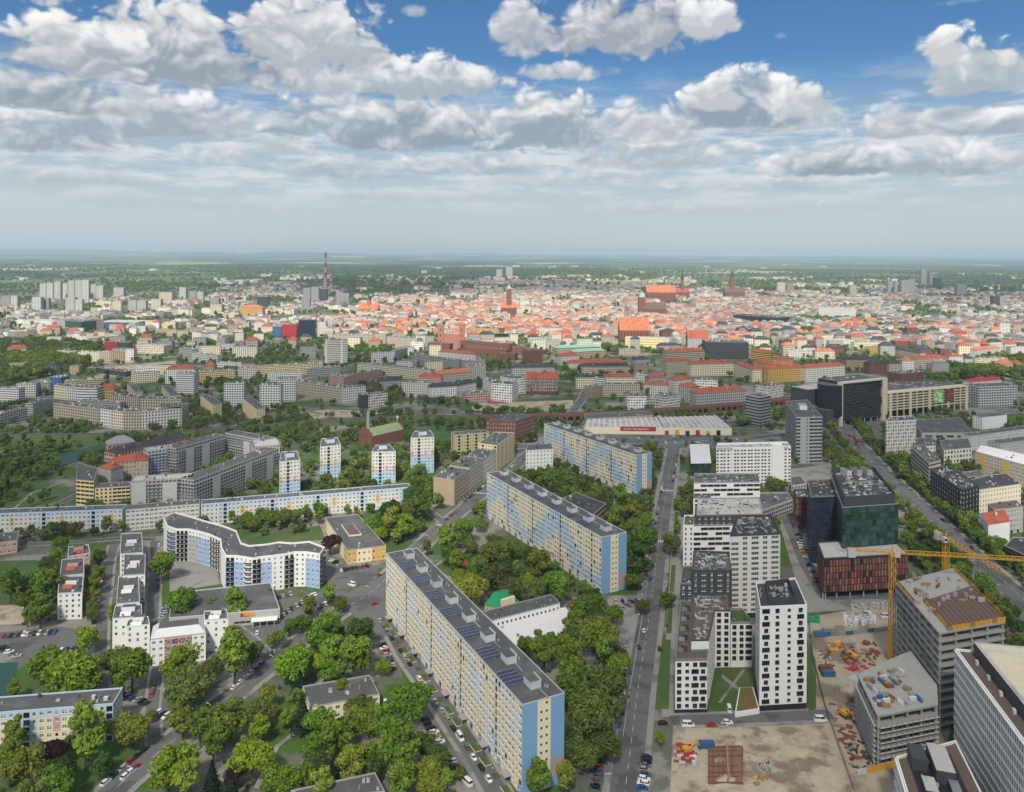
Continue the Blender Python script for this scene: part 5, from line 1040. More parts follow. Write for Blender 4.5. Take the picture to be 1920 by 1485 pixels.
root, org, fp = mb_('white row house with silver mansard and red balconies facing the street', GP([(282, 1200), (386, 1188), (384, 1166), (287, 1176)], 13), 13, 'white_wall pink', lambda i, j, nb, nf, cw, ch: (1.5, 1.5, .9, 0, 'white', 0) if i in (0, 1, nb - 2, nb - 1) else (cw - .3, 2.2, .2, 1, 'brown', 0), units=8, name='row_house', group='stepped white row houses', bw=3.2, fh=2.9, mroof='metal_white')
b = MB(org); I = inset(fp, 3.2)
for i in range(4): j = (i + 1) % 4; b.quad((*fp[i], 13.5), (*fp[j], 13.5), (*I[j], 16.6), (*I[i], 16.6), 0)
b.poly([(*p, 16.6) for p in I], 1); b.build('mansard_roof', mm('metal_white roof_grey'), root)
step('white corner house at the street end of the row, beside the bend', ((383, 1164), (428, 1161), (425, 1143), (382, 1147)), 15.5)
for k, q in enumerate((((127, 1045), (169, 1038), (166, 1022), (128, 1026)), ((112, 1081), (158, 1077), (157, 1046), (116, 1050)), ((108, 1114), (154, 1112), (157, 1080), (111, 1082)))): step('salmon and white stepped house with red dormers, %s from the car park' % ordinal(3 - k), q, 14, 'white_wall' if k == 2 else 'pink', g='stepped salmon houses', tile='roof_red')
mb_('small salmon school building at the left picture edge', rect_of((-14, 1020), (32, 1013.5), 20, 8), 8, 'pink tan', plain_fn(1.8, 1.6, .9), fh=4, units=5, name='school', cat='school')
# ------------------------------------------------------------------ four blue and white point towers
GT = 'blue and white point towers'
def point_tower(label, f0, f1, b1, b0):
	h = 32.; P = GP([f0, f1, b1, b0], h)
	cm = lambda i, j, nb, nf: 1 if j < nf * .42 + (i % 2) else (2 if j < nf * .55 and i % 2 == 0 else 0)
	root, org, fp = mb_(label, P, h, 'off_white tower_blue pink', pal_fn(cm, 1.8, 1.5, .8, loggia=(5, 2)), units=5, group=GT, mpar='metal_white', bw=2.9, fh=2.9, name='apartment_tower')
	c = Vector(org[:2]); b = MB(org); b.obox(c, math.atan2(fp[1][1] - fp[0][1], fp[1][0] - fp[0][0]), 7, 6, h, h + 3.2, 0, 1); b.build('lift_housing', mm('pale_blue roof_grey'), root)
point_tower('blue and white point tower nearest the scaffolded block', (524, 867), (563, 863), (557, 846), (527, 848)); point_tower('blue and white point tower beside the scaffolding, set farther back', (600, 839), (639, 835), (633, 821), (603, 823))
point_tower('blue and white point tower left of the olive-roofed church', (697, 848), (742, 847), (731, 834), (704, 835)); point_tower('blue and white point tower right of the olive-roofed church', (770, 822), (814, 820), (808, 808), (777, 809))
# ------------------------------------------------------------------ street tenements and the yellow block
A0, A1, A2 = G(813, 895, 20), G(852, 901, 20), G(930, 845, 20); dv = A2 - A1
def far_fn(ww=1.2, wh=1.8, sill=.8, gf=True): return lambda i, j, nb, nf, cw, ch: (min(2.2, cw - .5), 2.3, .2, None, 'dark', 0) if j == 0 and gf and i % 2 else (ww, wh, sill, None, 'white', 0)
for k in range(3):
	q0, q1 = A1 + dv * (k / 3), A1 + dv * ((k + 1) / 3); o0, o1 = A0 + dv * (k / 3), A0 + dv * ((k + 1) / 3); hh = 20 + (0, .8, -.4)[k]
	mb_(('tan tenement with blank plaster gable at the near end of the street row', 'beige tenement with bay windows, middle of the street row', 'pale tenement at the far end of the street row')[k], [xy(o0), xy(q0), xy(q1), xy(o1)], hh, ('tan', 'beige', 'off_white')[k] + ' beige', far_fn(), fns={0: 0} if k == 0 else None, units=16, name='tenement', cat='tenement', group='tenements along the bending street', bw=2.9, fh=3.6, unit_kw=dict(names=('chimney', 'roof_vent'), sz=(.5, 1.5), hz=(.8, 2)))
q = A1 + dv * 1.02; q2 = A1 + dv * 1.55; o = A0 + dv * 1.02; o2 = A0 + dv * 1.5
mb_('lemon yellow apartment house with stepped balconies at the street bend', [xy(o), xy(q), xy(q2), xy(o2)], 24, 'yellow_wall cream', pal_fn(lambda i, j, nb, nf: 1 if i % 4 == 1 else 0, loggia=(4, 1)), units=10, bw=3, mpar='yellow_wall')
mb_('olive yellow wing with square balconies beside the brick barracks', rect_of((853, 816), (917, 811), 13, 22), 22, 'olive cream', pal_fn(lambda i, j, nb, nf: 0, loggia=(3, 1)), units=8, bw=3)
mb_('dark red brick building with tall windows behind the yellow house', GP([(912, 789), (967, 791), (1004, 779), (955, 772)], 22), 22, 'brick', far_fn(1.3, 2.2, .9, False), units=12, bw=3.1, fh=4.2, name='brick_building', cat='building', mpar='brick')
mb_('small white tenement standing alone behind the middle slab', GP([(986, 845), (1037, 842), (1034, 832), (990, 834)], 20), 20, 'white_wall', far_fn(), units=8, bw=3.4, fh=3.5, name='tenement', cat='tenement', fns={1: 0})
# pavilion buildings among the slabs
P = GP([(1061, 946), (1125, 975), (1136, 945), (1078, 925)], 9); mb_('dark roofed community building with red corner between two slabs', [xy(G(1045, 938, 8)), xy(G(1110, 968, 8)), xy(G(1137, 945, 8)), xy(G(1080, 924, 8))], 8, 'brick off_white', plain_fn(2.2, 1.8, .8), units=8, fh=4, name='community_building', cat='building', mroof='roof_dark')
root, org, fp = mb_('long dark roofed school wing with row of small windows', GP([(922, 1165), (1050, 1132), (1034, 1115), (902, 1148)], 8), 8, 'white_wall', lambda i, j, nb, nf, cw, ch: (1.1, 1.6, .8, None, 'dark', 0) if j == nf - 1 else None, fh=4, units=16, name='school', cat='school', bw=2.6, mroof='roof_grey', unit_kw=dict(sz=(.4, 1), hz=(.3, .7)))
root, org, fp = mb_('wide flat hall with white sheet roof behind the solar slab', GP([(955, 1214), (1092, 1180), (1060, 1140), (908, 1166)], 5), 5, 'grey_wall', plain_fn(2.4, 1.2, 1.5), fh=5, units=3, name='sports_hall', cat='hall', bw=4, mroof='white_sheet', mpar='white_wall', unit_kw=dict(sz=(.8, 2)))
# house with the green sloping roof
P = ccw(GP([(909, 1134), (935, 1140), (972, 1128), (940, 1122)], 5)); org = (*(sum((Vector(p) for p in P), Vector((0, 0))) / 4), 0); root = thing('pavilion', 'olive pavilion with steep bright green roof beside the school', 'pavilion', org); keep(P, 1)
W = Wall(root, org); [W.grid(P[i], P[(i + 1) % 4], 0, 5, 3, 5, plain_fn(1.2, 2.2, 1.2), .2) for i in range(4)]; W.done(mm('olive')); I = inset(P, 3.0); b = MB(org)
for i in range(4): j = (i + 1) % 4; b.quad((*inset(P, -.3)[i], 5), (*inset(P, -.3)[j], 5), (*I[j], 12), (*I[i], 12), 0)
b.poly([(*p, 12) for p in I], 1); b.build('roof', mm('green_sheet roof_grey'), root)
b = MB(org); b.obox(Vector(P[1]).lerp(Vector(P[2]), .45), math.atan2(P[2][1] - P[1][1], P[2][0] - P[1][0]), 9, 1.6, 0, 9); b.build('gable_wall', MATS['cream'], root)
# ------------------------------------------------------------------ scaffolded perimeter block
def scaffold_house(label, p1, p2, depth, h, mats='grey_wall off_white', net=.35, seed=1, far=True):
	fp = rect_of(p1, p2, depth, h); root, org, fp = block('scaffolded_house', label, 'apartment block', fp, h, mats=mats, wall=mats.split()[0], fn=plain_fn(1.8, 1.5, .8), far=far, units=12, group='scaffolded perimeter block', bw=3, fh=3, mroof='roof_pale' if seed % 2 else 'roof_grey')
	r = random.Random(seed)
	for i in range(4):
		a, b2 = Vector(fp[i]), Vector(fp[(i + 1) % 4])
		if not facing(a, b2): continue
		L = (b2 - a).length; e = (b2 - a) / L; n = Vector((e.y, -e.x)); nf = round(h / 2.6)
		for j in range(1, nf): b = MB(org); b.obox((a + b2) / 2 + n * 1.0, math.atan2(e.y, e.x), L, .9, j * h / nf - .07, j * h / nf, bottom=True); b.build('scaffold_board', MATS['scaffold'], root)
		st = MB(org)
		for k in range(int(L / 3)): q = a + e * (1.5 + 3 * k) + n * 1.4; st.beam((*q, 0), (*q, h + 1), .09)
		st.build('scaffold_standards', MATS['metal_grey'], root, kind='stuff')
		k = max(1, int(L / 9))
		for q in range(k):
			if r.random() < net: b = MB(org); b.obox(a + e * (L * (q + .5) / k) + n * 1.55, math.atan2(e.y, e.x), L / k * .96, .05, 1, h * r.uniform(.86, 1.0)); b.build('scaffold_net', MATS['scaffold'], root)
scaffold_house('scaffolded apartment house, short near face beside the yellow corner', (246, 903), (362, 896), 14, 24, seed=1); scaffold_house('long scaffolded front wing with grey nets along the parked cars', (363, 901), (523, 841), 14, 24, seed=2)
scaffold_house('scaffolded end house at the right corner of the perimeter block', (478, 838), (525, 834), 26, 25, net=.8, seed=3); scaffold_house('inner courtyard wing of the perimeter block under scaffolding', (330, 841), (420, 816), 13, 25, net=.15, seed=4, mats='grey_wall pale_blue')
scaffold_house('pale blue inner house of the perimeter block with balconies', (277, 846), (330, 839), 13, 24, net=.0, seed=5, mats='pale_blue off_white'); scaffold_house('rear wing of the perimeter block closing the long court', (422, 812), (497, 826), 13, 25, net=.3, seed=6)
mb_('pale yellow rounded corner house with dark bands of windows', GP([(143, 900), (176, 903), (184, 878), (145, 868)], 22), 22, 'yellow_wall cream', lambda i, j, nb, nf, cw, ch: (cw - .4, 1.4, .9, None, 'dark', 0), units=5, fh=3, bw=4, name='corner_house', cat='apartment block')
mb_('low pale yellow wing of the rounded corner house', rect_of((178, 916), (244, 912), 13, 17), 17, 'yellow_wall cream', lambda i, j, nb, nf, cw, ch: (1.5 if i < nb / 2 else cw - .3, 1.4, .9, None, 'dark', 0), units=6, fh=3, bw=3.2, name='corner_house', cat='apartment block')
block('tenement', 'old tenement with red hipped roof between yellow house and scaffolds', 'tenement', rect_of((206, 868), (278, 862), 13, 20), 20, 'beige', 'pitched', 'roof_red', 3, 3.6, far_fn(), far=False, rise=4, units=5)
block('tenement', 'blank white fire wall tenement beside the yellow corner house', 'tenement', rect_of((184, 876), (208, 880), 12, 19), 19, 'grey_wall', 'pitched', 'roof_red', 3, 3.6, lambda *a: None, rise=3, units=2)
block('school', 'long pink brick school with dark grey roof behind the perimeter block', 'school', rect_of((215, 850), (352, 818), 15, 17), 17, 'pink', 'pitched', 'roof_dark', 3.2, 4, far_fn(1.5, 2, .9, False), rise=4, units=6); block('school', 'square school pavilion with grey pyramid roof by the sports court', 'school', rect_of((203, 834), (253, 828), 16, 17), 17, 'pink', 'pitched', 'metal_grey', 3.2, 4, far_fn(1.5, 2, .9, False), rise=6, units=0)
# church with a barrel roof and concrete pylon
P = rect_of((697, 822), (757, 808), 20, 10); org = (*(sum((Vector(p) for p in P), Vector((0, 0))) / 4), 0); root = thing('church', 'brick church under a long olive green barrel roof', 'church', org); keep(P, 2); b = MB(org); b.prism(P, 0, 12); b.build('wall', MATS['brick'], root); b = MB(org); k = 8
a0, a1, a2, a3 = [Vector(p) for p in P]
for t in range(k):
	u0, u1 = t / k, (t + 1) / k; z0, z1 = 12 + 6 * math.sin(math.pi * u0), 12 + 6 * math.sin(math.pi * u1); b.quad((*a0.lerp(a3, u0), z0), (*a1.lerp(a2, u0), z0), (*a1.lerp(a2, u1), z1), (*a0.lerp(a3, u1), z1))
mat('copper_olive', (.24, .28, .15), .7); b.build('barrel_roof', MATS['copper_olive'], root)
for p, q in ((a0, a3), (a1, a2)):
	g = MB(org)
	for t in range(5): g.obox(p.lerp(q, (t + .5) / 5), math.atan2((q - p).y, (q - p).x), (q - p).length / 5, .8, 12, 14 + 6 * math.sin(math.pi * (t + .5) / 5))
	g.build('stepped_gable', MATS['brick'], root)
g = MB(org); m_ = (a1 + a2) / 2; g.beam((*m_, 20), (*m_, 25), .35); g.beam((m_.x - 1.6, m_.y, 23.4), (m_.x + 1.6, m_.y, 23.4), .35); g.build('cross', MATS['white_wall'], root)
c = G(690, 812); root = thing('concrete_pylon', 'tall slanting concrete church pylon beside the copper roof', 'pylon', (c.x, c.y, 0)); b = MB(); b.prism([(-2.5, -2), (2.5, -2), (2.5, 2), (-2.5, 2)], 0, 6); b.build('plinth', MATS['concrete'], root); b = MB(); b.v += [(-1.6, -1.2, 6), (1.6, -1.2, 6), (1.6, 1.2, 6), (-1.6, 1.2, 6), (-1.2, -1, 24), (1.6, -1, 26), (1.6, 1, 26), (-1.2, 1, 24)]; b.f += [(0, 1, 5, 4), (1, 2, 6, 5), (2, 3, 7, 6), (3, 0, 4, 7), (4, 5, 6, 7)]; b.m += [0] * 5; b.build('shaft', MATS['concrete'], root)
# ------------------------------------------------------------------ right half beyond the glass tower
def strip(sty='dark', wh=1.5, sill=1.0, every=0):
	return lambda i, j, nb, nf, cw, ch: None if (every and i % every == 0) else (cw - .1, wh, sill, None, sty, 0)
root, org, fp = mb_('tall grey office tower with slanting blank shaft on its end wall', GP([(1493, 783), (1542, 782), (1514, 750), (1473, 753)], 44), 44, 'grey_wall metal_grey', lambda i, j, nb, nf, cw, ch: ((1.0, 1.6, .9, None, 'dark', 0) if i == 2 else None) if 1 <= i <= 2 and nb < 7 else (cw - .2, 1.6, .9, None, 'blue', 0), units=10, name='office_tower', cat='office tower', bw=4.2, fh=3.4, mroof='roof_grey')
c = Vector(org[:2]); b = MB(org); b.obox(c, math.atan2(fp[1][1] - fp[0][1], fp[1][0] - fp[0][0]) + 1.2, 14, 7, 44, 48.5, 0, 1); b.build('plant_room', mm('white_wall roof_pale'), root)
block('office_building', 'grey slab office with white window bands by the market car park', 'office building', GP([(1398, 740), (1425, 745), (1446, 741), (1419, 736)], 35), 35, 'grey_wall', mats='metal_grey', fn=strip('dark', 1.5), bw=3.4, fh=3.5, units=8, far=False, mpar='metal_white')
# shopping centre: dark glass drum, beige frame, parking decks
h = 51.; F0, F1 = xy(G(1578, 717, h)), xy(G(1652, 709.5, h)); e = (Vector(F1) - Vector(F0)).normalized(); n = Vector((-e.y, e.x)); P = [F0, F1, tuple(Vector(F1) + n * 34), tuple(Vector(F0) + n * 34)]; org = (*(Vector(F0) + e * 24 + n * 18), 0)
root = thing('shopping_centre', 'shopping centre tower with wavy dark glass front in beige frame', 'shopping centre', org); keep(P, 3); L = (Vector(F1) - Vector(F0)).length
b = MB(org); b.prism(P, 6, h, 0, 1, True); b.build('wall', mm('black_wall roof_grey'), root)
for j in range(13):
	z0 = 6 + j * (h - 9) / 13; b = MB(org); k = 12
	for q in range(k):
		o0, o1 = .5 + 1.1 * math.sin(q / k * 9 + j), .5 + 1.1 * math.sin((q + 1) / k * 9 + j); p0, p1 = Vector(F0) + e * (L * q / k) - n * o0, Vector(F0) + e * (L * (q + 1) / k) - n * o1
		b.quad((*p0, z0 + .6), (*p1, z0 + .6), (*p1, z0 + 3.2), (*p0, z0 + 3.2), 0); b.quad((*p0, z0 + .1), (*p1, z0 + .1), (*p1, z0 + .6), (*p0, z0 + .6), 1); b.quad((*p0, z0 + 3.2), (*p1, z0 + 3.2), (*(p1 + n * 1.8), z0 + 3.2), (*(p0 + n * 1.8), z0 + 3.2), 1)
	b.build('glass_band', mm('glass_dark steel_dark'), root)
mat('sandstone', (.52, .45, .34), var=.08, streak=.04)
for p, w in ((Vector(F0) - e * 2.6, 4.0), (Vector(F1) + e * 4.2, 8.0)): b = MB(org); b.obox(p - n * .3 , math.atan2(e.y, e.x), w, 5, 0, h + .5); b.build('frame_pier', MATS['sandstone'], root)
b = MB(org); b.obox(Vector(F0) + e * (L / 2) - n * .4, math.atan2(e.y, e.x), L + 4, 5, h - 1.4, h + .6, bottom=True); b.build('frame_lintel', MATS['sandstone'], root)
b = MB(org); cc = Vector(F0) + n * 12 - e * 4; b.cyl(cc, 15, 12, h - 3, 28, 0, mt=1); b.build('corner_drum', mm('glass_dark roof_grey'), root)
b = MB(org); b.obox(Vector(F0) - e * 11 + n * 22, math.atan2(e.y, e.x), 26, 44, 0, 20, 0, 1); b.build('side_wing', mm('dark_wall roof_grey'), root)
for k in range(6): b = MB(org); b.obox(Vector(F0) + e * (L * (k + .5) / 6) + n * .5, 0, .9, .9, 0, 6.02); b.build('pillar', MATS['concrete'], root)
hvac(root, inset(P, 3), h, org, 14, (1.5, 5), (.8, 2.5), 3); b = MB(org); b.obox(Vector(F0) + e * 10 + n * 45, math.atan2(e.y, e.x), 60, 26, 0, h - 12, 0, 1); b.build('rear_hall', mm('dark_wall roof_pale'), root)
M0, M1 = xy(G(1663, 738, 30)), xy(G(1817, 724, 30)); e = (Vector(M1) - Vector(M0)).normalized(); n = Vector((-e.y, e.x)); P = [M0, M1, tuple(Vector(M1) + n * 55), tuple(Vector(M0) + n * 80)]; L = (Vector(M1) - Vector(M0)).length; org = (*(Vector(M0) + e * L / 2 + n * 30), 0)
root = thing('parking_deck', 'long beige parking wing of the shopping centre with hanging billboards', 'shopping centre', org); keep(P, 3); b = MB(org); b.prism(P, 8, 29.5, 0, 1, True); b.build('wall', mm('black_wall roof_grey'), root)
for j in range(6): b = MB(org); b.obox(Vector(M0) + e * L / 2 - n * .4, math.atan2(e.y, e.x), L, .8, 9 + j * 3.4, 10.3 + j * 3.4, bottom=True); b.build('deck_band', MATS['sandstone'], root)
for k in range(13): b = MB(org); b.obox(Vector(M0) + e * (L * (k + .5) / 13) - n * .6, math.atan2(e.y, e.x), 1.0 if k % 3 else 4, 1.2, 0, 30); b.build('pier', MATS['sandstone'], root)
b = MB(org); b.obox(Vector(M0) + e * L / 2 + n * 6, math.atan2(e.y, e.x), L, 13, 29.5, 30.6); b.build('roof_edge', MATS['sandstone'], root)
mat('billboard_green', (.16, .45, .05), .6, var=.2, scale=.2, col2=(.6, .65, .55), c2s=.25); mat('billboard_brown', (.10, .05, .04), .6, var=.3, scale=.2, col2=(.35, .05, .05), c2s=.2)
for t, m_ in ((.60, 'billboard_green'), (.74, 'billboard_brown')): b = MB(org); b.obox(Vector(M0) + e * (L * t) - n * 1.4, math.atan2(e.y, e.x), 17, .3, 13, 29, bottom=True); b.build('billboard', MATS[m_], root)
hvac(root, inset(P, 12), 29.5, org, 60, (1.2, 5), (.8, 2.4), 8)
# towards the lower right
def alt(ww, wh, sill, sty='dark'): return lambda i, j, nb, nf, cw, ch: (ww * (1 if (i * 3 + j) % 4 else 1.7), wh, sill, None, sty, 0)
mb_('cream office cube with tall narrow dark windows beside the avenue', GP([(1661, 791), (1718, 788), (1712, 780), (1668, 782)], 38), 38, 'off_white', alt(.8, 2.4, .5), units=14, name='office_building', cat='office building', bw=1.9, fh=3.45, mpar='off_white')
mb_('grey low retail hall with green window strip behind the cream cube', GP([(1728, 812), (1822, 812), (1800, 783), (1712, 788)], 11), 11, 'grey_wall green_sheet', strip('green', 2.4, .8, 3), units=8, name='retail_hall', cat='hall', bw=4, fh=5.5, mroof='roof_grey')
mb_('white annex with dark corner windows behind the retail hall', GP([(1770, 845), (1822, 840), (1815, 822), (1762, 826)], 13), 13, 'off_white', alt(1.6, 2.2, 1), units=6, name='office_building', cat='office building', bw=4, fh=4.3)
mb_('low white office wing with dark square windows left of the annex', GP([(1716, 838), (1754, 836), (1745, 820), (1710, 822)], 16), 16, 'off_white', alt(1.4, 2, .8), units=9, name='office_building', cat='office building', bw=3.2, fh=4)
mb_('beige office with long window strips along the tree-lined avenue', GP([(1708, 839), (1742, 869), (1764, 864), (1732, 834)], 24), 24, 'beige off_white', strip('dark', 1.3, 1.0), units=16, name='office_building', cat='office building', bw=3.4, fh=3.4)
root, org, fp = mb_('black hotel with staggered white-framed windows and rounded corner', [xy(G(*p, 25)) for p in ((1744, 882), (1799, 917), (1806, 919), (1836, 911), (1778, 874))], 25, 'black_wall dark_wall', lambda i, j, nb, nf, cw, ch: (1.1, 1.9, .6, None, 'white', .5 * (j % 2) - .25) if 0 < j < nf and i % 2 == 0 else None, units=70, name='hotel', cat='hotel', bw=2.1, fh=3.6, mroof='roof_dark', mpar='dark_wall', d=.12)
mb_('cream old office with regular windows and dark roof behind the black hotel', GP([(1836, 919), (1914, 908), (1885, 888), (1812, 896)], 18), 18, 'cream', far_fn(1.2, 1.8, .8, False), units=10, name='office_building', cat='office building', bw=3, fh=3.6, mroof='roof_dark')
mb_('beige courtyard wing beside the cream old office', GP([(1822, 900), (1850, 893), (1833, 882), (1806, 886)], 18), 18, 'cream', far_fn(1.2, 1.8, .8, False), units=4, name='office_building', cat='office building', bw=3, fh=3.6)
block('tenement', 'white gabled house with red tiled roof near the second crane', 'tenement', GP([(1834, 966), (1853, 983), (1893, 977), (1872, 961)], 15), 15, 'white_wall', 'pitched', 'roof_red', 3, 3.4, far_fn(), far=False, rise=5, units=3, fns={0: far_fn(), 1: 0}, hip=False)
mb_('grey tenement with red brick gables behind the white gabled house', GP([(1864, 957), (1918, 951), (1905, 938), (1852, 945)], 18), 18, 'grey_wall brick', far_fn(), units=6, name='tenement', cat='tenement', bw=3, fh=3.5, mroof='roof_brown')
mb_('white roofed apartment house with orange stair towers at the right edge', GP([(1829, 847), (1935, 876), (1950, 858), (1838, 834)], 19), 19, 'beige ochre', lambda i, j, nb, nf, cw, ch: 1 if i in (1, 2, 9, 10) else (1.8, 1.5, .9, None, 'white', 0), units=6, bw=3, mroof='white_sheet')
mb_('black glass hall roof at the right edge by the crane jib', GP([(1884, 1024), (1960, 1060), (1960, 1010), (1900, 1008)], 12), 12, 'dark_wall', strip('dark', 2, 1), units=6, name='office_building', cat='office building', mroof='roof_dark')
mb_('long pale green five storey block among trees at the right', rect_of((1820, 818), (1960, 800), 11, 15), 15, 'off_white pale_blue', pal_fn(lambda i, j, nb, nf: i % 4 == 0 and 1 or 0), units=8, bw=3); mb_('small white block with blank gable near the right edge', rect_of((1842, 783), (1888, 778), 12, 14), 14, 'white_wall', plain_fn(), units=4, fns={0: 0}); mb_('grey tenement block with dark roof at the far right edge', rect_of((1876, 832), (1960, 822), 13, 18), 18, 'grey_wall beige', far_fn(), units=10, name='tenement', cat='tenement')
mb_('teal glass and white gridded office across the street from parking wing', rect_of((1835, 726), (1908, 723), 24, 27), 27, 'white_wall', lambda i, j, nb, nf, cw, ch: (cw - .5, 2.7, .3, None, 'blue', 0), units=10, name='office_building', cat='office building', bw=2.6, fh=3.3); block('tenement', 'white and red house with bright red tin roof behind the gridded office', 'tenement', rect_of((1824, 716), (1878, 712), 14, 22), 22, 'white_wall', 'pitched', 'red_paint', 3, 3.4, far_fn(), rise=4, units=4)
# ------------------------------------------------------------------ market hall, its sign, and the viaduct
P = GP([(1096, 800), (1372, 803), (1343, 779), (1100, 787)], 8); P = ccw(P); org = (*(sum((Vector(p) for p in P), Vector((0, 0))) / 4), 0); root = thing('market_hall', 'wide market hall with ribbed cream roof and red sign board', 'market hall', org); keep(P, 3); b = MB(org); b.prism(P, 0, 8, 0, 1); b.build('wall', mm('cream roof_pale'), root)
P = [Vector(p) for p in P]; i0 = min(range(4), key=lambda i: P[i].y + P[(i + 1) % 4].y); a, b2, c_, d_ = P[i0], P[(i0 + 1) % 4], P[(i0 + 2) % 4], P[(i0 + 3) % 4]
for k in range(26): t = (k + .5) / 26; p, q = a.lerp(b2, t), d_.lerp(c_, t); g = MB(org); g.obox((p + q) / 2, math.atan2((q - p).y, (q - p).x), (q - p).length * .96, 1.0, 8, 8.7 + .5 * (k % 2)); g.build('roof_light', MATS['white_sheet'], root)
for t in (.55,): p, q = a.lerp(b2, t), d_.lerp(c_, t); g = MB(org); g.obox((p + q) / 2, math.atan2((q - p).y, (q - p).x), (q - p).length, 5, 8, 10.2); g.build('roof_ridge', MATS['roof_pale'], root)
e = (b2 - a).normalized(); L = (b2 - a).length; n = Vector((e.y, -e.x)); g = MB(org); s0, s1 = (1163 - 1096) / 276, (1230 - 1096) / 276; g.obox(a + e * (L * (s0 + s1) / 2) + n * .4, math.atan2(e.y, e.x), L * (s1 - s0), .5, 4.2, 8.6, bottom=True); g.build('sign_board', MATS['red_paint'], root)
lettering(root, org, 'PASAŻ ZIELIŃSKIEGO', a + e * (L * s0 + 4) + n * .55, e, 5.2, 2.6, 'white_wall', gap=1.02)
for k in range(6): g = MB(org); g.obox(a + e * (L * (.56 + .07 * k)) + n * .3, math.atan2(e.y, e.x), 4.5, .4, .2, 4.6 + (k % 2)); g.build('shop_front', MATS[('red_paint', 'crane', 'glass_dark')[k % 3]], root)
P = GP([(1100, 786), (1225, 779), (1215, 771), (1095, 777)], 9); block('shed', 'row of grey roofed sheds between market hall and viaduct', 'shed', P, 9, 'tan', mroof='roof_grey', fn=lambda *a: None, units=8)
def viaduct(label, pts, h=7.5, w=11):
	W = [Vector(xy(G(x, y, h))) for x, y in pts]; root = thing('railway_viaduct', label, 'viaduct', (*W[0], 0)); o2 = root.location
	for a, b2 in zip(W, W[1:]):
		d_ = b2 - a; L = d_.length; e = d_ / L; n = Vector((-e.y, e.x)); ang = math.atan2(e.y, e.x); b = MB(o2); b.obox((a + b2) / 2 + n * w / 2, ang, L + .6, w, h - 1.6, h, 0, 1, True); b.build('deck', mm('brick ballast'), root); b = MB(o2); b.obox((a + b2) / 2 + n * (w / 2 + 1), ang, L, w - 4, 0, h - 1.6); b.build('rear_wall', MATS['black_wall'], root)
		keep([tuple(a), tuple(b2), tuple(b2 + n * w), tuple(a + n * w)], 2); k = max(1, round(L / 9))
		for q in range(k):
			g = MB(o2); g.obox(a + e * (L * (q + .5) / k) + n * 1.5, ang, 2.6, 3, 0, h - 1.6); g.build('pier', MATS['brick'], root)
			g = MB(o2); c = a + e * (L * q / k) + n * .3; hw = L / k / 2 - 1.3
			for s in range(6): # arch ring between piers
				t0, t1 = math.pi * s / 6, math.pi * (s + 1) / 6; g.quad((*(c - e * (hw * math.cos(t0))), 2.6 + 2.8 * math.sin(t0)), (*(c - e * (hw * math.cos(t1))), 2.6 + 2.8 * math.sin(t1)), (*(c - e * (hw * math.cos(t1))), h - 1.6), (*(c - e * (hw * math.cos(t0))), h - 1.6))
			g.build('arch', MATS['brick'], root)
		for s in (.3, .7):
			for dd in (-.72, .72): g = MB(o2); g.obox((a + b2) / 2 + n * (w * s + dd), ang, L, .14, h, h + .15); g.build('rail', MATS['steel_dark'], root)
		for dd in (.15, w - .15): g = MB(o2); g.obox((a + b2) / 2 + n * dd, ang, L, .25, h, h + .9); g.build('parapet', MATS['brick'], root)
viaduct('long dark brick railway viaduct with arches crossing the middle of town', [(905, 782), (1070, 778), (1180, 773), (1290, 766), (1400, 757), (1475, 749), (1545, 742)])
b = MB(); pts = [(-60, 820), (130, 818), (330, 812), (480, 801), (640, 789), (780, 783), (905, 782)]; W = [Vector(xy(G(x, y, 4))) for x, y in pts]
for a, c in zip(W, W[1:]):
	e = (c - a).normalized(); n = Vector((-e.y, e.x)); q = [a - n * 5, c - n * 5, c, a]; b.quad((*(a - n * 7), 0), (*(c - n * 7), 0), (*c, 4), (*a, 4), 1); b.quad((*a, 4), (*c, 4), (*(c + n * 14), 4), (*(a + n * 14), 4), 0); b.quad((*(a + n * 14), 4), (*(c + n * 14), 4), (*(c + n * 21), 0), (*(a + n * 21), 0), 1); keep([tuple(a - n * 3), tuple(c - n * 3), tuple(c + n * 14), tuple(a + n * 14)])
struct('railway_embankment', b, mm('ballast lawn'))
for s in (3.3, 4.8, 8.3, 9.8): # rails
	g = MB()
	for a, c in zip(W, W[1:]): e = (c - a).normalized(); n = Vector((-e.y, e.x)); g.obox((a + c) / 2 + n * s, math.atan2(e.y, e.x), (c - a).length, .16, 4.004, 4.2)
	struct('railway_track', g, MATS['steel_dark'])
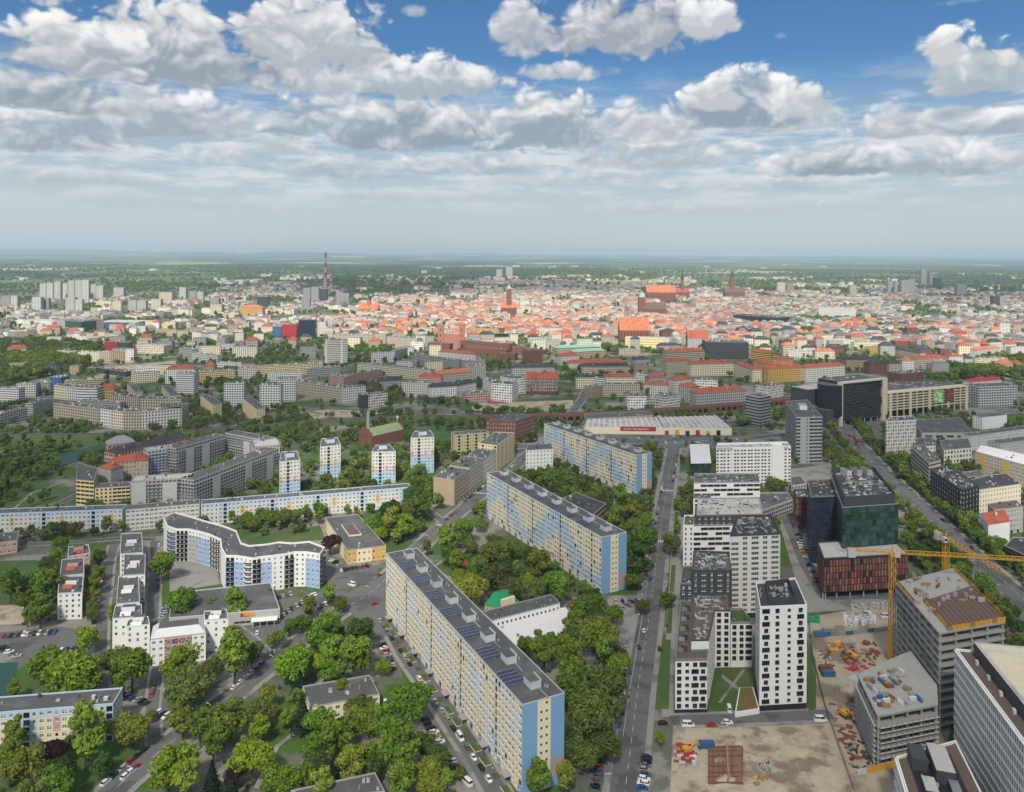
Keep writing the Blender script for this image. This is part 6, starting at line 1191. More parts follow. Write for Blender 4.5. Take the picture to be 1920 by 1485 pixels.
# ------------------------------------------------------------------ middle distance: each building from the ends of its front eave
def town(rows, group, name='tenement', cat='tenement', **kw):
	for t in rows:
		x1, y1, x2, y2, dep, h, wall, rf, lab = t[:9]; fp = rect_of((x1, y1), (x2, y2), dep, h); far = min(p[1] for p in fp) > 780; mr = {'f': 'roof_grey', 'k': 'roof_dark', 'w': 'roof_pale', 'r': 'roof_red', 'o': 'roof_orange', 'd': 'roof_dark', 'c': 'copper'}[rf]
		k = dict(fn=(strip('dark', 1.4, 1.0) if 'band' in lab else far_fn(1.45, 1.9, .75, False)), bw=3.1, fh=3.3, far=far); k.update(kw)
		if rf in 'fkw': block(name, lab, cat, fp, h, wall, 'flat', mr, units=max(5, min(22, int((Vector(fp[1]) - Vector(fp[0])).length / 3))), group=group, unit_kw=dict(sz=(.7, 2.0), hz=(.8, 2.2), mats=('white_wall', 'off_white', 'roof_pale', 'metal_grey')), **k)
		else: block(name, lab, cat, fp, h - (1 if rf == 'd' else 0), wall, 'pitched', mr, rise=5 if h < 30 else 8, units=5, group=group, trim='off_white' if rf != 'd' else None, **k)
g = 'tenements in the left middle distance'
town([(100, 756, 184, 767, 13, 20, 'beige', 'f', 'beige tenement with chimneys, left wing of the curved street front'), (184, 766, 208, 769, 13, 20, 'white_wall', 'f', 'narrow white tenement in the curved street front'), (209, 769.5, 231, 772, 13, 20, 'cream', 'f', 'cream tenement with plain windows in the curved street front'), (231, 772, 266, 772, 13, 20, 'beige', 'f', 'beige tenement at the bend of the curved street front'), (266, 772, 341, 766, 13, 20, 'off_white', 'f', 'pale tenement row, right wing of the curved street front'), (341, 766, 355, 756, 30, 20, 'beige', 'f', 'blank gabled tenement ending the curved street front'), (262, 748, 340, 748, 13, 17, 'beige', 'k', 'dark roofed rear tenement with white chimneys behind the curved front'),
 (101, 722, 127, 725, 14, 18, 'cream', 'f', 'cream yellow tenement left of the white hotel-like house'), (127, 725, 145, 726, 14, 18, 'off_white', 'f', 'pale green narrow tenement beside the cream one'), (145, 727, 182, 727.5, 15, 21, 'white_wall', 'f', 'white house with horizontal bands among tenements'), (183, 728, 214, 729, 14, 18, 'ochre', 'r', 'ochre villa tenement with red roof'), (204, 741, 260, 745, 13, 15, 'beige', 'k', 'low beige house with dark roof behind the curved front'), (150, 750, 225, 756, 8, 12, 'grey_wall', 'f', 'long grey rear wall building behind the curved front'),
 (146, 660, 186, 660, 14, 18, 'cream', 'f', 'cream tenement row at the small building site'), (186, 660, 207, 660, 14, 18, 'beige', 'f', 'beige tenement next to the cream row'), (207, 660, 234, 659, 14, 18, 'tan', 'k', 'tan tenement with dark roof in the distant row'), (235, 655, 251, 655, 14, 22, 'white_wall', 'f', 'tall white tenement ending the distant row'), (107, 657, 145, 660, 14, 15, 'white_wall', 'f', 'white low house at the left of the distant row'), (310, 692, 365, 692, 18, 22, 'white_wall', 'r', 'white building with wide red mansard roof and dormers'), (197, 641, 221, 641, 16, 25, 'red_paint', 'f', 'bright red modern apartment block'), (222, 642, 243, 642, 16, 24, 'dark_wall', 'f', 'dark grey modern apartment block with balconies beside the red one'),
 (556, 715, 602, 722, 13, 18, 'beige', 'f', 'beige tenement leading to the ornate corner'), (602, 722, 640, 728, 14, 20, 'beige', 'f', 'ornate beige corner tenement at the road triangle'), (641, 728, 686, 724, 14, 20, 'off_white', 'f', 'pale ornate tenement right of the corner at the road triangle'), (754, 717, 807, 719, 14, 20, 'off_white', 'f', 'grey white tenement row behind the blue shed'), (807, 725, 857, 722, 14, 20, 'white_wall', 'd', 'white ornate tenement with dormers behind the blue shed'), (857, 722, 893, 715, 14, 19, 'white_wall', 'd', 'white gabled tenement beside the blank white office'), (784, 706, 827, 707, 14, 18, 'pink', 'r', 'pink tenement with crimson hipped roof'), (820, 702, 886, 696, 14, 17, 'beige', 'o', 'beige tenement with long orange tiled roof'), (872, 687, 911, 686, 14, 22, 'grey_wall', 'k', 'grey tenement with dark flat roof behind the orange roof'), (710, 713, 757, 711, 14, 14, 'grey_wall', 'd', 'low grey workshop with pitched dark roofs'), (688, 718, 709, 718, 14, 15, 'brick', 'd', 'small brick gable house near the glass corner office')], g)
g = 'apartment slabs in the left middle distance'
town([(-8, 779, 51, 765, 11, 14, 'off_white', 'f', 'white slab at the left edge by the railway'), (62, 757, 98, 748, 11, 14, 'off_white', 'f', 'white slab with balconies beyond the railway lawn'), (-5, 727, 35, 729, 11, 18, 'white_wall', 'f', 'white slab with small windows at the left edge'), (30, 720, 67, 719.5, 12, 18, 'off_white', 'f', 'greyish slab next to the blue vaulted roof'), (68, 718.5, 94, 717.5, 12, 17, 'grey_wall', 'f', 'grey slab touching the blue vaulted roof house'), (120, 715, 194, 711, 11, 14, 'olive', 'f', 'low olive slab with white chimneys'), (372, 697, 440, 694, 11, 17, 'yellow_wall', 'f', 'yellow slab with loggias'), (246, 700, 300, 697, 11, 15, 'cream', 'f', 'cream slab with pink end by the white tents'), (330, 699, 364, 700, 12, 30, 'white_wall', 'f', 'white chessboard tower, left of the pair beyond the tents'), (420, 719, 457, 719, 12, 30, 'white_wall', 'f', 'white chessboard tower in the poplar grove'), (360, 662, 408, 667, 11, 15, 'off_white', 'f', 'pale slab behind the long hedge of trees'), (335, 652, 362, 656, 11, 15, 'grey_wall', 'f', 'grey slab at the back of the construction yard'), (367, 649, 404, 652, 11, 15, 'off_white', 'f', 'white slab below the red sheds'), (405, 644, 441, 646, 11, 15, 'white_wall', 'f', 'bright white slab, third behind the hedge of trees'), (447, 650, 481, 654, 11, 15, 'off_white', 'f', 'pale slab right of the bright white one'), (406, 680, 475, 682, 11, 12, 'white_wall', 'w', 'long white school wing with red gable'), (446, 691, 482, 690, 12, 17, 'off_white', 'f', 'pale block at the end of the yellow gallery house'),
 (480, 687, 606, 681, 12, 17, 'yellow_wall', 'f', 'long yellow gallery house with white bands'), (501, 698, 566, 696, 11, 15, 'white_wall', 'f', 'white slab in front of the yellow gallery house'), (579, 692, 640, 687, 11, 12, 'grey_wall', 'f', 'low grey slab below the tall white tower'), (520, 711, 555, 710, 12, 30, 'white_wall', 'f', 'white chessboard tower, taller of the twin near the road triangle'), (487, 722.5, 526, 722.5, 12, 30, 'white_wall', 'f', 'white chessboard tower, lower of the twin near the road triangle'), (670, 681, 808, 694, 12, 17, 'cream', 'f', 'long cream slab behind the peach school'), (697, 662, 740, 660.5, 12, 18, 'white_wall', 'f', 'white slab with coloured balconies'), (741, 660, 764, 652, 12, 18, 'off_white', 'f', 'pale slab turning the corner beside the white one'), (747, 676, 781, 678, 14, 15, 'grey_wall', 'f', 'grey block with round mural on its gable'), (772, 665, 860, 676, 12, 20, 'grey_wall', 'f', 'long blue grey slab in front of the brick barracks'), (861, 676, 910, 676, 12, 19, 'beige', 'f', 'beige block joining the blue grey slab'), (1116, 710, 1137, 709.5, 14, 15, 'white_wall', 'f', 'small white block left of the long red roof')], g, 'apartment_slab', 'apartment block', fn=plain_fn(2.2, 1.6, .7), fh=2.9)
for k, (q, h, lab) in enumerate(([[(254, 737), (268, 735.5), (253, 718.5), (238, 719.5)], 14, 'cream gable slab, first of the row stepping right'], [[(321, 743), (338, 741.5), (318, 722.5), (303, 723.5)], 14, 'cream gable slab, second of the row stepping right'], [[(400, 760), (416, 757), (393, 739.5), (376, 741.5)], 17, 'cream gable slab, third of the row stepping right'], [[(481, 768), (497, 765.5), (473, 744.5), (455, 746.5)], 17, 'cream gable slab, fourth and nearest the road triangle'])):
	block('apartment_slab', lab, 'apartment block', GP(q, h), h, 'yellow_wall' if k > 1 else 'cream', fn=plain_fn(1.8, 1.4, .9), bw=3.2, fh=2.9, far=k < 2, units=8, group='four parallel cream slabs', unit_kw=dict(sz=(.5, 1.2)))
town([(610, 638, 652, 637, 16, 45, 'off_white', 'f', 'lone tall white tower with dark striped balconies')], None, 'apartment_tower', 'apartment tower', fn=strip('dark', 1.3, 1.1, 9), bw=3)
town([(94, 707, 115, 708, 15, 19, 'container_blue', 'f', 'small house with bright blue vaulted roof'), (255, 690, 310, 687, 24, 8, 'white_sheet', 'w', 'white tent roofed market hall'), (180, 689, 235, 697, 12, 8, 'dark_wall', 'k', 'black sheds beside the white tents'), (254, 647, 307, 649, 26, 16, 'cream', 'w', 'pale yellow factory with grey roof'), (676, 741, 690, 740, 14, 18, 'dark_wall', 'f', 'dark glass corner of the modern office at the road triangle'), (691, 741, 727, 737, 14, 17, 'off_white', 'f', 'white modern office at the road triangle'), (874, 739, 919, 736, 18, 10, 'pink', 'f', 'small pink office by the red sports court'), (782, 741, 832, 748, 12, 6, 'container_blue', 'f', 'bright blue low shed behind trees'), (921, 718, 960, 721, 22, 24, 'white_wall', 'f', 'blank white front of the new court office'), (905, 708, 922, 719, 14, 24, 'white_wall', 'f', 'white side wing of the new court office'), (962, 711, 988, 708, 30, 22, 'white_wall', 'f', 'white office with scattered windows beside the red brick school'),
 (1177, 743, 1212, 743, 20, 20, 'white_wall', 'f', 'white office left part beside the viaduct'), (1213, 746, 1244, 748, 20, 17, 'grey_wall', 'f', 'grey glass middle part of the viaduct office'), (1245, 745, 1275, 741, 20, 20, 'off_white', 'f', 'white right part of the viaduct office'), (1301, 712, 1346, 714, 16, 18, 'white_wall', 'f', 'white modern block with dark upper storey'), (1324, 641, 1404, 642, 42, 32, 'dark_wall', 'f', 'dark office with pale horizontal bands, wide and boxy'), (1440, 726, 1469, 721, 20, 18, 'off_white', 'f', 'rounded white office with arcade beside the avenue'), (1689, 701, 1732, 697, 24, 18, 'brick', 'k', 'dark brick theatre workshop behind the shopping centre'), (1750, 676, 1790, 675, 14, 14, 'pink', 'f', 'pink and blue low block among park trees'), (1829, 672, 1887, 671, 16, 20, 'cream', 'f', 'cream office with white framed corner'), (887, 615, 935, 617, 40, 28, 'ochre', 'k', 'golden theatre box behind the brick barracks'), (910, 625, 967, 626, 20, 20, 'black_wall', 'k', 'black hall beside the golden theatre'), (770, 643, 794, 643, 20, 14, 'white_wall', 'w', 'white cantilevered pavilion below the government wing')], 'single public buildings of the middle distance', 'public_building', 'building', fn=alt(1.8, 1.6, .9), bw=3.6, fh=3.6)
g = 'old tenements right of centre'
town([(1081, 706, 1116, 706, 16, 18, 'cream', 'd', 'cream corner tenement with grey mansard by the tree row'), (1135, 707, 1191, 707, 14, 17, 'cream', 'r', 'cream tenement under a long red roof'), (1191, 702, 1219, 702, 14, 18, 'off_white', 'k', 'pale tenement right of the long red roof'), (1130, 721, 1200, 721, 14, 17, 'beige', 'f', 'long beige tenement with balconies near the avenue'), (1109, 726, 1130, 723, 14, 15, 'tan', 'f', 'tan low tenement at the crossing'), (1207, 721, 1253, 723, 14, 15, 'off_white', 'r', 'tenement with broad red roof behind the white office'), (1219, 708, 1250, 706, 14, 17, 'grey_wall', 'r', 'grey tenement with red roof deeper in the block'), (1272, 722, 1299, 726, 16, 22, 'grey_wall', 'r', 'grey corner tenement with tall red mansard'), (1305, 737, 1400, 731, 16, 21, 'grey_wall', 'r', 'long grey tenement with crimson mansard over the viaduct'), (1265, 713, 1298, 710, 14, 20, 'off_white', 'r', 'tenement with red roof behind the crimson mansard'),
 (1067, 681, 1170, 678, 14, 16, 'off_white', 'r', 'long red roofed tenement row with many chimneys'), (1052, 668, 1085, 666, 14, 16, 'off_white', 'r', 'red roofed corner tenement at the copper hall'), (1092, 686, 1182, 685, 13, 15, 'beige', 'd', 'dark roofed rear row below the long red row'), (1250, 661, 1321, 657, 15, 20, 'beige', 'r', 'red roofed palace-like tenement by the banded office'), (1250, 678, 1295, 676, 15, 20, 'beige', 'r', 'red roofed tenement with dark mansard, centre block'), (1295, 683, 1376, 681, 15, 20, 'cream', 'r', 'long cream tenement with red roof and chimneys'), (1377, 681, 1411, 693, 15, 20, 'cream', 'r', 'red roofed tenement running down to the avenue'), (1407, 658, 1445, 662, 15, 20, 'ochre', 'r', 'ochre tenement with red roof right of the banded office'), (1412, 678, 1442, 683, 15, 22, 'ochre', 'r', 'ochre tenement with red roof next to the avenue bend'), (1441, 692, 1510, 688, 16, 22, 'ochre', 'r', 'ochre palace front with long red roof on the avenue'), (1511, 690, 1584, 685, 16, 22, 'off_white', 'r', 'pale palace front with red roof behind the glass tower mall'), (1447, 673, 1487, 675, 14, 20, 'ochre', 'r', 'ochre rear wing with red roof'), (1190, 673, 1217, 672, 14, 16, 'grey_wall', 'd', 'grey slate roofed tenement near the centre'), (1161, 655, 1201, 655, 13, 12, 'beige', 'f', 'low beige flat roofed house by the trees'), (1236, 647, 1275, 646, 14, 16, 'grey_wall', 'd', 'slate roofed hall left of the brick church'), (960, 688, 1040, 687, 13, 14, 'grey_wall', 'd', 'long grey roofed house with skylights left of the trees'),
 (1587, 673, 1655, 673, 40, 20, 'tan', 'd', 'brown classical hall with dark roof and portico'), (1692, 676, 1714, 676, 14, 18, 'white_wall', 'o', 'white gabled house with orange roof'), (1715, 673, 1772, 670, 14, 18, 'beige', 'r', 'beige tenement with long red roof by the park'), (1780, 668, 1806, 668, 14, 22, 'white_wall', 'r', 'white curved-gable house with red roof'), (1810, 671, 1828, 671, 14, 20, 'off_white', 'd', 'pale tenement between the gabled house and cream office'), (1529, 658, 1565, 658, 14, 15, 'cream', 'o', 'cream house with bright orange roof in sun'), (1477, 656, 1520, 658, 14, 14, 'off_white', 'f', 'pale low house left of the bright orange roof'), (1555, 638, 1600, 637, 22, 15, 'white_wall', 'w', 'white low office beside the park trees'), (1602, 642, 1655, 641, 14, 13, 'cream', 'f', 'cream low terrace by the park'), (1632, 651, 1657, 649, 14, 14, 'ochre', 'f', 'ochre house behind the brown hall'), (1655, 623, 1690, 626, 16, 18, 'beige', 'd', 'beige tenement near the park, slate roof'), (1692, 626, 1730, 627, 16, 18, 'grey_wall', 'd', 'grey tenement with slate roof right of the beige one'), (1761, 616, 1796, 617, 16, 24, 'white_wall', 'f', 'white block with dark side among slate roofs'), (1799, 616, 1816, 617, 16, 24, 'white_wall', 'f', 'narrow white block right of the dark-sided one'), (1875, 606, 1894, 607, 16, 38, 'white_wall', 'f', 'slim white high-rise at the right'), (1765, 633, 1810, 638, 14, 15, 'beige', 'r', 'red roofed tenement slanting at the right'), (1727, 636, 1787, 643, 14, 15, 'grey_wall', 'f', 'long grey flat roofed building at the right'), (1820, 632, 1850, 633, 16, 16, 'grey_wall', 'f', 'grey flat roofed block further right'), (1832, 656, 1876, 652, 14, 15, 'off_white', 'o', 'tenement with orange roof right of the white curved gable'), (1657, 648, 1725, 661, 12, 15, 'beige', 'd', 'long slate roofed terrace slanting toward the park'), (1895, 651, 1925, 651, 14, 16, 'off_white', 'k', 'domed pale building at the right edge')], g)
# landmarks of the middle distance
def gov(label, x1, y1, x2, y2, d, h, wall='olive'): town([(x1, y1, x2, y2, d, h, wall, 'f', label)], 'government offices', 'office_building', 'office building')
gov('wide stone government office with flat roof, left part', 627, 628, 700, 628, 18, 22, 'beige'); gov('taller middle block of the stone government office', 701, 626, 723, 627, 20, 26, 'beige'); gov('right wing of the stone government office', 724, 631, 782, 635, 18, 21, 'beige')
town([(617, 703, 645, 708, 16, 19, 'pink', 'f', 'peach school, left wing with tall dark windows'), (645, 708, 717, 693, 14, 20, 'pink', 'f', 'peach school, long right wing with curved gable')], 'peach school wings', 'school', 'school', fn=far_fn(1.4, 2.0, .9, False))
block('school', 'red brick and white school with steep red roof at the dug-up square', 'school', rect_of((987, 710), (1046, 711), 16, 22), 22, 'brick', 'pitched', 'roof_red', 3, 4.4, lambda i, j, nb, nf, cw, ch: (1.9, 3.0, .8, None, 'white', 0) if j else (1.4, 2.4, .6, None, 'dark', 0), far=False, rise=9, units=4, hip=False)
for x1, y1, x2, y2, d, h, lab in ((1045, 653, 1125, 650, 26, 18, 'market hall with pale green copper roof, rear part'), (1077, 660, 1137, 657, 18, 15, 'market hall with pale green copper roof, front part')): block('copper_roofed_hall', lab, 'hall', rect_of((x1, y1), (x2, y2), d, h), h, 'tan', 'pitched', 'copper', rise=4, units=0, group='copper roofed halls')
for x1, y1, x2, y2, d, h, lab in ((990, 658, 1017, 656, 20, 22, 'dark brick office with glass strip by the copper hall'), (960, 651, 987, 651, 20, 16, 'low brick wing left of the copper hall'), (802, 643, 843, 645, 16, 20, 'brick barracks wing left of the castle gate'), (857, 638, 955, 646, 16, 18, 'long brick barracks wing right of the castle gate'), (868, 650, 950, 656, 14, 14, 'low brick wing in front of the barracks'), (930, 662, 965, 664, 16, 12, 'small brick workshop with slate roof')): block('barracks', lab, 'barracks', rect_of((x1, y1), (x2, y2), d, h), h, 'brick', mroof='roof_brown', fn=far_fn(1.1, 1.7, .9, False), group='brick barracks', units=5, mpar='brick')
for x1, y1, x2, y2, d, h, lab in ((822, 659, 892, 665, 12, 18, 'white tenement with red roof before the barracks'),): block('tenement', lab, 'tenement', rect_of((x1, y1), (x2, y2), d, h), h, 'off_white', 'pitched', 'roof_red', units=4, fn=far_fn())
P0 = G(846, 654); root = thing('castle_gate', 'brick castle gate with two tall battlemented towers', 'gatehouse', (P0.x, P0.y, 0))
mat('brick_pink', (.34, .15, .11), var=.15)
for dx in (-22, 22):
	b = MB(); b.box(dx - 6, dx + 6, -6, 6, 0, 50, bottom=False); b.build('tower', MATS['brick_pink'], root)
	for k in range(4): b = MB(); b.box(dx - 6.4 + k * 3.6, dx - 4.6 + k * 3.6, -6.4, -5.2, 50, 52.5); b.build('merlon', MATS['brick_pink'], root)
	for k in range(3): b = MB(); b.quad((dx - 1, -6.06, 14 + k * 12), (dx + 1, -6.06, 14 + k * 12), (dx + 1, -6.06, 18 + k * 12), (dx - 1, -6.06, 18 + k * 12)); b.build('window', MATS['glass_dark'], root)
b = MB(); b.box(-16, 16, -4, 4, 0, 30); b.build('gate_wall', MATS['brick_pink'], root); b = MB(); b.box(-4, 4, -4.2, -3.8, 0, 13); b.build('gate_arch', MATS['black_wall'], root)
for k in range(8): b = MB(); b.box(-15.5 + k * 4, -13.5 + k * 4, -4.2, -3, 30, 32.3); b.build('merlon', MATS['brick_pink'], root)
def church(label, px, py, L, Wd, eave, ridge, ang=0, tower=None, wall='brick', roof='roof_orange', spire=0.):
	c = G(px, py); root = thing('church', label, 'church', (c.x, c.y, 0), 'brick churches'); keep([(c.x - L / 2, c.y - Wd / 2), (c.x + L / 2, c.y - Wd / 2), (c.x + L / 2, c.y + Wd / 2), (c.x - L / 2, c.y + Wd / 2)], 3); fp = [(-L / 2, -Wd / 2), (L / 2, -Wd / 2), (L / 2, Wd / 2), (-L / 2, Wd / 2)]; ca, sa = math.cos(ang), math.sin(ang); fp = [(x * ca - y * sa, x * sa + y * ca) for x, y in fp]
	b = MB(); b.prism(fp, 0, eave); b.build('nave', MATS[wall], root); pitched_roof(root, fp, eave, ridge - eave, (0, 0, 0), roof, False, .6, wall)
	for k in range(max(3, int(L / 7))):
		t = (k + .5) / max(3, int(L / 7)); p = Vector(fp[0]).lerp(Vector(fp[1]), t); b = MB(); b.obox(p, ang, 1.4, .4, eave * .3, eave * .85); b.build('window', MATS['glass_dark'], root)
	if tower:
		tx, tw, th = tower; p = (tx * ca, tx * sa - 0); b = MB(); b.obox(p, ang, tw, tw, 0, th); b.build('tower', MATS[wall], root); b = MB(); q = tw * .5; sp_ = spire or tw
		n0 = [(p[0] + q * x, p[1] + q * y, th) for x, y in ((-1, -1), (1, -1), (1, 1), (-1, 1))]
		for i in range(4): b.poly([n0[i], n0[(i + 1) % 4], (p[0], p[1], th + sp_)])
		b.build('spire', MATS['roof_dark' if spire else 'copper'], root)
church('great brick church with steep glowing orange roof', 1188, 638, 68, 26, 24, 52); church('brick church with tall red roof and stepped gable', 1307, 650, 44, 22, 18, 36, roof='roof_red'); church('square brick church tower rising over the old town', 1052 - 98, 592, 50, 26, 26, 44, tower=(0, 16, 86)); church('brick church with blunt tower and brown nave roof', 1226, 597, 70, 30, 30, 50, tower=(-38, 20, 66), roof='roof_brown'); church('distant brick church under long red roof, centre right', 1238, 566, 120, 40, 40, 70); church('brick cathedral with tall dark spire behind the old town', 1376, 560, 90, 36, 30, 52, tower=(-8, 15, 100), wall='brick', roof='roof_brown', spire=36.); church('slim dark church spire far behind the old town', 1279, 560, 60, 30, 30, 45, tower=(0, 12, 85), wall='brick', roof='roof_red', spire=50.); church('small red church with needle spire at the left of the old town', 692, 592, 60, 24, 22, 40, tower=(0, 10, 50), wall='brick_pink', spire=22.)
block('public_building', 'yellow classical palace in the sun below the great church', 'building', rect_of((1172, 633), (1246, 635), 30, 21), 21, 'yellow_wall', mroof='roof_pale', fn=far_fn(1.3, 2.4, 1, False), units=8, fh=5); block('public_building', 'dark polygonal department store between two churches', 'building', rect_of((1242, 622), (1270, 622), 28, 24), 24, 'brick', 'pitched', 'roof_dark', rise=7, units=0)
# tall chimney of the power station and other far towers
def chimney_stack(label, px, py, H, r):
	c = G(px, py); root = thing('chimney_stack', label, 'chimney', (c.x, c.y, 0)); mat('chimney_red', (.30, .06, .05)); n = 8
	for k in range(n): b = MB(); b.cyl((0, 0), r * (1 - .5 * k / n), H * k / n, H * (k + 1) / n, 16, r2=r * (1 - .5 * (k + 1) / n)); b.build('band', MATS[('concrete', 'chimney_red')[k % 2] if k > 2 else 'concrete'], root)
chimney_stack('tall red and white striped power station chimney on the horizon', 610, 548, 196, 9.5); chimney_stack('shorter pale power station chimney behind the striped one', 621, 546, 105, 8)
FT = [(80, 566, 30, 70, 'white_wall'), (93, 566, 30, 72, 'off_white'), (107, 568, 30, 80, 'white_wall'), (120, 566, 30, 70, 'off_white'), (133, 567, 30, 82, 'white_wall'), (147, 568, 34, 85, 'white_wall'), (160, 569, 30, 88, 'off_white'), (172, 566, 40, 66, 'white_wall'), (186, 566, 36, 62, 'off_white'), (10, 584, 40, 50, 'grey_wall'), (24, 584, 36, 50, 'off_white'), (68, 586, 36, 48, 'off_white'), (84, 585, 30, 44, 'grey_wall'), (131, 585, 36, 46, 'white_wall'), (147, 585, 30, 40, 'off_white'), (222, 563, 50, 50, 'off_white'), (220, 588, 30, 40, 'cream'), (248, 588, 32, 42, 'white_wall'), (265, 588, 34, 40, 'white_wall'), (292, 584, 40, 40, 'cream'), (310, 572, 60, 46, 'cream'), (342, 562, 34, 50, 'off_white'), (361, 570, 34, 48, 'grey_wall'), (375, 570, 30, 46, 'white_wall'), (402, 585, 34, 44, 'grey_wall'), (405, 592, 44, 34, 'cream'), (492, 582, 46, 46, 'dark_wall'), (575, 570, 34, 60, 'grey_wall'), (590, 570, 36, 62, 'grey_wall'), (606, 572, 34, 60, 'dark_wall'), (636, 577, 30, 56, 'grey_wall'), (648, 578, 28, 52, 'grey_wall'), (573, 584, 34, 46, 'grey_wall'), (936, 519, 60, 60, 'white_wall'), (955, 517, 70, 75, 'white_wall'), (795, 516, 60, 40, 'off_white'), (1671, 555, 40, 75, 'white_wall'), (1684, 556, 40, 70, 'white_wall'), (1697, 557, 44, 80, 'white_wall'), (1709, 554, 40, 82, 'white_wall'), (1732, 540, 40, 118, 'grey_wall'), (1747, 542, 34, 100, 'grey_wall'), (1759, 543, 50, 70, 'dark_wall'), (1804, 556, 60, 60, 'grey_wall'), (1868, 580, 34, 50, 'dark_wall'), (1880, 580, 34, 48, 'grey_wall'), (1600, 556, 40, 56, 'white_wall'), (1465, 550, 50, 56, 'cream'), (1482, 552, 44, 54, 'tan')]
FT.sort(); cnt_ = {}; mat('white_far', (.56, .55, .51), var=.1)
for x, y, w_, hh, m_ in FT:
	c = G(x, y); w_ *= .8; side = 'on the left' if x < 700 else ('behind the old town' if x < 1200 else 'on the right'); cnt_[side] = cnt_.get(side, 0) + 1
	block('high_rise', '%s far high-rise, %s from the left among those %s' % ({'white_wall': 'white', 'off_white': 'pale', 'grey_wall': 'grey', 'dark_wall': 'dark', 'cream': 'cream', 'tan': 'tan'}[m_], ordinal(cnt_[side]), side), 'high-rise', [(c.x - w_ / 2, c.y), (c.x + w_ / 2, c.y), (c.x + w_ / 2, c.y + w_ * .6), (c.x - w_ / 2, c.y + w_ * .6)], hh, {'white_wall': 'white_far'}.get(m_, m_), fn=plain_fn(3.2, 2.2, .7), bw=4.5, fh=3.6, units=2, group='far high-rises', d=.3)
town([(40, 600, 105, 603, 40, 18, 'white_wall', 'w', 'long white chequered shop hall in the sun'), (106, 600, 122, 601, 40, 28, 'grey_wall', 'f', 'grey slatted office next to the green glass front'), (123, 601, 152, 603, 40, 30, 'glass_green', 'f', 'green glass office front in the sunlit strip'), (152, 600, 166, 601, 40, 28, 'beige', 'f', 'beige office right of the green glass front'), (180, 604, 255, 605, 70, 18, 'container_blue', 'w', 'wide blue and orange retail box with flat roof'), (447, 577, 492, 577, 40, 30, 'ochre', 'o', 'big ochre office with orange roof on the left'), (511, 612, 528, 612, 30, 26, 'container_blue', 'f', 'blue painted mural block'), (529, 608, 556, 608, 30, 32, 'red_paint', 'f', 'red mural block beside the blue glass tower'), (560, 600, 592, 600, 26, 46, 'glass_blue', 'k', 'dark blue glass tower between pale pillars'), (593, 604, 611, 604, 26, 34, 'off_white', 'f', 'white block right of the blue glass tower'), (1535, 578, 1605, 580, 60, 34, 'white_wall', 'w', 'white banded rounded office in the right distance'), (1375, 590, 1460, 596, 60, 30, 'black_wall', 'k', 'black glass office complex right of the old town'), (1560, 558, 1655, 560, 90, 24, 'beige', 'w', 'long low grey hall behind the park')], 'far public buildings', 'public_building', 'building', far=True)
# ------------------------------------------------------------------ town houses between the hand-placed buildings
def zone_style(x, y, r):
	"""wall and roof by quarter: orange roofs in the old town, slate to the right, pale flats to the left"""
	if 660 < x < 1340 and y < 640: return r.choice(('cream', 'off_white', 'beige', 'ochre', 'pink', 'white_wall', 'yellow_wall')), r.choice(('o', 'o', 'r', 'f', 'd'))
	if x <= 660 and y < 625: return r.choice(('cream', 'off_white', 'white_wall', 'yellow_wall', 'beige')), r.choice(('f', 'f', 'w', 'r', 'f'))
	if x >= 1340: return r.choice(('beige', 'grey_wall', 'off_white', 'cream', 'tan', 'brick')), r.choice(('d', 'd', 'r', 'f', 'o', 'k'))
	return r.choice(('beige', 'grey_wall', 'off_white', 'cream', 'tan')), r.choice(('f', 'd', 'r', 'f', 'k'))
WN = {'cream': 'cream', 'off_white': 'pale', 'beige': 'beige', 'ochre': 'ochre', 'pink': 'pink', 'white_wall': 'white', 'yellow_wall': 'yellow', 'grey_wall': 'grey', 'tan': 'tan', 'brick': 'brick'}
RN = {'o': 'orange-roofed', 'r': 'red-roofed', 'f': 'flat-roofed', 'w': 'pale-roofed', 'd': 'slate-roofed', 'k': 'dark-roofed'}
MR = {'f': 'roof_grey', 'k': 'roof_dark', 'w': 'roof_pale', 'r': 'roof_red', 'o': 'roof_orange', 'd': 'roof_dark'}
r = random.Random(11); made = 0
ROWS = [(700, 'the peach school row'), (668, 'the brick barracks row'), (655, 'the castle gate row'), (646, 'the row just below the great church'), (637, 'the row at the great church foot'), (629, 'the row right behind the great church'), (622, 'the row at the golden theatre roof'), (615, 'the second row behind the golden theatre'), (609, 'the row along the sunlit old town'), (603, 'the row at the blue glass tower'), (598, 'the farthest row of old town')]
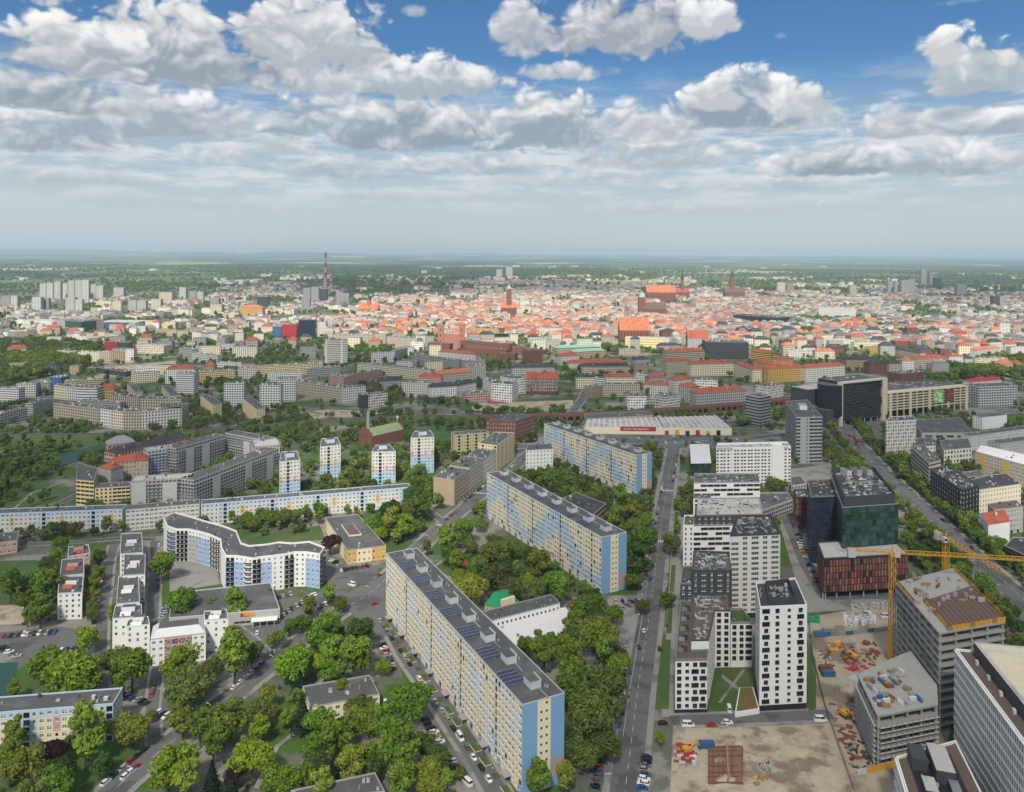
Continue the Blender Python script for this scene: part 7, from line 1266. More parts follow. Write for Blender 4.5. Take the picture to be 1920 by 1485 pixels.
for py, rown in ROWS:
	x = 8 + r.uniform(0, 20); i = 0; ang = 0; yy = py
	while x < 1915:
		if i % 7 == 0: ang = r.uniform(-.28, .28); yy = py + r.uniform(-3, 3)
		Y = G(x, py).y; w = r.uniform(15, 34); pxw = w * F / Y; h = r.uniform(13, 22)
		c = G(x + pxw / 2, yy); dep = r.uniform(11, 16)
		dens = .85 if (660 < x < 1340 or x > 1400) else .45
		if py > 660: dens = .5
		ok = r.random() < dens and not any(blocked(c.x + dx, c.y + dy + dep / 2) for dx in (-w / 2, 0, w / 2) for dy in (-dep / 2, 0, dep / 2))
		if ok and made < 300:
			i += 1; made += 1; wall, rf = zone_style(x, yy, r); e = Vector((math.cos(ang), math.sin(ang))); n = Vector((-e.y, e.x)); p = Vector((c.x, c.y)); fp = [tuple(p - e * w / 2), tuple(p + e * w / 2), tuple(p + e * w / 2 + n * dep), tuple(p - e * w / 2 + n * dep)]
			lab = '%s %s town house, %s from left in %s' % (WN[wall], RN[rf], ordinal(i), rown)
			block('town_house', lab, 'town house', fp, h, wall, 'flat' if rf in 'fkw' else 'pitched', MR[rf], rise=r.uniform(5, 8), units=2, group='town houses of the middle distance', fn=plain_fn(1.5, 1.9, .8), bw=3.4, fh=3.4, far=True)
		x += pxw * (1.02 if r.random() < .85 else 1.6)
# the rest of the city, too small to tell apart: one mass per colour of roof
def mass(name, label, mats, pts, w, d, h, ang, rise):
	n = len(pts); ca, sa = np.cos(ang), np.sin(ang); cor = np.array([(-.5, -.5), (.5, -.5), (.5, .5), (-.5, .5)]); V = np.zeros((n, 10, 3))
	for k in range(4):
		x, y = cor[k, 0] * w, cor[k, 1] * d; V[:, k, 0] = V[:, k + 4, 0] = pts[:, 0] + x * ca - y * sa; V[:, k, 1] = V[:, k + 4, 1] = pts[:, 1] + x * sa + y * ca; V[:, k + 4, 2] = h
	for k, s in ((8, -.28), (9, .28)): x = s * w; V[:, k, 0] = pts[:, 0] + x * ca; V[:, k, 1] = pts[:, 1] + x * sa; V[:, k, 2] = h + rise
	q = np.array([(0, 1, 5, 4), (1, 2, 6, 5), (2, 3, 7, 6), (3, 0, 4, 7), (4, 5, 9, 8), (6, 7, 8, 9), (5, 6, 9, 9), (7, 4, 8, 8)]); F_ = (q[None] + (np.arange(n) * 10)[:, None, None]).reshape(-1, 4)
	me = bpy.data.meshes.new(name); faces = [tuple(f) if f[2] != f[3] else tuple(f[:3]) for f in F_.tolist()]; me.from_pydata(V.reshape(-1, 3).tolist(), [], faces)
	for m in mats: me.materials.append(MATS[m])
	me.polygons.foreach_set('material_index', np.tile(np.array([0, 0, 0, 0, 1, 1, 1, 1]), n)); o = link(name, me); o['kind'] = 'stuff'; o['label'] = label; return o
def farmat(name, cols, seed):
	m = bpy.data.materials.new(name); m.use_nodes = True; w = NT(m.node_tree); out = w.n('ShaderNodeOutputMaterial'); b = w.n('ShaderNodeBsdfPrincipled'); w.nt.links.new(b.outputs[0], out.inputs[0]); g_ = w.n('ShaderNodeNewGeometry'); cr = w.n('ShaderNodeValToRGB'); cr.color_ramp.interpolation = 'CONSTANT'
	while len(cr.color_ramp.elements) < len(cols): cr.color_ramp.elements.new(.5)
	for k, c in enumerate(cols): cr.color_ramp.elements[k].position = k / len(cols); cr.color_ramp.elements[k].color = c4(c)
	w.put(cr.inputs[0], g_.outputs['Random Per Island']); tc = w.n('ShaderNodeTexCoord'); v_ = w.vm('MULTIPLY', tc.outputs['Object'], (.32, .32, .31)); br = w.n('ShaderNodeTexBrick'); br.inputs['Scale'].default_value = 1.; n1, _ = w.noise(v_, 1.0, 1); c = w.vm('SCALE', cr.outputs[0]); w.put(c.node.inputs['Scale'], w.m('MULTIPLY_ADD', n1, .8, .6)); w.put(b.inputs['Base Color'], c); b.inputs['Roughness'].default_value = .85; MATS[name] = m
farmat('far_wall', ((.50, .46, .38), (.58, .56, .52), (.38, .33, .26), (.50, .41, .29), (.32, .32, .31), (.54, .48, .36)), 1); farmat('far_roof_red', ((.40, .16, .09), (.30, .11, .075), (.42, .20, .12), (.22, .11, .085), (.19, .17, .16), (.36, .29, .22), (.28, .26, .24)), 2); farmat('far_roof_mix', ((.28, .13, .09), (.22, .2, .19), (.34, .15, .10), (.16, .15, .15), (.36, .33, .29)), 4); farmat('far_roof_grey', ((.14, .14, .15), (.22, .21, .2), (.32, .31, .29), (.10, .10, .11), (.26, .10, .07)), 3)
def scatter(n, y0, y1, x0, x1, seed, dens=None):
	q = np.random.default_rng(seed); py = q.uniform(y0, y1, n * 3); px = q.uniform(x0, x1, n * 3); a, b_ = px - CX, py - CY; dy = -a * ROLL + b_; dx = a + b_ * ROLL; Y = CAMH * F / dy; X = dx * Y / F
	keepm = np.ones(len(Y), bool) if dens is None else q.random(len(Y)) < dens(px, py, q); P = np.stack([X[keepm], Y[keepm]], 1); out = []
	for p in P:
		if not blocked(p[0], p[1], 9): out.append(p)
		if len(out) >= n: break
	return np.array(out), q
def quarter(n, y0, y1, x0, x1, seed, dens):
	"""perimeter blocks: houses joined along the four sides of each city block"""
	C, q = scatter(max(1, n // 11), y0, y1, x0, x1, seed, dens); P = []; A_ = []; W_ = []
	for c in C:
		a = .35 * math.sin(c[0] / 700) + q.uniform(-.06, .06); bw_, bd = q.uniform(55, 95), q.uniform(42, 70)
		for s_ in range(4):
			L = bw_ if s_ % 2 == 0 else bd; k = max(2, int(L / q.uniform(15, 23)))
			for i in range(k):
				u = (i + .5) / k - .5; x, y = ((u * L, (-bd if s_ == 0 else bd) / 2) if s_ % 2 == 0 else ((-bw_ if s_ == 1 else bw_) / 2, u * L)); P.append((c[0] + x * math.cos(a) - y * math.sin(a), c[1] + x * math.sin(a) + y * math.cos(a))); A_.append(a + (0 if s_ % 2 == 0 else math.pi / 2)); W_.append(L / k * 1.02)
	ok = [i for i, p in enumerate(P) if not blocked(p[0], p[1], 8)]; return np.array([P[i] for i in ok]), np.array([A_[i] for i in ok]), np.array([W_[i] for i in ok]), q
def clump(px, py, s): return .5 + .5 * np.sin(px * .021 * s + 2.1 * np.sin(py * .13 * s)) * np.cos(px * .008 * s + py * .31 * s)
for nm, lab, roof, n, y0, y1, x0, x1, sd, dn in (('distant_old_town', 'mass of orange roofed old town houses', 'far_roof_red', 2000, 564, 640, 640, 1420, 1, lambda x, y, q: .9 * np.ones_like(x)), ('distant_city', 'mass of grey roofed city blocks right of the old town', 'far_roof_grey', 2400, 545, 655, 1250, 1960, 2, lambda x, y, q: .35 + .65 * clump(x, y, 1)), ('distant_quarters', 'mass of pale buildings on the left', 'far_roof_grey', 900, 552, 640, -40, 700, 3, lambda x, y, q: .2 + .6 * clump(x, y, 1.3)), ('far_districts', 'far pale districts behind the old town', 'far_roof_grey', 2200, 518, 560, 420, 1300, 4, lambda x, y, q: clump(x, y, .8) ** 2), ('far_red_quarters', 'far red roofed quarters near the horizon', 'far_roof_mix', 2000, 522, 575, 850, 1960, 5, lambda x, y, q: clump(x + 60, y, .9) ** 2), ('far_villages', 'scattered far villages on the plain', 'far_roof_grey', 500, 497, 530, -40, 1960, 6, lambda x, y, q: clump(x, y, 1.7) ** 4)):
	P, A_, W_, q = quarter(n, y0, y1, x0, x1, sd, dn); k = len(P); s = 1 + np.clip((P[:, 1] - 5000) / 8000, 0, 1.); mass(nm, lab, ('far_wall', roof), P, W_ * s, q.uniform(11, 14, k) * s, q.uniform(12, 20, k), A_, np.where(q.random(k) < (.9 if 'red' in roof else .45), q.uniform(4, 7, k), .1))
# ------------------------------------------------------------------ trees
def leaf_mat(name, lo, hi, rand=.25):
	m = bpy.data.materials.new(name); m.use_nodes = True; w = NT(m.node_tree); out = w.n('ShaderNodeOutputMaterial'); g_ = w.n('ShaderNodeNewGeometry'); oi = w.n('ShaderNodeObjectInfo')
	tc = w.n('ShaderNodeTexCoord'); nz, _ = w.noise(tc.outputs['Object'], .42, 2); c = w.mix(w.m('MULTIPLY_ADD', w.rng(nz, .32, .68), .6, w.m('MULTIPLY', g_.outputs['Random Per Island'], .4)), c4(lo), c4(hi)); s = w.vm('SCALE', c); w.put(s.node.inputs['Scale'], w.m('MULTIPLY_ADD', oi.outputs['Random'], 2 * rand, 1 - rand))
	hs = w.n('ShaderNodeHueSaturation'); w.put(hs.inputs['Color'], s); w.put(hs.inputs['Hue'], w.m('MULTIPLY_ADD', w.m('FRACT', w.m('MULTIPLY', oi.outputs['Random'], 7.3)), .035, .492))
	d = w.n('ShaderNodeBsdfDiffuse'); t = w.n('ShaderNodeBsdfTranslucent'); w.put(d.inputs[0], hs.outputs[0]); w.put(t.inputs[0], hs.outputs[0]); ms = w.n('ShaderNodeMixShader'); ms.inputs[0].default_value = .3; w.nt.links.new(d.outputs[0], ms.inputs[1]); w.nt.links.new(t.outputs[0], ms.inputs[2]); w.nt.links.new(ms.outputs[0], out.inputs[0]); MATS[name] = m
leaf_mat('leaf_green', (.095, .155, .02), (.225, .315, .045), .32); leaf_mat('leaf_bright', (.155, .245, .02), (.30, .41, .042)); leaf_mat('leaf_yellow', (.17, .21, .03), (.32, .34, .06)); leaf_mat('leaf_dark', (.05, .095, .02), (.125, .19, .042)); leaf_mat('leaf_olive', (.10, .125, .028), (.21, .24, .058)); leaf_mat('leaf_purple', (.035, .016, .018), (.085, .035, .035)); leaf_mat('leaf_conifer', (.014, .034, .016), (.04, .068, .034)); leaf_mat('leaf_far', (.085, .13, .024), (.215, .28, .055), .4); mat('bark', (.07, .055, .042), .95, var=.25)
def crown_arrays(shape, n, size, seed, H=12.):
	"""leaf-sized quads through the lobes of a crown; returns vertices and quads"""
	q = np.random.default_rng(seed); rx = {'round': .42, 'wide': .52, 'tall': .27, 'column': .17, 'cone': .26}[shape] * H; zc, rz = {'round': (.60, .40), 'wide': (.60, .36), 'tall': (.57, .45), 'column': (.54, .47), 'cone': (.5, .5)}[shape]; zc *= H; rz *= H
	nl = {'round': 15, 'wide': 20, 'tall': 16, 'column': 12, 'cone': 1}[shape]; L = []
	for k in range(nl):
		v = q.normal(size=3); v /= np.linalg.norm(v); v[2] = v[2] * .9 + .12; f = q.uniform(.42, .74); L.append((v[0] * rx * f, v[1] * rx * f, zc + v[2] * rz * f, rx * q.uniform(.22, .56)))
	if shape == 'cone':
		t = q.random(n) ** .8; a = q.uniform(0, 6.283, n); rr = rx * (1 - t) * (.55 + .45 * q.random(n)) * (1 + .25 * np.sin(t * 60)); C = np.stack([rr * np.cos(a), rr * np.sin(a), H * (.06 + .94 * t)], 1); N = np.stack([np.cos(a), np.sin(a), np.full(n, .3)], 1)
	else:
		L = np.array(L); idx = q.integers(0, nl, n); v = q.normal(size=(n, 3)); v /= np.linalg.norm(v, axis=1)[:, None]; rad = L[idx, 3] * (.55 + .5 * q.random(n) ** .5); C = L[idx, :3] + v * rad[:, None] * np.array([1, 1, .8]); N = v.copy()
	N = N + q.normal(size=(n, 3)) * .55; N /= np.linalg.norm(N, axis=1)[:, None]; U = np.cross(N, q.normal(size=(n, 3))); U /= np.linalg.norm(U, axis=1)[:, None]; W = np.cross(N, U); s = size * q.uniform(.6, 1.35, n)[:, None]
	V = np.stack([C - U * s - W * s * .7, C + U * s - W * s * .7, C + U * s * .8 + W * s * .8, C - U * s * .8 + W * s * .6], 1).reshape(-1, 3); return V
def limbs(shape, H=12.):
	b = MB(); r = .018 * H; tz = H * (.62 if shape != 'cone' else .9); b.cyl((0, 0), r * 1.25, 0, tz * .5, 7, r2=r * .9); b.cyl((0, 0), r * .9, tz * .5, tz, 7, r2=r * .3); q = random.Random(len(shape))
	if shape != 'cone':
		for k in range(6): a = 6.28 * k / 6 + q.uniform(-.3, .3); z = H * q.uniform(.28, .5); f = {'round': .3, 'wide': .38, 'tall': .18, 'column': .1}[shape]; b.beam((0, 0, z), (math.cos(a) * f * H, math.sin(a) * f * H, z + H * q.uniform(.18, .3)), r * .4, r2=r * .12)
	return b
def quads_mesh(name, V, mats):
	me = bpy.data.meshes.new(name); n = len(V) // 4; me.vertices.add(len(V)); me.vertices.foreach_set('co', V.ravel().astype(np.float32)); me.loops.add(len(V)); me.loops.foreach_set('vertex_index', np.arange(len(V), dtype=np.int32)); me.polygons.add(n); me.polygons.foreach_set('loop_start', np.arange(0, len(V), 4, dtype=np.int32)); me.polygons.foreach_set('loop_total', np.full(n, 4, dtype=np.int32)); me.update()
	for m in mats: me.materials.append(m)
	return me
CR = {}; TK = {}
for sh, nv in (('round', 4), ('wide', 3), ('tall', 3), ('column', 2), ('cone', 2)):
	TK[sh] = limbs(sh).mesh('trunk', [MATS['bark']])
	for k in range(nv): CR[sh, k] = quads_mesh('crown', crown_arrays(sh, {'round': 3600, 'wide': 4200, 'tall': 2800, 'column': 1700, 'cone': 1900}[sh], .29, 100 + k * 7 + len(sh)), [MATS['leaf_green']])
NV = {'round': 4, 'wide': 3, 'tall': 3, 'column': 2, 'cone': 2}
KD = {'g': ('leaf_green', 'green'), 'b': ('leaf_bright', 'bright green'), 'y': ('leaf_yellow', 'yellow-green'), 'd': ('leaf_dark', 'dark green'), 'n': ('leaf_olive', 'olive brown'), 'p': ('leaf_purple', 'dark purple'), 'c': ('leaf_conifer', 'blackish')}
SN = {'round': 'rounded', 'wide': 'spreading', 'tall': 'upright', 'column': 'slender', 'cone': 'pointed'}
TREES = []
def plan(x, y, H, kind, shape, rx=1.): TREES.append((x, y, H, kind, shape, rx))
# single trees read from the photograph: crown centre, crown radius in photo pixels, colour
HERO = '43 1430 40 y/97 1413 22 p/67 1465 45 n/160 1373 52 g/133 1262 42 g/87 1250 30 g/153 1283 33 b/27 1297 14 y/97 1292 20 y/248 1255 34 g/213 1232 28 n/333 1250 32 b/363 1275 44 n/440 1236 38 g/472 1225 22 g/547 1247 34 b/565 1235 24 b/597 1245 18 b/607 1188 36 g/625 1232 24 g/517 1200 15 g/543 1175 15 g/567 1168 15 g/580 1145 15 y/620 1119 14 g/440 1142 19 g/343 1131 26 g/393 1135 13 g/303 1062 24 g/250 1355 36 y/317 1445 40 b/343 1362 26 y/375 1368 26 g/433 1342 36 g/490 1335 28 n/537 1344 18 g/567 1354 18 c/473 1425 36 b/437 1452 24 p/530 1462 30 b/630 1398 28 g/673 1188 28 d/663 1232 36 g/767 1318 36 g/720 1364 25 g/660 1354 18 y/750 1425 36 g/795 1435 30 y/822 1418 22 d/660 1445 26 y/590 1428 20 d/400 1400 26 g/1020 1228 30 g/1063 1218 26 g/982 1214 18 g/1073 1268 32 g/1120 1188 34 y/1107 1134 26 g/1130 1285 50 n/1113 1335 46 n/1097 1400 36 n/1083 1300 36 g/1150 1150 18 b/880 1100 31 y/927 1074 29 n/960 1100 27 n/1047 1101 26 g/1010 1068 22 y/840 1011 26 g/933 1028 30 n/855 1060 16 y/868 990 22 g/1207 1134 15 n/1193 1052 32 d/1208 1010 24 g/1185 960 22 y/1160 985 22 g/1165 940 16 g/730 960 22 d/790 950 24 g/762 985 22 b/770 930 18 d/735 990 18 y/710 1000 14 b/640 1130 14 n/620 1020 16 p/225 1300 14 g/285 1340 12 n/90 1110 26 g/75 1150 22 g/88 1060 18 n/45 1112 14 p/165 1200 20 b/178 1100 14 y/172 1150 15 n/112 1018 14 g/1010 1470 22 g/1060 1470 20 y/700 1440 22 d/860 1445 14 n/640 1300 14 g/690 1325 10 g/1240 1390 10 g/1090 1160 16 g/1140 1230 22 g/800 1030 10 g/1075 1180 18 g/30 1395 26 y/110 1480 30 g/190 1440 20 d/350 1480 26 y/600 1485 24 y/755 1475 26 g/20 1105 20 g/215 1160 14 g/235 1225 16 n/400 1250 24 n/330 1300 18 d/420 1380 18 g'
HP = []
for t in HERO.split('/'):
	px, py, rr, kd = t.split(); px, py, rr = float(px), float(py), float(rr); p = G(px, py + 1.35 * rr); rm = rr * p.y / F; sh = {'c': 'cone', 'n': 'wide', 'p': 'round', 'd': 'round', 'b': 'round', 'y': 'tall' if rr < 27 else 'wide', 'g': 'round'}[kd]
	if kd == 'g' and (int(px) % 5 == 0): sh = 'tall'
	rel = {'round': .42, 'wide': .52, 'tall': .30, 'cone': .26}[sh]; H = rm * 1.05 / rel; plan(p.x, p.y, min(H, 27), kd, sh); HP.append((p.x, p.y, rm))
ZONES = [ # polygon in photo pixels on the ground, spacing in metres, colours
 ('the grove at the lower left corner', [(-20, 1440), (205, 1405), (230, 1450), (150, 1530), (-20, 1530)], 9, 'yggnd'), ('the park around the yellow school', [(380, 1520), (430, 1370), (560, 1300), (580, 1370), (740, 1345), (850, 1480), (860, 1530)], 10, 'gggbdyc'), ('the strip beside the slab car park', [(500, 1300), (600, 1200), (690, 1200), (735, 1290), (700, 1290), (560, 1300)], 9, 'bgg'), ('the trees behind the solar slab', [(970, 1270), (1100, 1190), (1165, 1230), (1150, 1440), (1090, 1475), (1060, 1380)], 9, 'gygnd'), ('the garden between solar and middle slab', [(830, 1040), (900, 1010), (1010, 1060), (1120, 1130), (1090, 1170), (960, 1130), (870, 1120)], 8.5, 'gnygd'), ('the clump beside the middle slab end', [(1150, 1010), (1210, 965), (1228, 1010), (1200, 1110), (1178, 1110)], 8, 'dgy'), ('the yard between middle and far slab', [(975, 905), (1050, 880), (1150, 930), (1200, 965), (1150, 985), (1050, 940)], 8, 'dgng'), ('the green triangle by the yellow court office', [(690, 1010), (740, 945), (800, 905), (825, 960), (740, 1030), (715, 1015)], 8, 'dgyb'), ('the hedge strip left of the stepped row', [(160, 1200), (165, 1080), (200, 1050), (180, 1220)], 7, 'gyn'), ('the garden by the salmon houses', [(30, 1170), (80, 1070), (115, 1060), (105, 1160), (60, 1185)], 7.5, 'gggn'), ('the trees below the long low block', [(-20, 1030), (220, 1012), (220, 1000), (-20, 1008)], 8, 'gdn'), ('the tree line behind the wavy house', [(430, 985), (600, 965), (600, 985), (450, 1005)], 8, 'gnyg'), ('the trees round the point towers', [(560, 945), (690, 925), (800, 890), (830, 860), (700, 870), (560, 925)], 8.5, 'dgygn'), ('the avenue trees by the glass tower', [(1690, 985), (1730, 1000), (1920, 1190), (1920, 1260), (1800, 1130), (1710, 1060)], 9, 'ggyd'), ('the avenue trees by the striped office', [(1650, 860), (1690, 860), (1900, 1050), (1870, 1075)], 8, 'dgg'), ('the trees by the grey slanted tower', [(1545, 830), (1565, 840), (1640, 915), (1600, 920), (1550, 880)], 8, 'ggd'), ('the old trees at the left picture edge', [(-20, 940), (80, 900), (140, 870), (110, 850), (-20, 870)], 10, 'gdng'), ('the pavement trees along the straight street', [(1232, 1250), (1246, 1250), (1262, 950), (1250, 950)], 16, 'gn')]
r = random.Random(3)
def zone_of(x, y):
	best = None
	for z in ZONES:
		P = Z_[z[0]]
		if inside((x, y), P): return z[0]
		c = sum((Vector(p) for p in P), Vector((0, 0))) / len(P); d = (c - Vector((x, y))).length
		if best is None or d < best[0]: best = (d, z[0])
	return best[1]
Z_ = {z[0]: [xy_(G(*p)) for p in z[1]] for z in ZONES}; ext = []
for nm, poly, sp, kinds in ZONES:
	P = Z_[nm]; x0, x1, y0, y1 = min(p[0] for p in P), max(p[0] for p in P), min(p[1] for p in P), max(p[1] for p in P); mine = []
	for _ in range(int((x1 - x0) * (y1 - y0) / sp ** 2 * 5)):
		x, y = r.uniform(x0, x1), r.uniform(y0, y1)
		if not inside((x, y), P) or blocked(x, y, 1.5): continue
		if any((x - a) ** 2 + (y - b_) ** 2 < (.75 * rm + 3.2) ** 2 for a, b_, rm in HP) or any((x - a) ** 2 + (y - b_) ** 2 < sp ** 2 for a, b_ in mine): continue
		mine.append((x, y)); kd = r.choice(kinds); ext.append((x, y, r.uniform(8, 14.5), kd, {'c': 'cone'}.get(kd, r.choice(('round', 'round', 'wide', 'tall')))))
ext.sort(key=lambda t: t[1]); cut = max(0, 298 - len(TREES))
for t in ext[:cut]: plan(*t)
print('trees', len(TREES), 'extra', len(ext))
byz = {}
for t in TREES: byz.setdefault(zone_of(t[0], t[1]), []).append(t)
for nm, L in byz.items():
	for i, (x, y, H, kd, sh, rx) in enumerate(sorted(L, key=lambda t: px_of((t[0], t[1], 0))[0])):
		root = thing('tree', '%s %s tree, %s from left in %s' % (SN[sh], KD[kd][1], ordinal(i + 1), nm), 'tree', (x, y, 0), 'trees of the near streets and parks'); s = H / 12; root.scale = (s * rx * r.uniform(.88, 1.2), s * rx * r.uniform(.88, 1.2), s * r.uniform(.92, 1.1)); root.rotation_euler[2] = r.uniform(0, 6.28)
		link('trunk', TK[sh], root); o = link('crown', CR[sh, r.randrange(NV[sh])], root); o.material_slots[0].link = 'OBJECT'; o.material_slots[0].material = MATS[KD[kd][0]]
# hedges and ground cover are joined greenery; farther trees read as one mass
src = bpy.data.collections.new('tree_sources')
for k, sh in enumerate(('round', 'wide', 'tall', 'round', 'column')):
	V = crown_arrays(sh, 900, .52, 40 + k); o = bpy.data.objects.new('far_tree_source', quads_mesh('far_crown', V, [MATS['leaf_far']])); src.objects.link(o)
def woodland(name, label, pts, scales, sources=src):
	me = bpy.data.meshes.new(name); me.from_pydata(pts, [], []); at = me.attributes.new('size', 'FLOAT', 'POINT'); at.data.foreach_set('value', np.array(scales, dtype=np.float32)); o = link(name, me); o['kind'] = 'stuff'; o['label'] = label
	ng = bpy.data.node_groups.new(name, 'GeometryNodeTree'); ng.interface.new_socket('Geometry', in_out='INPUT', socket_type='NodeSocketGeometry'); ng.interface.new_socket('Geometry', in_out='OUTPUT', socket_type='NodeSocketGeometry'); N = ng.nodes; Lk = ng.links.new
	gi, go = N.new('NodeGroupInput'), N.new('NodeGroupOutput'); ip = N.new('GeometryNodeInstanceOnPoints'); ci = N.new('GeometryNodeCollectionInfo'); ci.inputs['Collection'].default_value = sources; ci.inputs['Separate Children'].default_value = True; ci.inputs['Reset Children'].default_value = True
	ip.inputs['Pick Instance'].default_value = True; rv = N.new('FunctionNodeRandomValue'); rv.data_type = 'FLOAT_VECTOR'; rv.inputs[0].default_value = (0, 0, 0); rv.inputs[1].default_value = (0, 0, 6.28); na = N.new('GeometryNodeInputNamedAttribute'); na.data_type = 'FLOAT'; na.inputs[0].default_value = 'size'
	Lk(gi.outputs[0], ip.inputs['Points']); Lk(ci.outputs[0], ip.inputs['Instance']); Lk(rv.outputs[0], ip.inputs['Rotation']); Lk(na.outputs[0], ip.inputs['Scale']); Lk(ip.outputs[0], go.inputs[0]); md = o.modifiers.new('scatter', 'NODES'); md.node_group = ng; return o
def wood_pts(n, y0, y1, x0, x1, seed, dens, rad, smin, smax):
	q = np.random.default_rng(seed); py = q.uniform(y0, y1, n * 4); Yr = CAMH * F / (py - CY);
	# uniform over the ground, not over the picture
	ymin, ymax = CAMH * F / (y1 - CY), CAMH * F / (y0 - CY); Y = np.sqrt(q.uniform(ymin ** 2, ymax ** 2, n * 6)); X = q.uniform((x0 - CX) / F, (x1 - CX) / F, n * 6) * Y; m = q.random(len(Y)) < dens(X, Y); out = []; sc = []
	for x, y in zip(X[m], Y[m]):
		if not blocked(x, y, rad): out.append((x, y, 0)); sc.append(q.uniform(smin, smax))
		if len(out) >= n: break
	return out, sc
gn = lambda X, Y, s: .5 + .5 * np.sin(X / (47 * s) + 2 * np.sin(Y / (61 * s))) * np.cos(Y / (83 * s) + 1.3 * np.sin(X / (95 * s)))
near = [(t[0], t[1]) for t in TREES]
pts, sc = wood_pts(2500, 770, 1010, -80, 2000, 1, lambda X, Y: np.where(X < 250, .1 + .75 * gn(X, Y, .6) ** 1.5, .5 * gn(X, Y, .6) ** 1.5), 3.6, .5, 1.0); ok = [i for i, p in enumerate(pts) if not any((p[0] - a) ** 2 + (p[1] - b_) ** 2 < 25 for a, b_ in near)]
pts += [(t[0], t[1], 0) for t in ext[cut:]]; sc += [t[2] / 12 for t in ext[cut:]]; ok += list(range(len(pts) - len(ext[cut:]), len(pts)))
W, N, z = RD['d']
for i in range(6, len(W) - 1, 2):
	for o_ in (-14.5, 14.5, 21):
		p = W[i] + N[i] * (o_ + r.uniform(-1.5, 1.5)); pts.append((p.x, p.y, 0)); sc.append(r.uniform(.55, 1.0)); ok.append(len(pts) - 1)
woodland('courtyard_trees', 'green trees filling courtyards and street edges beyond the near blocks', [pts[i] for i in ok], [sc[i] for i in ok])
pts, sc = wood_pts(3800, 625, 772, -80, 2000, 2, lambda X, Y: np.clip(gn(X, Y, 1.0) * np.where(X < 0, 1.1, .75), 0, 1) ** 1.7, 4, .6, 1.1); woodland('town_trees', 'trees between the town blocks of the middle distance', pts, sc)
pts, sc = wood_pts(9000, 540, 628, -120, 2040, 3, lambda X, Y: np.clip(gn(X, Y, 2.2) * np.where(np.abs(X + 0) < 500, .55, 1.0), 0, 1) ** 1.6, 5, .9, 1.5); woodland('park_trees', 'far parks and tree rows around the old town', pts, sc)
pts, sc = wood_pts(12000, 503, 545, -160, 2080, 4, lambda X, Y: np.clip(gn(X, Y, 6), 0, 1) ** 2.5, 0, 1.5, 2.6); woodland('far_woods', 'far woods and groves toward the horizon', pts, sc)
q = random.Random(9); pts = []; sc = []
P = [xy_(G(*p)) for p in ((-40, 735), (160, 690), (185, 655), (90, 640), (-40, 650))]   # the dense wood at the left
x0, x1, y0, y1 = min(p[0] for p in P), max(p[0] for p in P), min(p[1] for p in P), max(p[1] for p in P)
for _ in range(4200):
	x, y = q.uniform(x0, x1), q.uniform(y0, y1)
	if inside((x, y), P) and not blocked(x, y, 3): pts.append((x, y, 0)); sc.append(q.uniform(1.0, 1.6))
for poly in ([(640, 615), (760, 628), (835, 640), (820, 615), (700, 600)], [(1345, 600), (1560, 595), (1760, 605), (1750, 625), (1500, 640), (1420, 625)], [(1080, 640), (1150, 665), (1190, 668), (1130, 640)], [(1750, 690), (1930, 672), (1930, 715), (1800, 712)], [(1050, 690), (1090, 735), (1075, 700), (1160, 700), (1140, 690)]):
	P = [xy_(G(*p)) for p in poly]; x0, x1, y0, y1 = min(p[0] for p in P), max(p[0] for p in P), min(p[1] for p in P), max(p[1] for p in P)
	for _ in range(int((x1 - x0) * (y1 - y0) / 110)):
		x, y = q.uniform(x0, x1), q.uniform(y0, y1)
		if inside((x, y), P) and not blocked(x, y, 3): pts.append((x, y, 0)); sc.append(q.uniform(.9, 1.5))
woodland('park_woods', 'dense dark park woods among the town blocks', pts, sc)
q = random.Random(19); pts = []; sc = []   # low shrubs and hedges in the near gardens
for nm, P in Z_.items():
	x0, x1, y0, y1 = min(p[0] for p in P), max(p[0] for p in P), min(p[1] for p in P), max(p[1] for p in P)
	for _ in range(int((x1 - x0) * (y1 - y0) / 45)):
		x, y = q.uniform(x0, x1), q.uniform(y0, y1)
		if inside((x, y), P) and not blocked(x, y, .8): pts.append((x, y, -.5)); sc.append(q.uniform(.12, .3))
woodland('shrubs', 'low shrubs and hedges under the near trees', pts, sc)
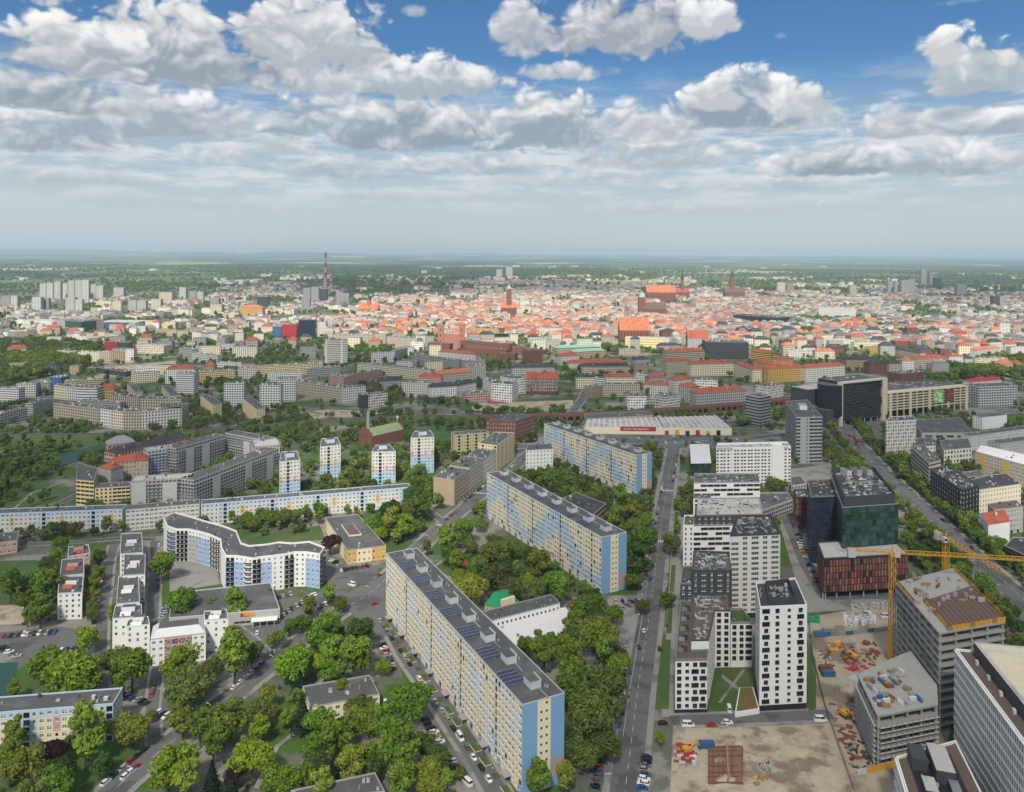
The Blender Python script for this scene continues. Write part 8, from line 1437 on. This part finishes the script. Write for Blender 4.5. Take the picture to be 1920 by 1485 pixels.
# ------------------------------------------------------------------ vehicles
def car_mat(name, col, metal=.3):
	m = mat(name, col, .28, var=.02, fine=0, spec=.5, metal=metal); return m
PAINT = {'white': (.70, .70, .69), 'black': (.012, .012, .014), 'grey': (.14, .145, .15), 'silver': (.42, .43, .44), 'red': (.38, .02, .02), 'blue': (.03, .09, .26), 'dark blue': (.012, .025, .07), 'green': (.02, .09, .05), 'beige': (.35, .30, .22), 'orange': (.6, .2, .02)}
for k, c in PAINT.items(): car_mat('paint_' + k.replace(' ', '_'), c, .0 if k == 'white' else .25)
mat('tyre', (.015, .015, .016), .9, var=.05); mat('lamp_red', (.35, .01, .01), .3, fine=0); mat('lamp_clear', (.6, .6, .58), .2, fine=0); glass_mat('car_glass', (.01, .012, .015), (.03, .035, .04), .08)
def lofted(sections, mats_idx=0):
	"""body from cross sections along x: (x, half width, z bottom, z top, half width at top)"""
	b = MB(); k = 6
	for x, w, z0, z1, wt in sections: b.v += [(x, -w, z0), (x, -w, z0 + (z1 - z0) * .62), (x, -wt, z1), (x, wt, z1), (x, w, z0 + (z1 - z0) * .62), (x, w, z0)]
	for s in range(len(sections) - 1):
		for i in range(k): j = (i + 1) % k; b.f.append((s * k + i, (s + 1) * k + i, (s + 1) * k + j, s * k + j)); b.m.append(0)
	n = (len(sections) - 1) * k; b.f += [(0, 1, 2, 3, 4, 5), (n + 5, n + 4, n + 3, n + 2, n + 1, n)]; b.m += [0, 0]; return b
CARS = {}
def car_kind(name, L, W, H, hood, roof0, roof1, tail, hz):
	w = W / 2; body = lofted([(-L / 2, w * .86, .32, tail * .96, w * .78), (-L / 2 + .25, w, .2, tail, w * .9), (-L / 4, w, .18, tail + .02, w * .93), (0, w, .18, hood + .04, w * .93), (L * .2, w, .18, hood, w * .92), (L / 2 - .3, w * .96, .2, hood * .86, w * .84), (L / 2, w * .8, .3, hood * .66, w * .7)])
	cab = MB(); c0, c1, c2, c3 = roof0 - .55, roof0, roof1, roof1 + .75; zb = min(tail, hood) + .0; wt = w * .74; wb = w * .91
	V = [(c0, wb, zb), (c1, wt, H), (c2, wt, H), (c3, wb, zb)]; cab.quad((c1, -wt, H), (c2, -wt, H), (c2, wt, H), (c1, wt, H))
	n = MB(); q = .02
	for s in (-1, 1): cab.quad(*[(x, s * y, z) for x, y, z in (V if s < 0 else V[::-1])])
	cab.quad((c0, -wb, zb), (c1, -wt, H), (c1, wt, H), (c0, wb, zb)); cab.quad((c3, wb, zb), (c2, wt, H), (c2, -wt, H), (c3, -wb, zb))
	n0 = len(body.v); body.v += cab.v; body.f += [tuple(i + n0 for i in f) for f in cab.f]; body.m += cab.m
	def lerp(a, b_, t): return tuple(a[i] + (b_[i] - a[i]) * t for i in range(3))
	gl = MB()
	for s in (-1, 1):
		P = [(x, s * (y + .015), z) for x, y, z in V]; a = [lerp(P[0], P[1], .1), lerp(P[0], P[1], .86), lerp(P[3], P[2], .86), lerp(P[3], P[2], .1)]; m0, m1 = lerp(a[0], a[3], .48), lerp(a[1], a[2], .48); m2, m3 = lerp(a[0], a[3], .54), lerp(a[1], a[2], .54); gl.quad(a[0], a[1], m1, m0); gl.quad(m2, m3, a[2], a[3])
	for xa, xb, sg in ((c3, c2, 1), (c0, c1, -1)):
		A_, B_ = (xa, wb, zb), (xb, wt, H); p, q_ = lerp(A_, B_, .08), lerp(A_, B_, .9); gl.quad((p[0] + .015 * sg, -p[1] * .94, p[2] + .015), (p[0] + .015 * sg, p[1] * .94, p[2] + .015), (q_[0] + .015 * sg, q_[1] * .92, q_[2] + .015), (q_[0] + .015 * sg, -q_[1] * .92, q_[2] + .015))
	wh = MB(); r = .33
	for i in range(10):
		a0, a1 = 6.2832 * i / 10, 6.2832 * (i + 1) / 10; wh.quad((r * math.cos(a0), -.1, r * math.sin(a0)), (r * math.cos(a1), -.1, r * math.sin(a1)), (r * math.cos(a1), .1, r * math.sin(a1)), (r * math.cos(a0), .1, r * math.sin(a0)), 0)
	for s in (-.1, .1): wh.poly([(r * math.cos(6.2832 * i / 10), s, r * math.sin(6.2832 * i / 10)) for i in range(10)], 0); wh.poly([(r * .58 * math.cos(6.2832 * i / 10), s * 1.08, r * .58 * math.sin(6.2832 * i / 10)) for i in range(10)], 1)
	hl = MB(); hl.box(-.05, .05, -.17, .17, -.08, .08, bottom=True)
	CARS[name] = dict(body=body.mesh('body', [MATS['paint_white']], False), glass=gl.mesh('window', [MATS['car_glass']]), wheel=wh.mesh('wheel', mm('tyre metal_grey')), front=hl.mesh('headlight', [MATS['lamp_clear']]), rear=hl.mesh('tail_light', [MATS['lamp_red']]), L=L, W=W, hz=hood * .62, tz=tail * .8)
car_kind('hatchback', 4.0, 1.75, 1.48, .92, -1.2, .35, 1.0, 0); car_kind('saloon', 4.6, 1.8, 1.45, .92, -.75, .45, .98, 0); car_kind('estate car', 4.7, 1.8, 1.5, .92, -1.75, .5, 1.0, 0); car_kind('tall car', 4.5, 1.85, 1.68, 1.05, -1.55, .4, 1.1, 0); car_kind('van', 5.6, 2.0, 2.35, 1.15, -2.2, 1.25, 1.5, 0)
NCAR = [0]
def car(label, x, y, ang, kind, colour, z=.06, detail=True):
	C = CARS[kind]; NCAR[0] += 1; root = thing('van' if kind == 'van' else 'car', label, 'van' if kind == 'van' else 'car', (x, y, z), 'vehicles on the streets and car parks'); root.rotation_euler[2] = ang; keep([(x - 2, y - 2), (x + 2, y - 2), (x + 2, y + 2), (x - 2, y + 2)])
	o = link('body', C['body'], root); o.material_slots[0].link = 'OBJECT'; o.material_slots[0].material = MATS['paint_' + colour.replace(' ', '_')]; link('cabin_glass', C['glass'], root)
	if detail:
		for sx in (-1, 1):
			for sy in (-1, 1): link('wheel', C['wheel'], root, Matrix.Translation((sx * C['L'] * .31, sy * (C['W'] / 2 - .12), .33)))
		for sy in (-1, 1): link('headlight', C['front'], root, Matrix.Translation((C['L'] / 2 - .06, sy * C['W'] * .32, C['hz']))); link('tail_light', C['rear'], root, Matrix.Translation((-C['L'] / 2 + .02, sy * C['W'] * .36, C['tz'])))
rc = random.Random(23); COLS = ['white'] * 5 + ['black'] * 6 + ['grey'] * 5 + ['silver'] * 4 + ['red'] + ['blue'] + ['dark blue'] * 2 + ['green', 'beige']
def car_row(phrase, p0, p1, n, mode='par', fix=None, gaps=.08, off=0., end='near'):
	"""cars between two photo points: parked in line ('par'), side by side ('perp') or slanted"""
	a, b = Vector(xy_(G(*p0))), Vector(xy_(G(*p1))); d = (b - a); L = d.length; e = d / L; base = math.atan2(e.y, e.x); k = 0
	for i in range(n):
		if rc.random() < gaps: continue
		t = (i + .5) / n; p = a.lerp(b, t) + Vector((-e.y, e.x)) * (off + rc.uniform(-.15, .15)); k += 1
		col, kd = rc.choice(COLS), rc.choice(('hatchback', 'hatchback', 'saloon', 'estate car', 'tall car'))
		if fix and i in fix: col, kd = fix[i]
		ang = base + {'par': 0, 'perp': math.pi / 2, 'slant': .95}[mode] + rc.choice((0, math.pi)) * (mode != 'par' or 1) + rc.uniform(-.04, .04)
		car('%s %s, %s from near end of %s' % (col, kd, ordinal(k), phrase), p.x, p.y, ang, kd, col, detail=p.y < 640)
# rows listed from their near end
car_row('the kerb line beside the solar slab', (924, 1474), (708, 1160), 21, fix={4: ('white', 'van'), 9: ('silver', 'estate car'), 10: ('white', 'tall car')}); car_row('the lower bays facing the solar slab', (856, 1446), (795, 1346), 11, 'perp'); car_row('the upper bays facing the solar slab', (738, 1260), (716, 1208), 8, 'perp', gaps=0)
car_row('the bays left of the straight street', (1114, 1482), (1133, 1402), 9, 'perp', {7: ('red', 'saloon'), 4: ('red', 'hatchback')}, 0); car_row('the bays right of the straight street', (1204, 1484), (1213, 1418), 8, 'perp', {0: ('blue', 'saloon')}, 0); car_row('the bays under the olive trees', (1160, 1345), (1173, 1212), 12, 'perp'); car_row('the long straight street kerb line', (1197, 1160), (1243, 905), 23); car_row('the bays on the paved corner lot', (1150, 1150), (1190, 1128), 4, 'perp'); car_row('the second paved corner lot bays', (1148, 1130), (1200, 1128), 4, 'perp', gaps=0)
car_row('the bottom kerb of the diagonal street', (190, 1476), (278, 1402), 6, fix={0: ('white', 'tall car'), 3: ('red', 'hatchback')}, gaps=0); car_row('the opposite diagonal street kerb', (230, 1462), (262, 1436), 3, gaps=0); car_row('the kerb by the silver mansard house', (448, 1298), (508, 1246), 6, fix={5: ('blue', 'estate car'), 4: ('red', 'hatchback')}, gaps=0, off=4.2); car_row('the first bays by salmon houses', (5, 1194), (106, 1187), 14, 'perp', gaps=.05); car_row('the second bays by salmon houses', (96, 1222), (146, 1218), 6, 'perp'); car_row('the slanted bays at the tennis court', (0, 1215), (34, 1234), 5, 'slant'); car_row('the lane left of the stepped row', (180, 1190), (205, 1040), 12, off=2.0); car_row('the bays by the corner block', (218, 1300), (280, 1322), 7, 'perp', gaps=0); car_row('the path to the mansard house', (283, 1310), (290, 1280), 3, gaps=0); car_row('the short bays by the striped junction', (292, 1338), (316, 1346), 3, 'perp', gaps=0)
car_row('the long slanted supermarket row', (512, 1166), (592, 1114), 16, 'slant', gaps=.02); car_row('the supermarket back row', (520, 1122), (548, 1115), 4, 'perp'); car_row('the supermarket side row', (594, 1142), (612, 1132), 4, 'slant'); car_row('the lane behind the stepped row', (287, 1120), (292, 1020), 9, off=-2.2); car_row('the lot of the yellow court office', (636, 1072), (692, 1062), 8, 'perp'); car_row('the side lot of the yellow court office', (618, 1050), (640, 1062), 3, 'perp'); car_row('the bays of the supermarket yard', (303, 1162), (312, 1134), 6, 'perp')
car_row('the kerb before the tan tenements', (874, 944), (918, 908), 9, off=2.5, gaps=0); car_row('the kerb before the yellow house', (935, 900), (985, 862), 9, off=3.2); car_row('the bays by the dark glass wing', (1532, 1096), (1496, 1002), 17, 'perp', {6: ('blue', 'hatchback'), 10: ('orange', 'van'), 11: ('white', 'van'), 12: ('white', 'van'), 13: ('white', 'van')}, 0); car_row('the ribbon balcony block bays', (1284, 968), (1289, 905), 10, 'perp'); car_row('the garden lot between the slabs', (1040, 1085), (1000, 1052), 6, 'slant'); car_row('the kerb line of the hall street', (1250, 905), (1262, 850), 8, off=-5)
car_row('the left avenue lanes', (1770, 1012), (1600, 838), 15, gaps=.45, off=4.8); car_row('the right avenue lanes', (1860, 1080), (1610, 834), 18, gaps=.4, off=-5); car_row('the queue at the avenue crossing', (1640, 872), (1592, 815), 7, gaps=.1, off=1.5); car_row('the front market car park row', (1150, 824), (1385, 814), 18, 'perp', gaps=.15); car_row('the back market car park row', (1240, 831), (1390, 824), 9, 'perp', gaps=.25); car_row('the office lot beside the viaduct', (1372, 800), (1420, 792), 9, 'perp')
for lab, px, py, an, kd, col in (('white delivery van in front of the planted court', 1290, 1362, 0, 'van', 'white'), ('white van parked on the court drive', 1367, 1332, 1.45, 'van', 'white'), ('white van by the site hoarding corner', 1538, 1352, .02, 'van', 'white'), ('white car on the forecourt of the white complex', 1364, 1357, .0, 'tall car', 'white'), ('dark red saloon on the forecourt of the white complex', 1334, 1362, .0, 'saloon', 'red'), ('silver car behind the dark red saloon', 1356, 1363, .0, 'hatchback', 'silver'), ('black car turning from the straight street', 1243, 1358, .0, 'saloon', 'black'), ('white car driving down the straight street', 1207, 1184, 1.5, 'hatchback', 'white'), ('dark blue car driving behind the white one on the straight street', 1198, 1215, 1.5, 'saloon', 'dark blue'), ('white van beside the stacked pallets on site', 1628, 1154, 0, 'van', 'white'), ('white pickup-like van near the crane mast', 1660, 1158, 0, 'van', 'white'), ('white car entering the supermarket lot', 482, 1188, 1.9, 'hatchback', 'white'), ('black car at the supermarket exit', 470, 1210, 2.4, 'saloon', 'black'), ('white van parked by the green triangle', 876, 1470, 2.2, 'van', 'white'), ('white tanker-like van near the street junction', 660, 1098, 2.6, 'van', 'white'), ('red car crossing the street junction', 712, 1080, .6, 'hatchback', 'red'), ('dark red car at the junction corner', 702, 1134, .8, 'saloon', 'red'), ('blue car on the street before the green triangle', 838, 975, .75, 'hatchback', 'blue'), ('red car behind the blue one before the green triangle', 846, 968, .75, 'hatchback', 'red'), ('red estate car at the slab end by the zebra crossing', 893, 962, .8, 'estate car', 'red'), ('white estate car on the yellow school drive', 722, 1318, 1.7, 'estate car', 'white')):
	p = G(px, py); car(lab, p.x, p.y, an, kd, col)
print('cars', NCAR[0])
# tram on the avenue
p = G(1606, 828); root = thing('tram', 'red and yellow tram waiting on the avenue', 'tram', (p.x, p.y, .1)); root.rotation_euler[2] = math.atan2((G(1650, 885) - G(1600, 830)).y, (G(1650, 885) - G(1600, 830)).x)
b = MB(); b.box(-13, 13, -1.2, 1.2, .4, 3.4); b.build('body', MATS['paint_red'], root); b = MB(); b.box(-12.8, 12.8, -1.24, 1.24, 1.5, 2.5); b.build('window_band', MATS['car_glass'], root); b = MB(); b.box(-13.02, 13.02, -1.22, 1.22, .4, 1.1); b.build('skirt', MATS['crane'], root); b = MB(); b.box(-2, 2, -.8, .8, 3.4, 3.9); b.build('roof_unit', MATS['metal_grey'], root)
# ------------------------------------------------------------------ street lamps
lp = MB(); lp.cyl((0, 0), .12, 0, 8.5, 6, r2=.07); lp_m = lp.mesh('post', [MATS['metal_grey']]); la = MB(); la.beam((0, 0, 8.4), (1.6, 0, 8.8), .06); la.box(1.3, 2.3, -.16, .16, 8.72, 8.9, bottom=True); la_m = la.mesh('lamp_head', [MATS['metal_white']])
for phrase, key, off, step_ in (('the straight street', 'a', 7.2, 9), ('the diagonal street', 'b', -6.6, 10), ('the tree-lined avenue', 'd', -11.6, 9), ('the solar slab car park road', 'c', 5.4, 12)):
	W, N, z = RD[key]; k = 0
	for i in range(4, len(W) - 2, step_):
		p = W[i] + N[i] * off
		if p.y < 285: continue
		k += 1; root = thing('street_lamp', 'grey street lamp, %s from the near end of %s' % (ordinal(k), phrase), 'street lamp', (p.x, p.y, 0), 'street lamps'); root.rotation_euler[2] = math.atan2(-N[i].y * off, -N[i].x * off); link('post', lp_m, root); link('lamp_head', la_m, root)

# ------------------------------------------------------------------ planted beds before the entrances of the solar slab
root0, P, e, n, L, D = slabA
for k in range(17):
	c = P[0] + e * (L * (k + .5) / 17) - n * 3.6; big = k % 3 != 1; lx, ly = (6.0, 3.0) if big else (3.0, 2.6); root = thing('planted_bed', 'planted bed with low kerb, %s from near end along the solar slab' % ordinal(k + 1), 'planter', (c.x, c.y, 0), 'planted beds before the solar slab'); ang = math.atan2(e.y, e.x)
	b = MB(); b.obox((0, 0), ang, lx, ly, 0, .35); b.build('kerb', MATS['yellow_wall' if big else 'rust'], root); b = MB(); b.obox((0, 0), ang, lx - .5, ly - .5, .35, .62); b.build('hedge', MATS['lawn'], root)
for k in range(8):
	c = P[0] + e * (L * (k + .5) / 8) - n * 1.6; root = thing('entrance_canopy', 'flat entrance canopy on posts, %s from near end of the solar slab' % ordinal(k + 1), 'canopy', (c.x, c.y, 0), 'entrance canopies of the solar slab'); ang = math.atan2(e.y, e.x); b = MB(); b.obox((0, 0), ang, 4, 3, 2.7, 3.0, bottom=True); b.build('roof', MATS['concrete'], root)
	for s in (-1, 1): b = MB(); q = e * (1.7 * s) - n * 1.2; b.obox(q, ang, .2, .2, 0, 2.7); b.build('post', MATS['blue'], root)
# ------------------------------------------------------------------ people on foot
def person_mesh():
	J = [(0, 0, .92), (0, .01, 1.2), (0, .01, 1.42), (0, 0, 1.52), (0, .02, 1.66), (-.1, 0, .86), (-.12, .06, .48), (-.12, .14, .08), (-.12, .27, .04), (.1, 0, .86), (.12, -.02, .48), (.12, -.16, .10), (.12, -.05, .04), (-.2, 0, 1.40), (-.25, -.06, 1.12), (-.25, .06, .88), (.2, 0, 1.40), (.25, .06, 1.12), (.25, .16, .90)]
	E = [(0, 1), (1, 2), (2, 3), (3, 4), (0, 5), (5, 6), (6, 7), (7, 8), (0, 9), (9, 10), (10, 11), (11, 12), (2, 13), (13, 14), (14, 15), (2, 16), (16, 17), (17, 18)]; Rd = [.15, .15, .14, .06, .115, .1, .07, .05, .045, .1, .07, .05, .045, .07, .05, .04, .07, .05, .04]
	me = bpy.data.meshes.new('walker'); me.from_pydata(J, E, []); o = bpy.data.objects.new('walker', me); scene.collection.objects.link(o); md = o.modifiers.new('skin', 'SKIN');
	if not me.skin_vertices: bpy.context.view_layer.objects.active = o; bpy.ops.mesh.customdata_skin_add()
	for v, q in zip(me.skin_vertices[0].data, Rd): v.radius = (q, q)
	me.skin_vertices[0].data[0].use_root = True; o.modifiers.new('sub', 'SUBSURF').levels = 1; dg = bpy.context.evaluated_depsgraph_get(); m2 = bpy.data.meshes.new_from_object(o.evaluated_get(dg)); bpy.data.objects.remove(o); m2.materials.clear()
	for k in ('dark_wall', 'steel_dark', 'skin', 'roof_brown'): m2.materials.append(MATS[k])
	for p in m2.polygons: c = p.center; p.material_index = (3 if c.z > 1.70 or (c.z > 1.6 and c.y < 0) else 2) if c.z > 1.5 else (1 if c.z < .9 else 0)
	return m2
mat('skin', (.45, .27, .19), .6, fine=0); pm = person_mesh()
for lab, px, py, an, m_ in (('person in white top walking beside the planted beds', 924, 1446, 2.1, 'white_wall'), ('person in dark coat crossing at the bend', 511, 1229, .8, 'dark_wall'), ('person in black at the lower street corner', 304, 1388, .5, 'black_wall'), ('person in red jacket by the supermarket yard', 302, 1112, 0, 'red_paint'), ('person in blue walking behind the red jacket', 296, 1110, 1.2, 'container_blue'), ('person in dark clothes by the street lamp left', 215, 1430, 2.6, 'dark_wall'), ('person in grey on the straight street pavement', 1196, 1432, 1.5, 'grey_wall'), ('person in yellow vest near the site van', 1530, 1345, 1.5, 'crane')):
	p = G(px, py); o = link('person', pm); o.location = (p.x, p.y, .14); o.rotation_euler[2] = an; tag(o, lab, 'person', 'people on foot'); o.material_slots[0].link = 'OBJECT'; o.material_slots[0].material = MATS[m_]
# ------------------------------------------------------------------ the cloud that stands over the near city and shades it
def cloud_mat():
	m = bpy.data.materials.new('cloud'); m.use_nodes = True; w = NT(m.node_tree); out = w.n('ShaderNodeOutputMaterial'); MATS['cloud'] = m
	tr, df, tl = w.n('ShaderNodeBsdfTransparent'), w.n('ShaderNodeBsdfDiffuse'), w.n('ShaderNodeBsdfTranslucent'); df.inputs[0].default_value = (.85, .86, .88, 1); tl.inputs[0].default_value = (.85, .86, .88, 1)
	tc = w.n('ShaderNodeTexCoord'); n1, _ = w.noise(tc.outputs['Object'], .0026, 5, .6); a = w.n('ShaderNodeMixShader'); a.inputs[0].default_value = .62; w.nt.links.new(df.outputs[0], a.inputs[1]); w.nt.links.new(tl.outputs[0], a.inputs[2]); x = w.n('ShaderNodeMixShader'); w.put(x.inputs[0], w.rng(n1, .34, .58, .12, .70)); w.nt.links.new(tr.outputs[0], x.inputs[1]); w.nt.links.new(a.outputs[0], x.inputs[2]); w.nt.links.new(x.outputs[0], out.inputs[0])
def overhead_cloud(label, H0, gx, gy, rx_, ry_, ph):
	sh = Vector((S.x, S.y)) * (H0 / S.z); q = random.Random(2); b = MB(); nu, nv = 44, 26
	# lies where its shadow covers the near city, up to about 1.6 km out, with a ragged rim
	def rim(a): return 1 + .10 * math.sin(3 * a + 1 + ph) + .07 * math.sin(7 * a + ph) + .05 * math.sin(13 * a + 2)
	cx, cy_ = gx + sh.x, gy + sh.y; top = []
	for j in range(nv + 1):
		t = j / nv
		for i in range(nu):
			a = 6.2832 * i / nu; R_ = rim(a) * t; x_, y_ = cx + rx_ * R_ * math.cos(a), cy_ + ry_ * R_ * math.sin(a); dome = (1 - t ** 3); z_ = H0 + dome * (170 + 90 * math.sin(x_ / 170) * math.sin(y_ / 140) + 60 * math.sin(x_ / 67 + 1) * math.sin(y_ / 59)); b.v.append((x_, y_, z_))
	for j in range(nv):
		for i in range(nu): k = (i + 1) % nu; b.f.append((j * nu + i, (j + 1) * nu + i, (j + 1) * nu + k, j * nu + k)); b.m.append(0)
	n0 = len(b.v)
	for i in range(nu): b.v.append((b.v[nv * nu + i][0], b.v[nv * nu + i][1], H0 - 4))
	o = b.build('cloud', MATS['cloud'], None, True); o['kind'] = 'stuff'; o['label'] = label
cloud_mat(); overhead_cloud('broad thin cumulus cloud standing over the near city', 1150., 0, 520, 1900, 1120, 0)
overhead_cloud('high cloud shading the quarter behind the old town', 4200., -450, 4700, 1250, 1250, 1.); overhead_cloud('high cloud shading the far right districts', 4200., 2600, 3900, 900, 900, 2.)
# ------------------------------------------------------------------ haze: one closed box of even air round the whole place
def haze(density):
	m = bpy.data.materials.new('haze'); m.use_nodes = True; w = NT(m.node_tree); out = w.n('ShaderNodeOutputMaterial'); v = w.n('ShaderNodeVolumePrincipled'); v.inputs['Color'].default_value = (.54, .69, .85, 1); v.inputs['Density'].default_value = density; v.inputs['Anisotropy'].default_value = 0.; w.nt.links.new(v.outputs[0], out.inputs['Volume'])
	b = MB(); b.box(-64000, 64000, -3500, 50000, -3, 430, bottom=True); o = b.build('haze', m); o['kind'] = 'stuff'; o['label'] = 'pale even haze over the whole city'
haze(HAZE_DENSITY)
scene.collection.children.link(COL)
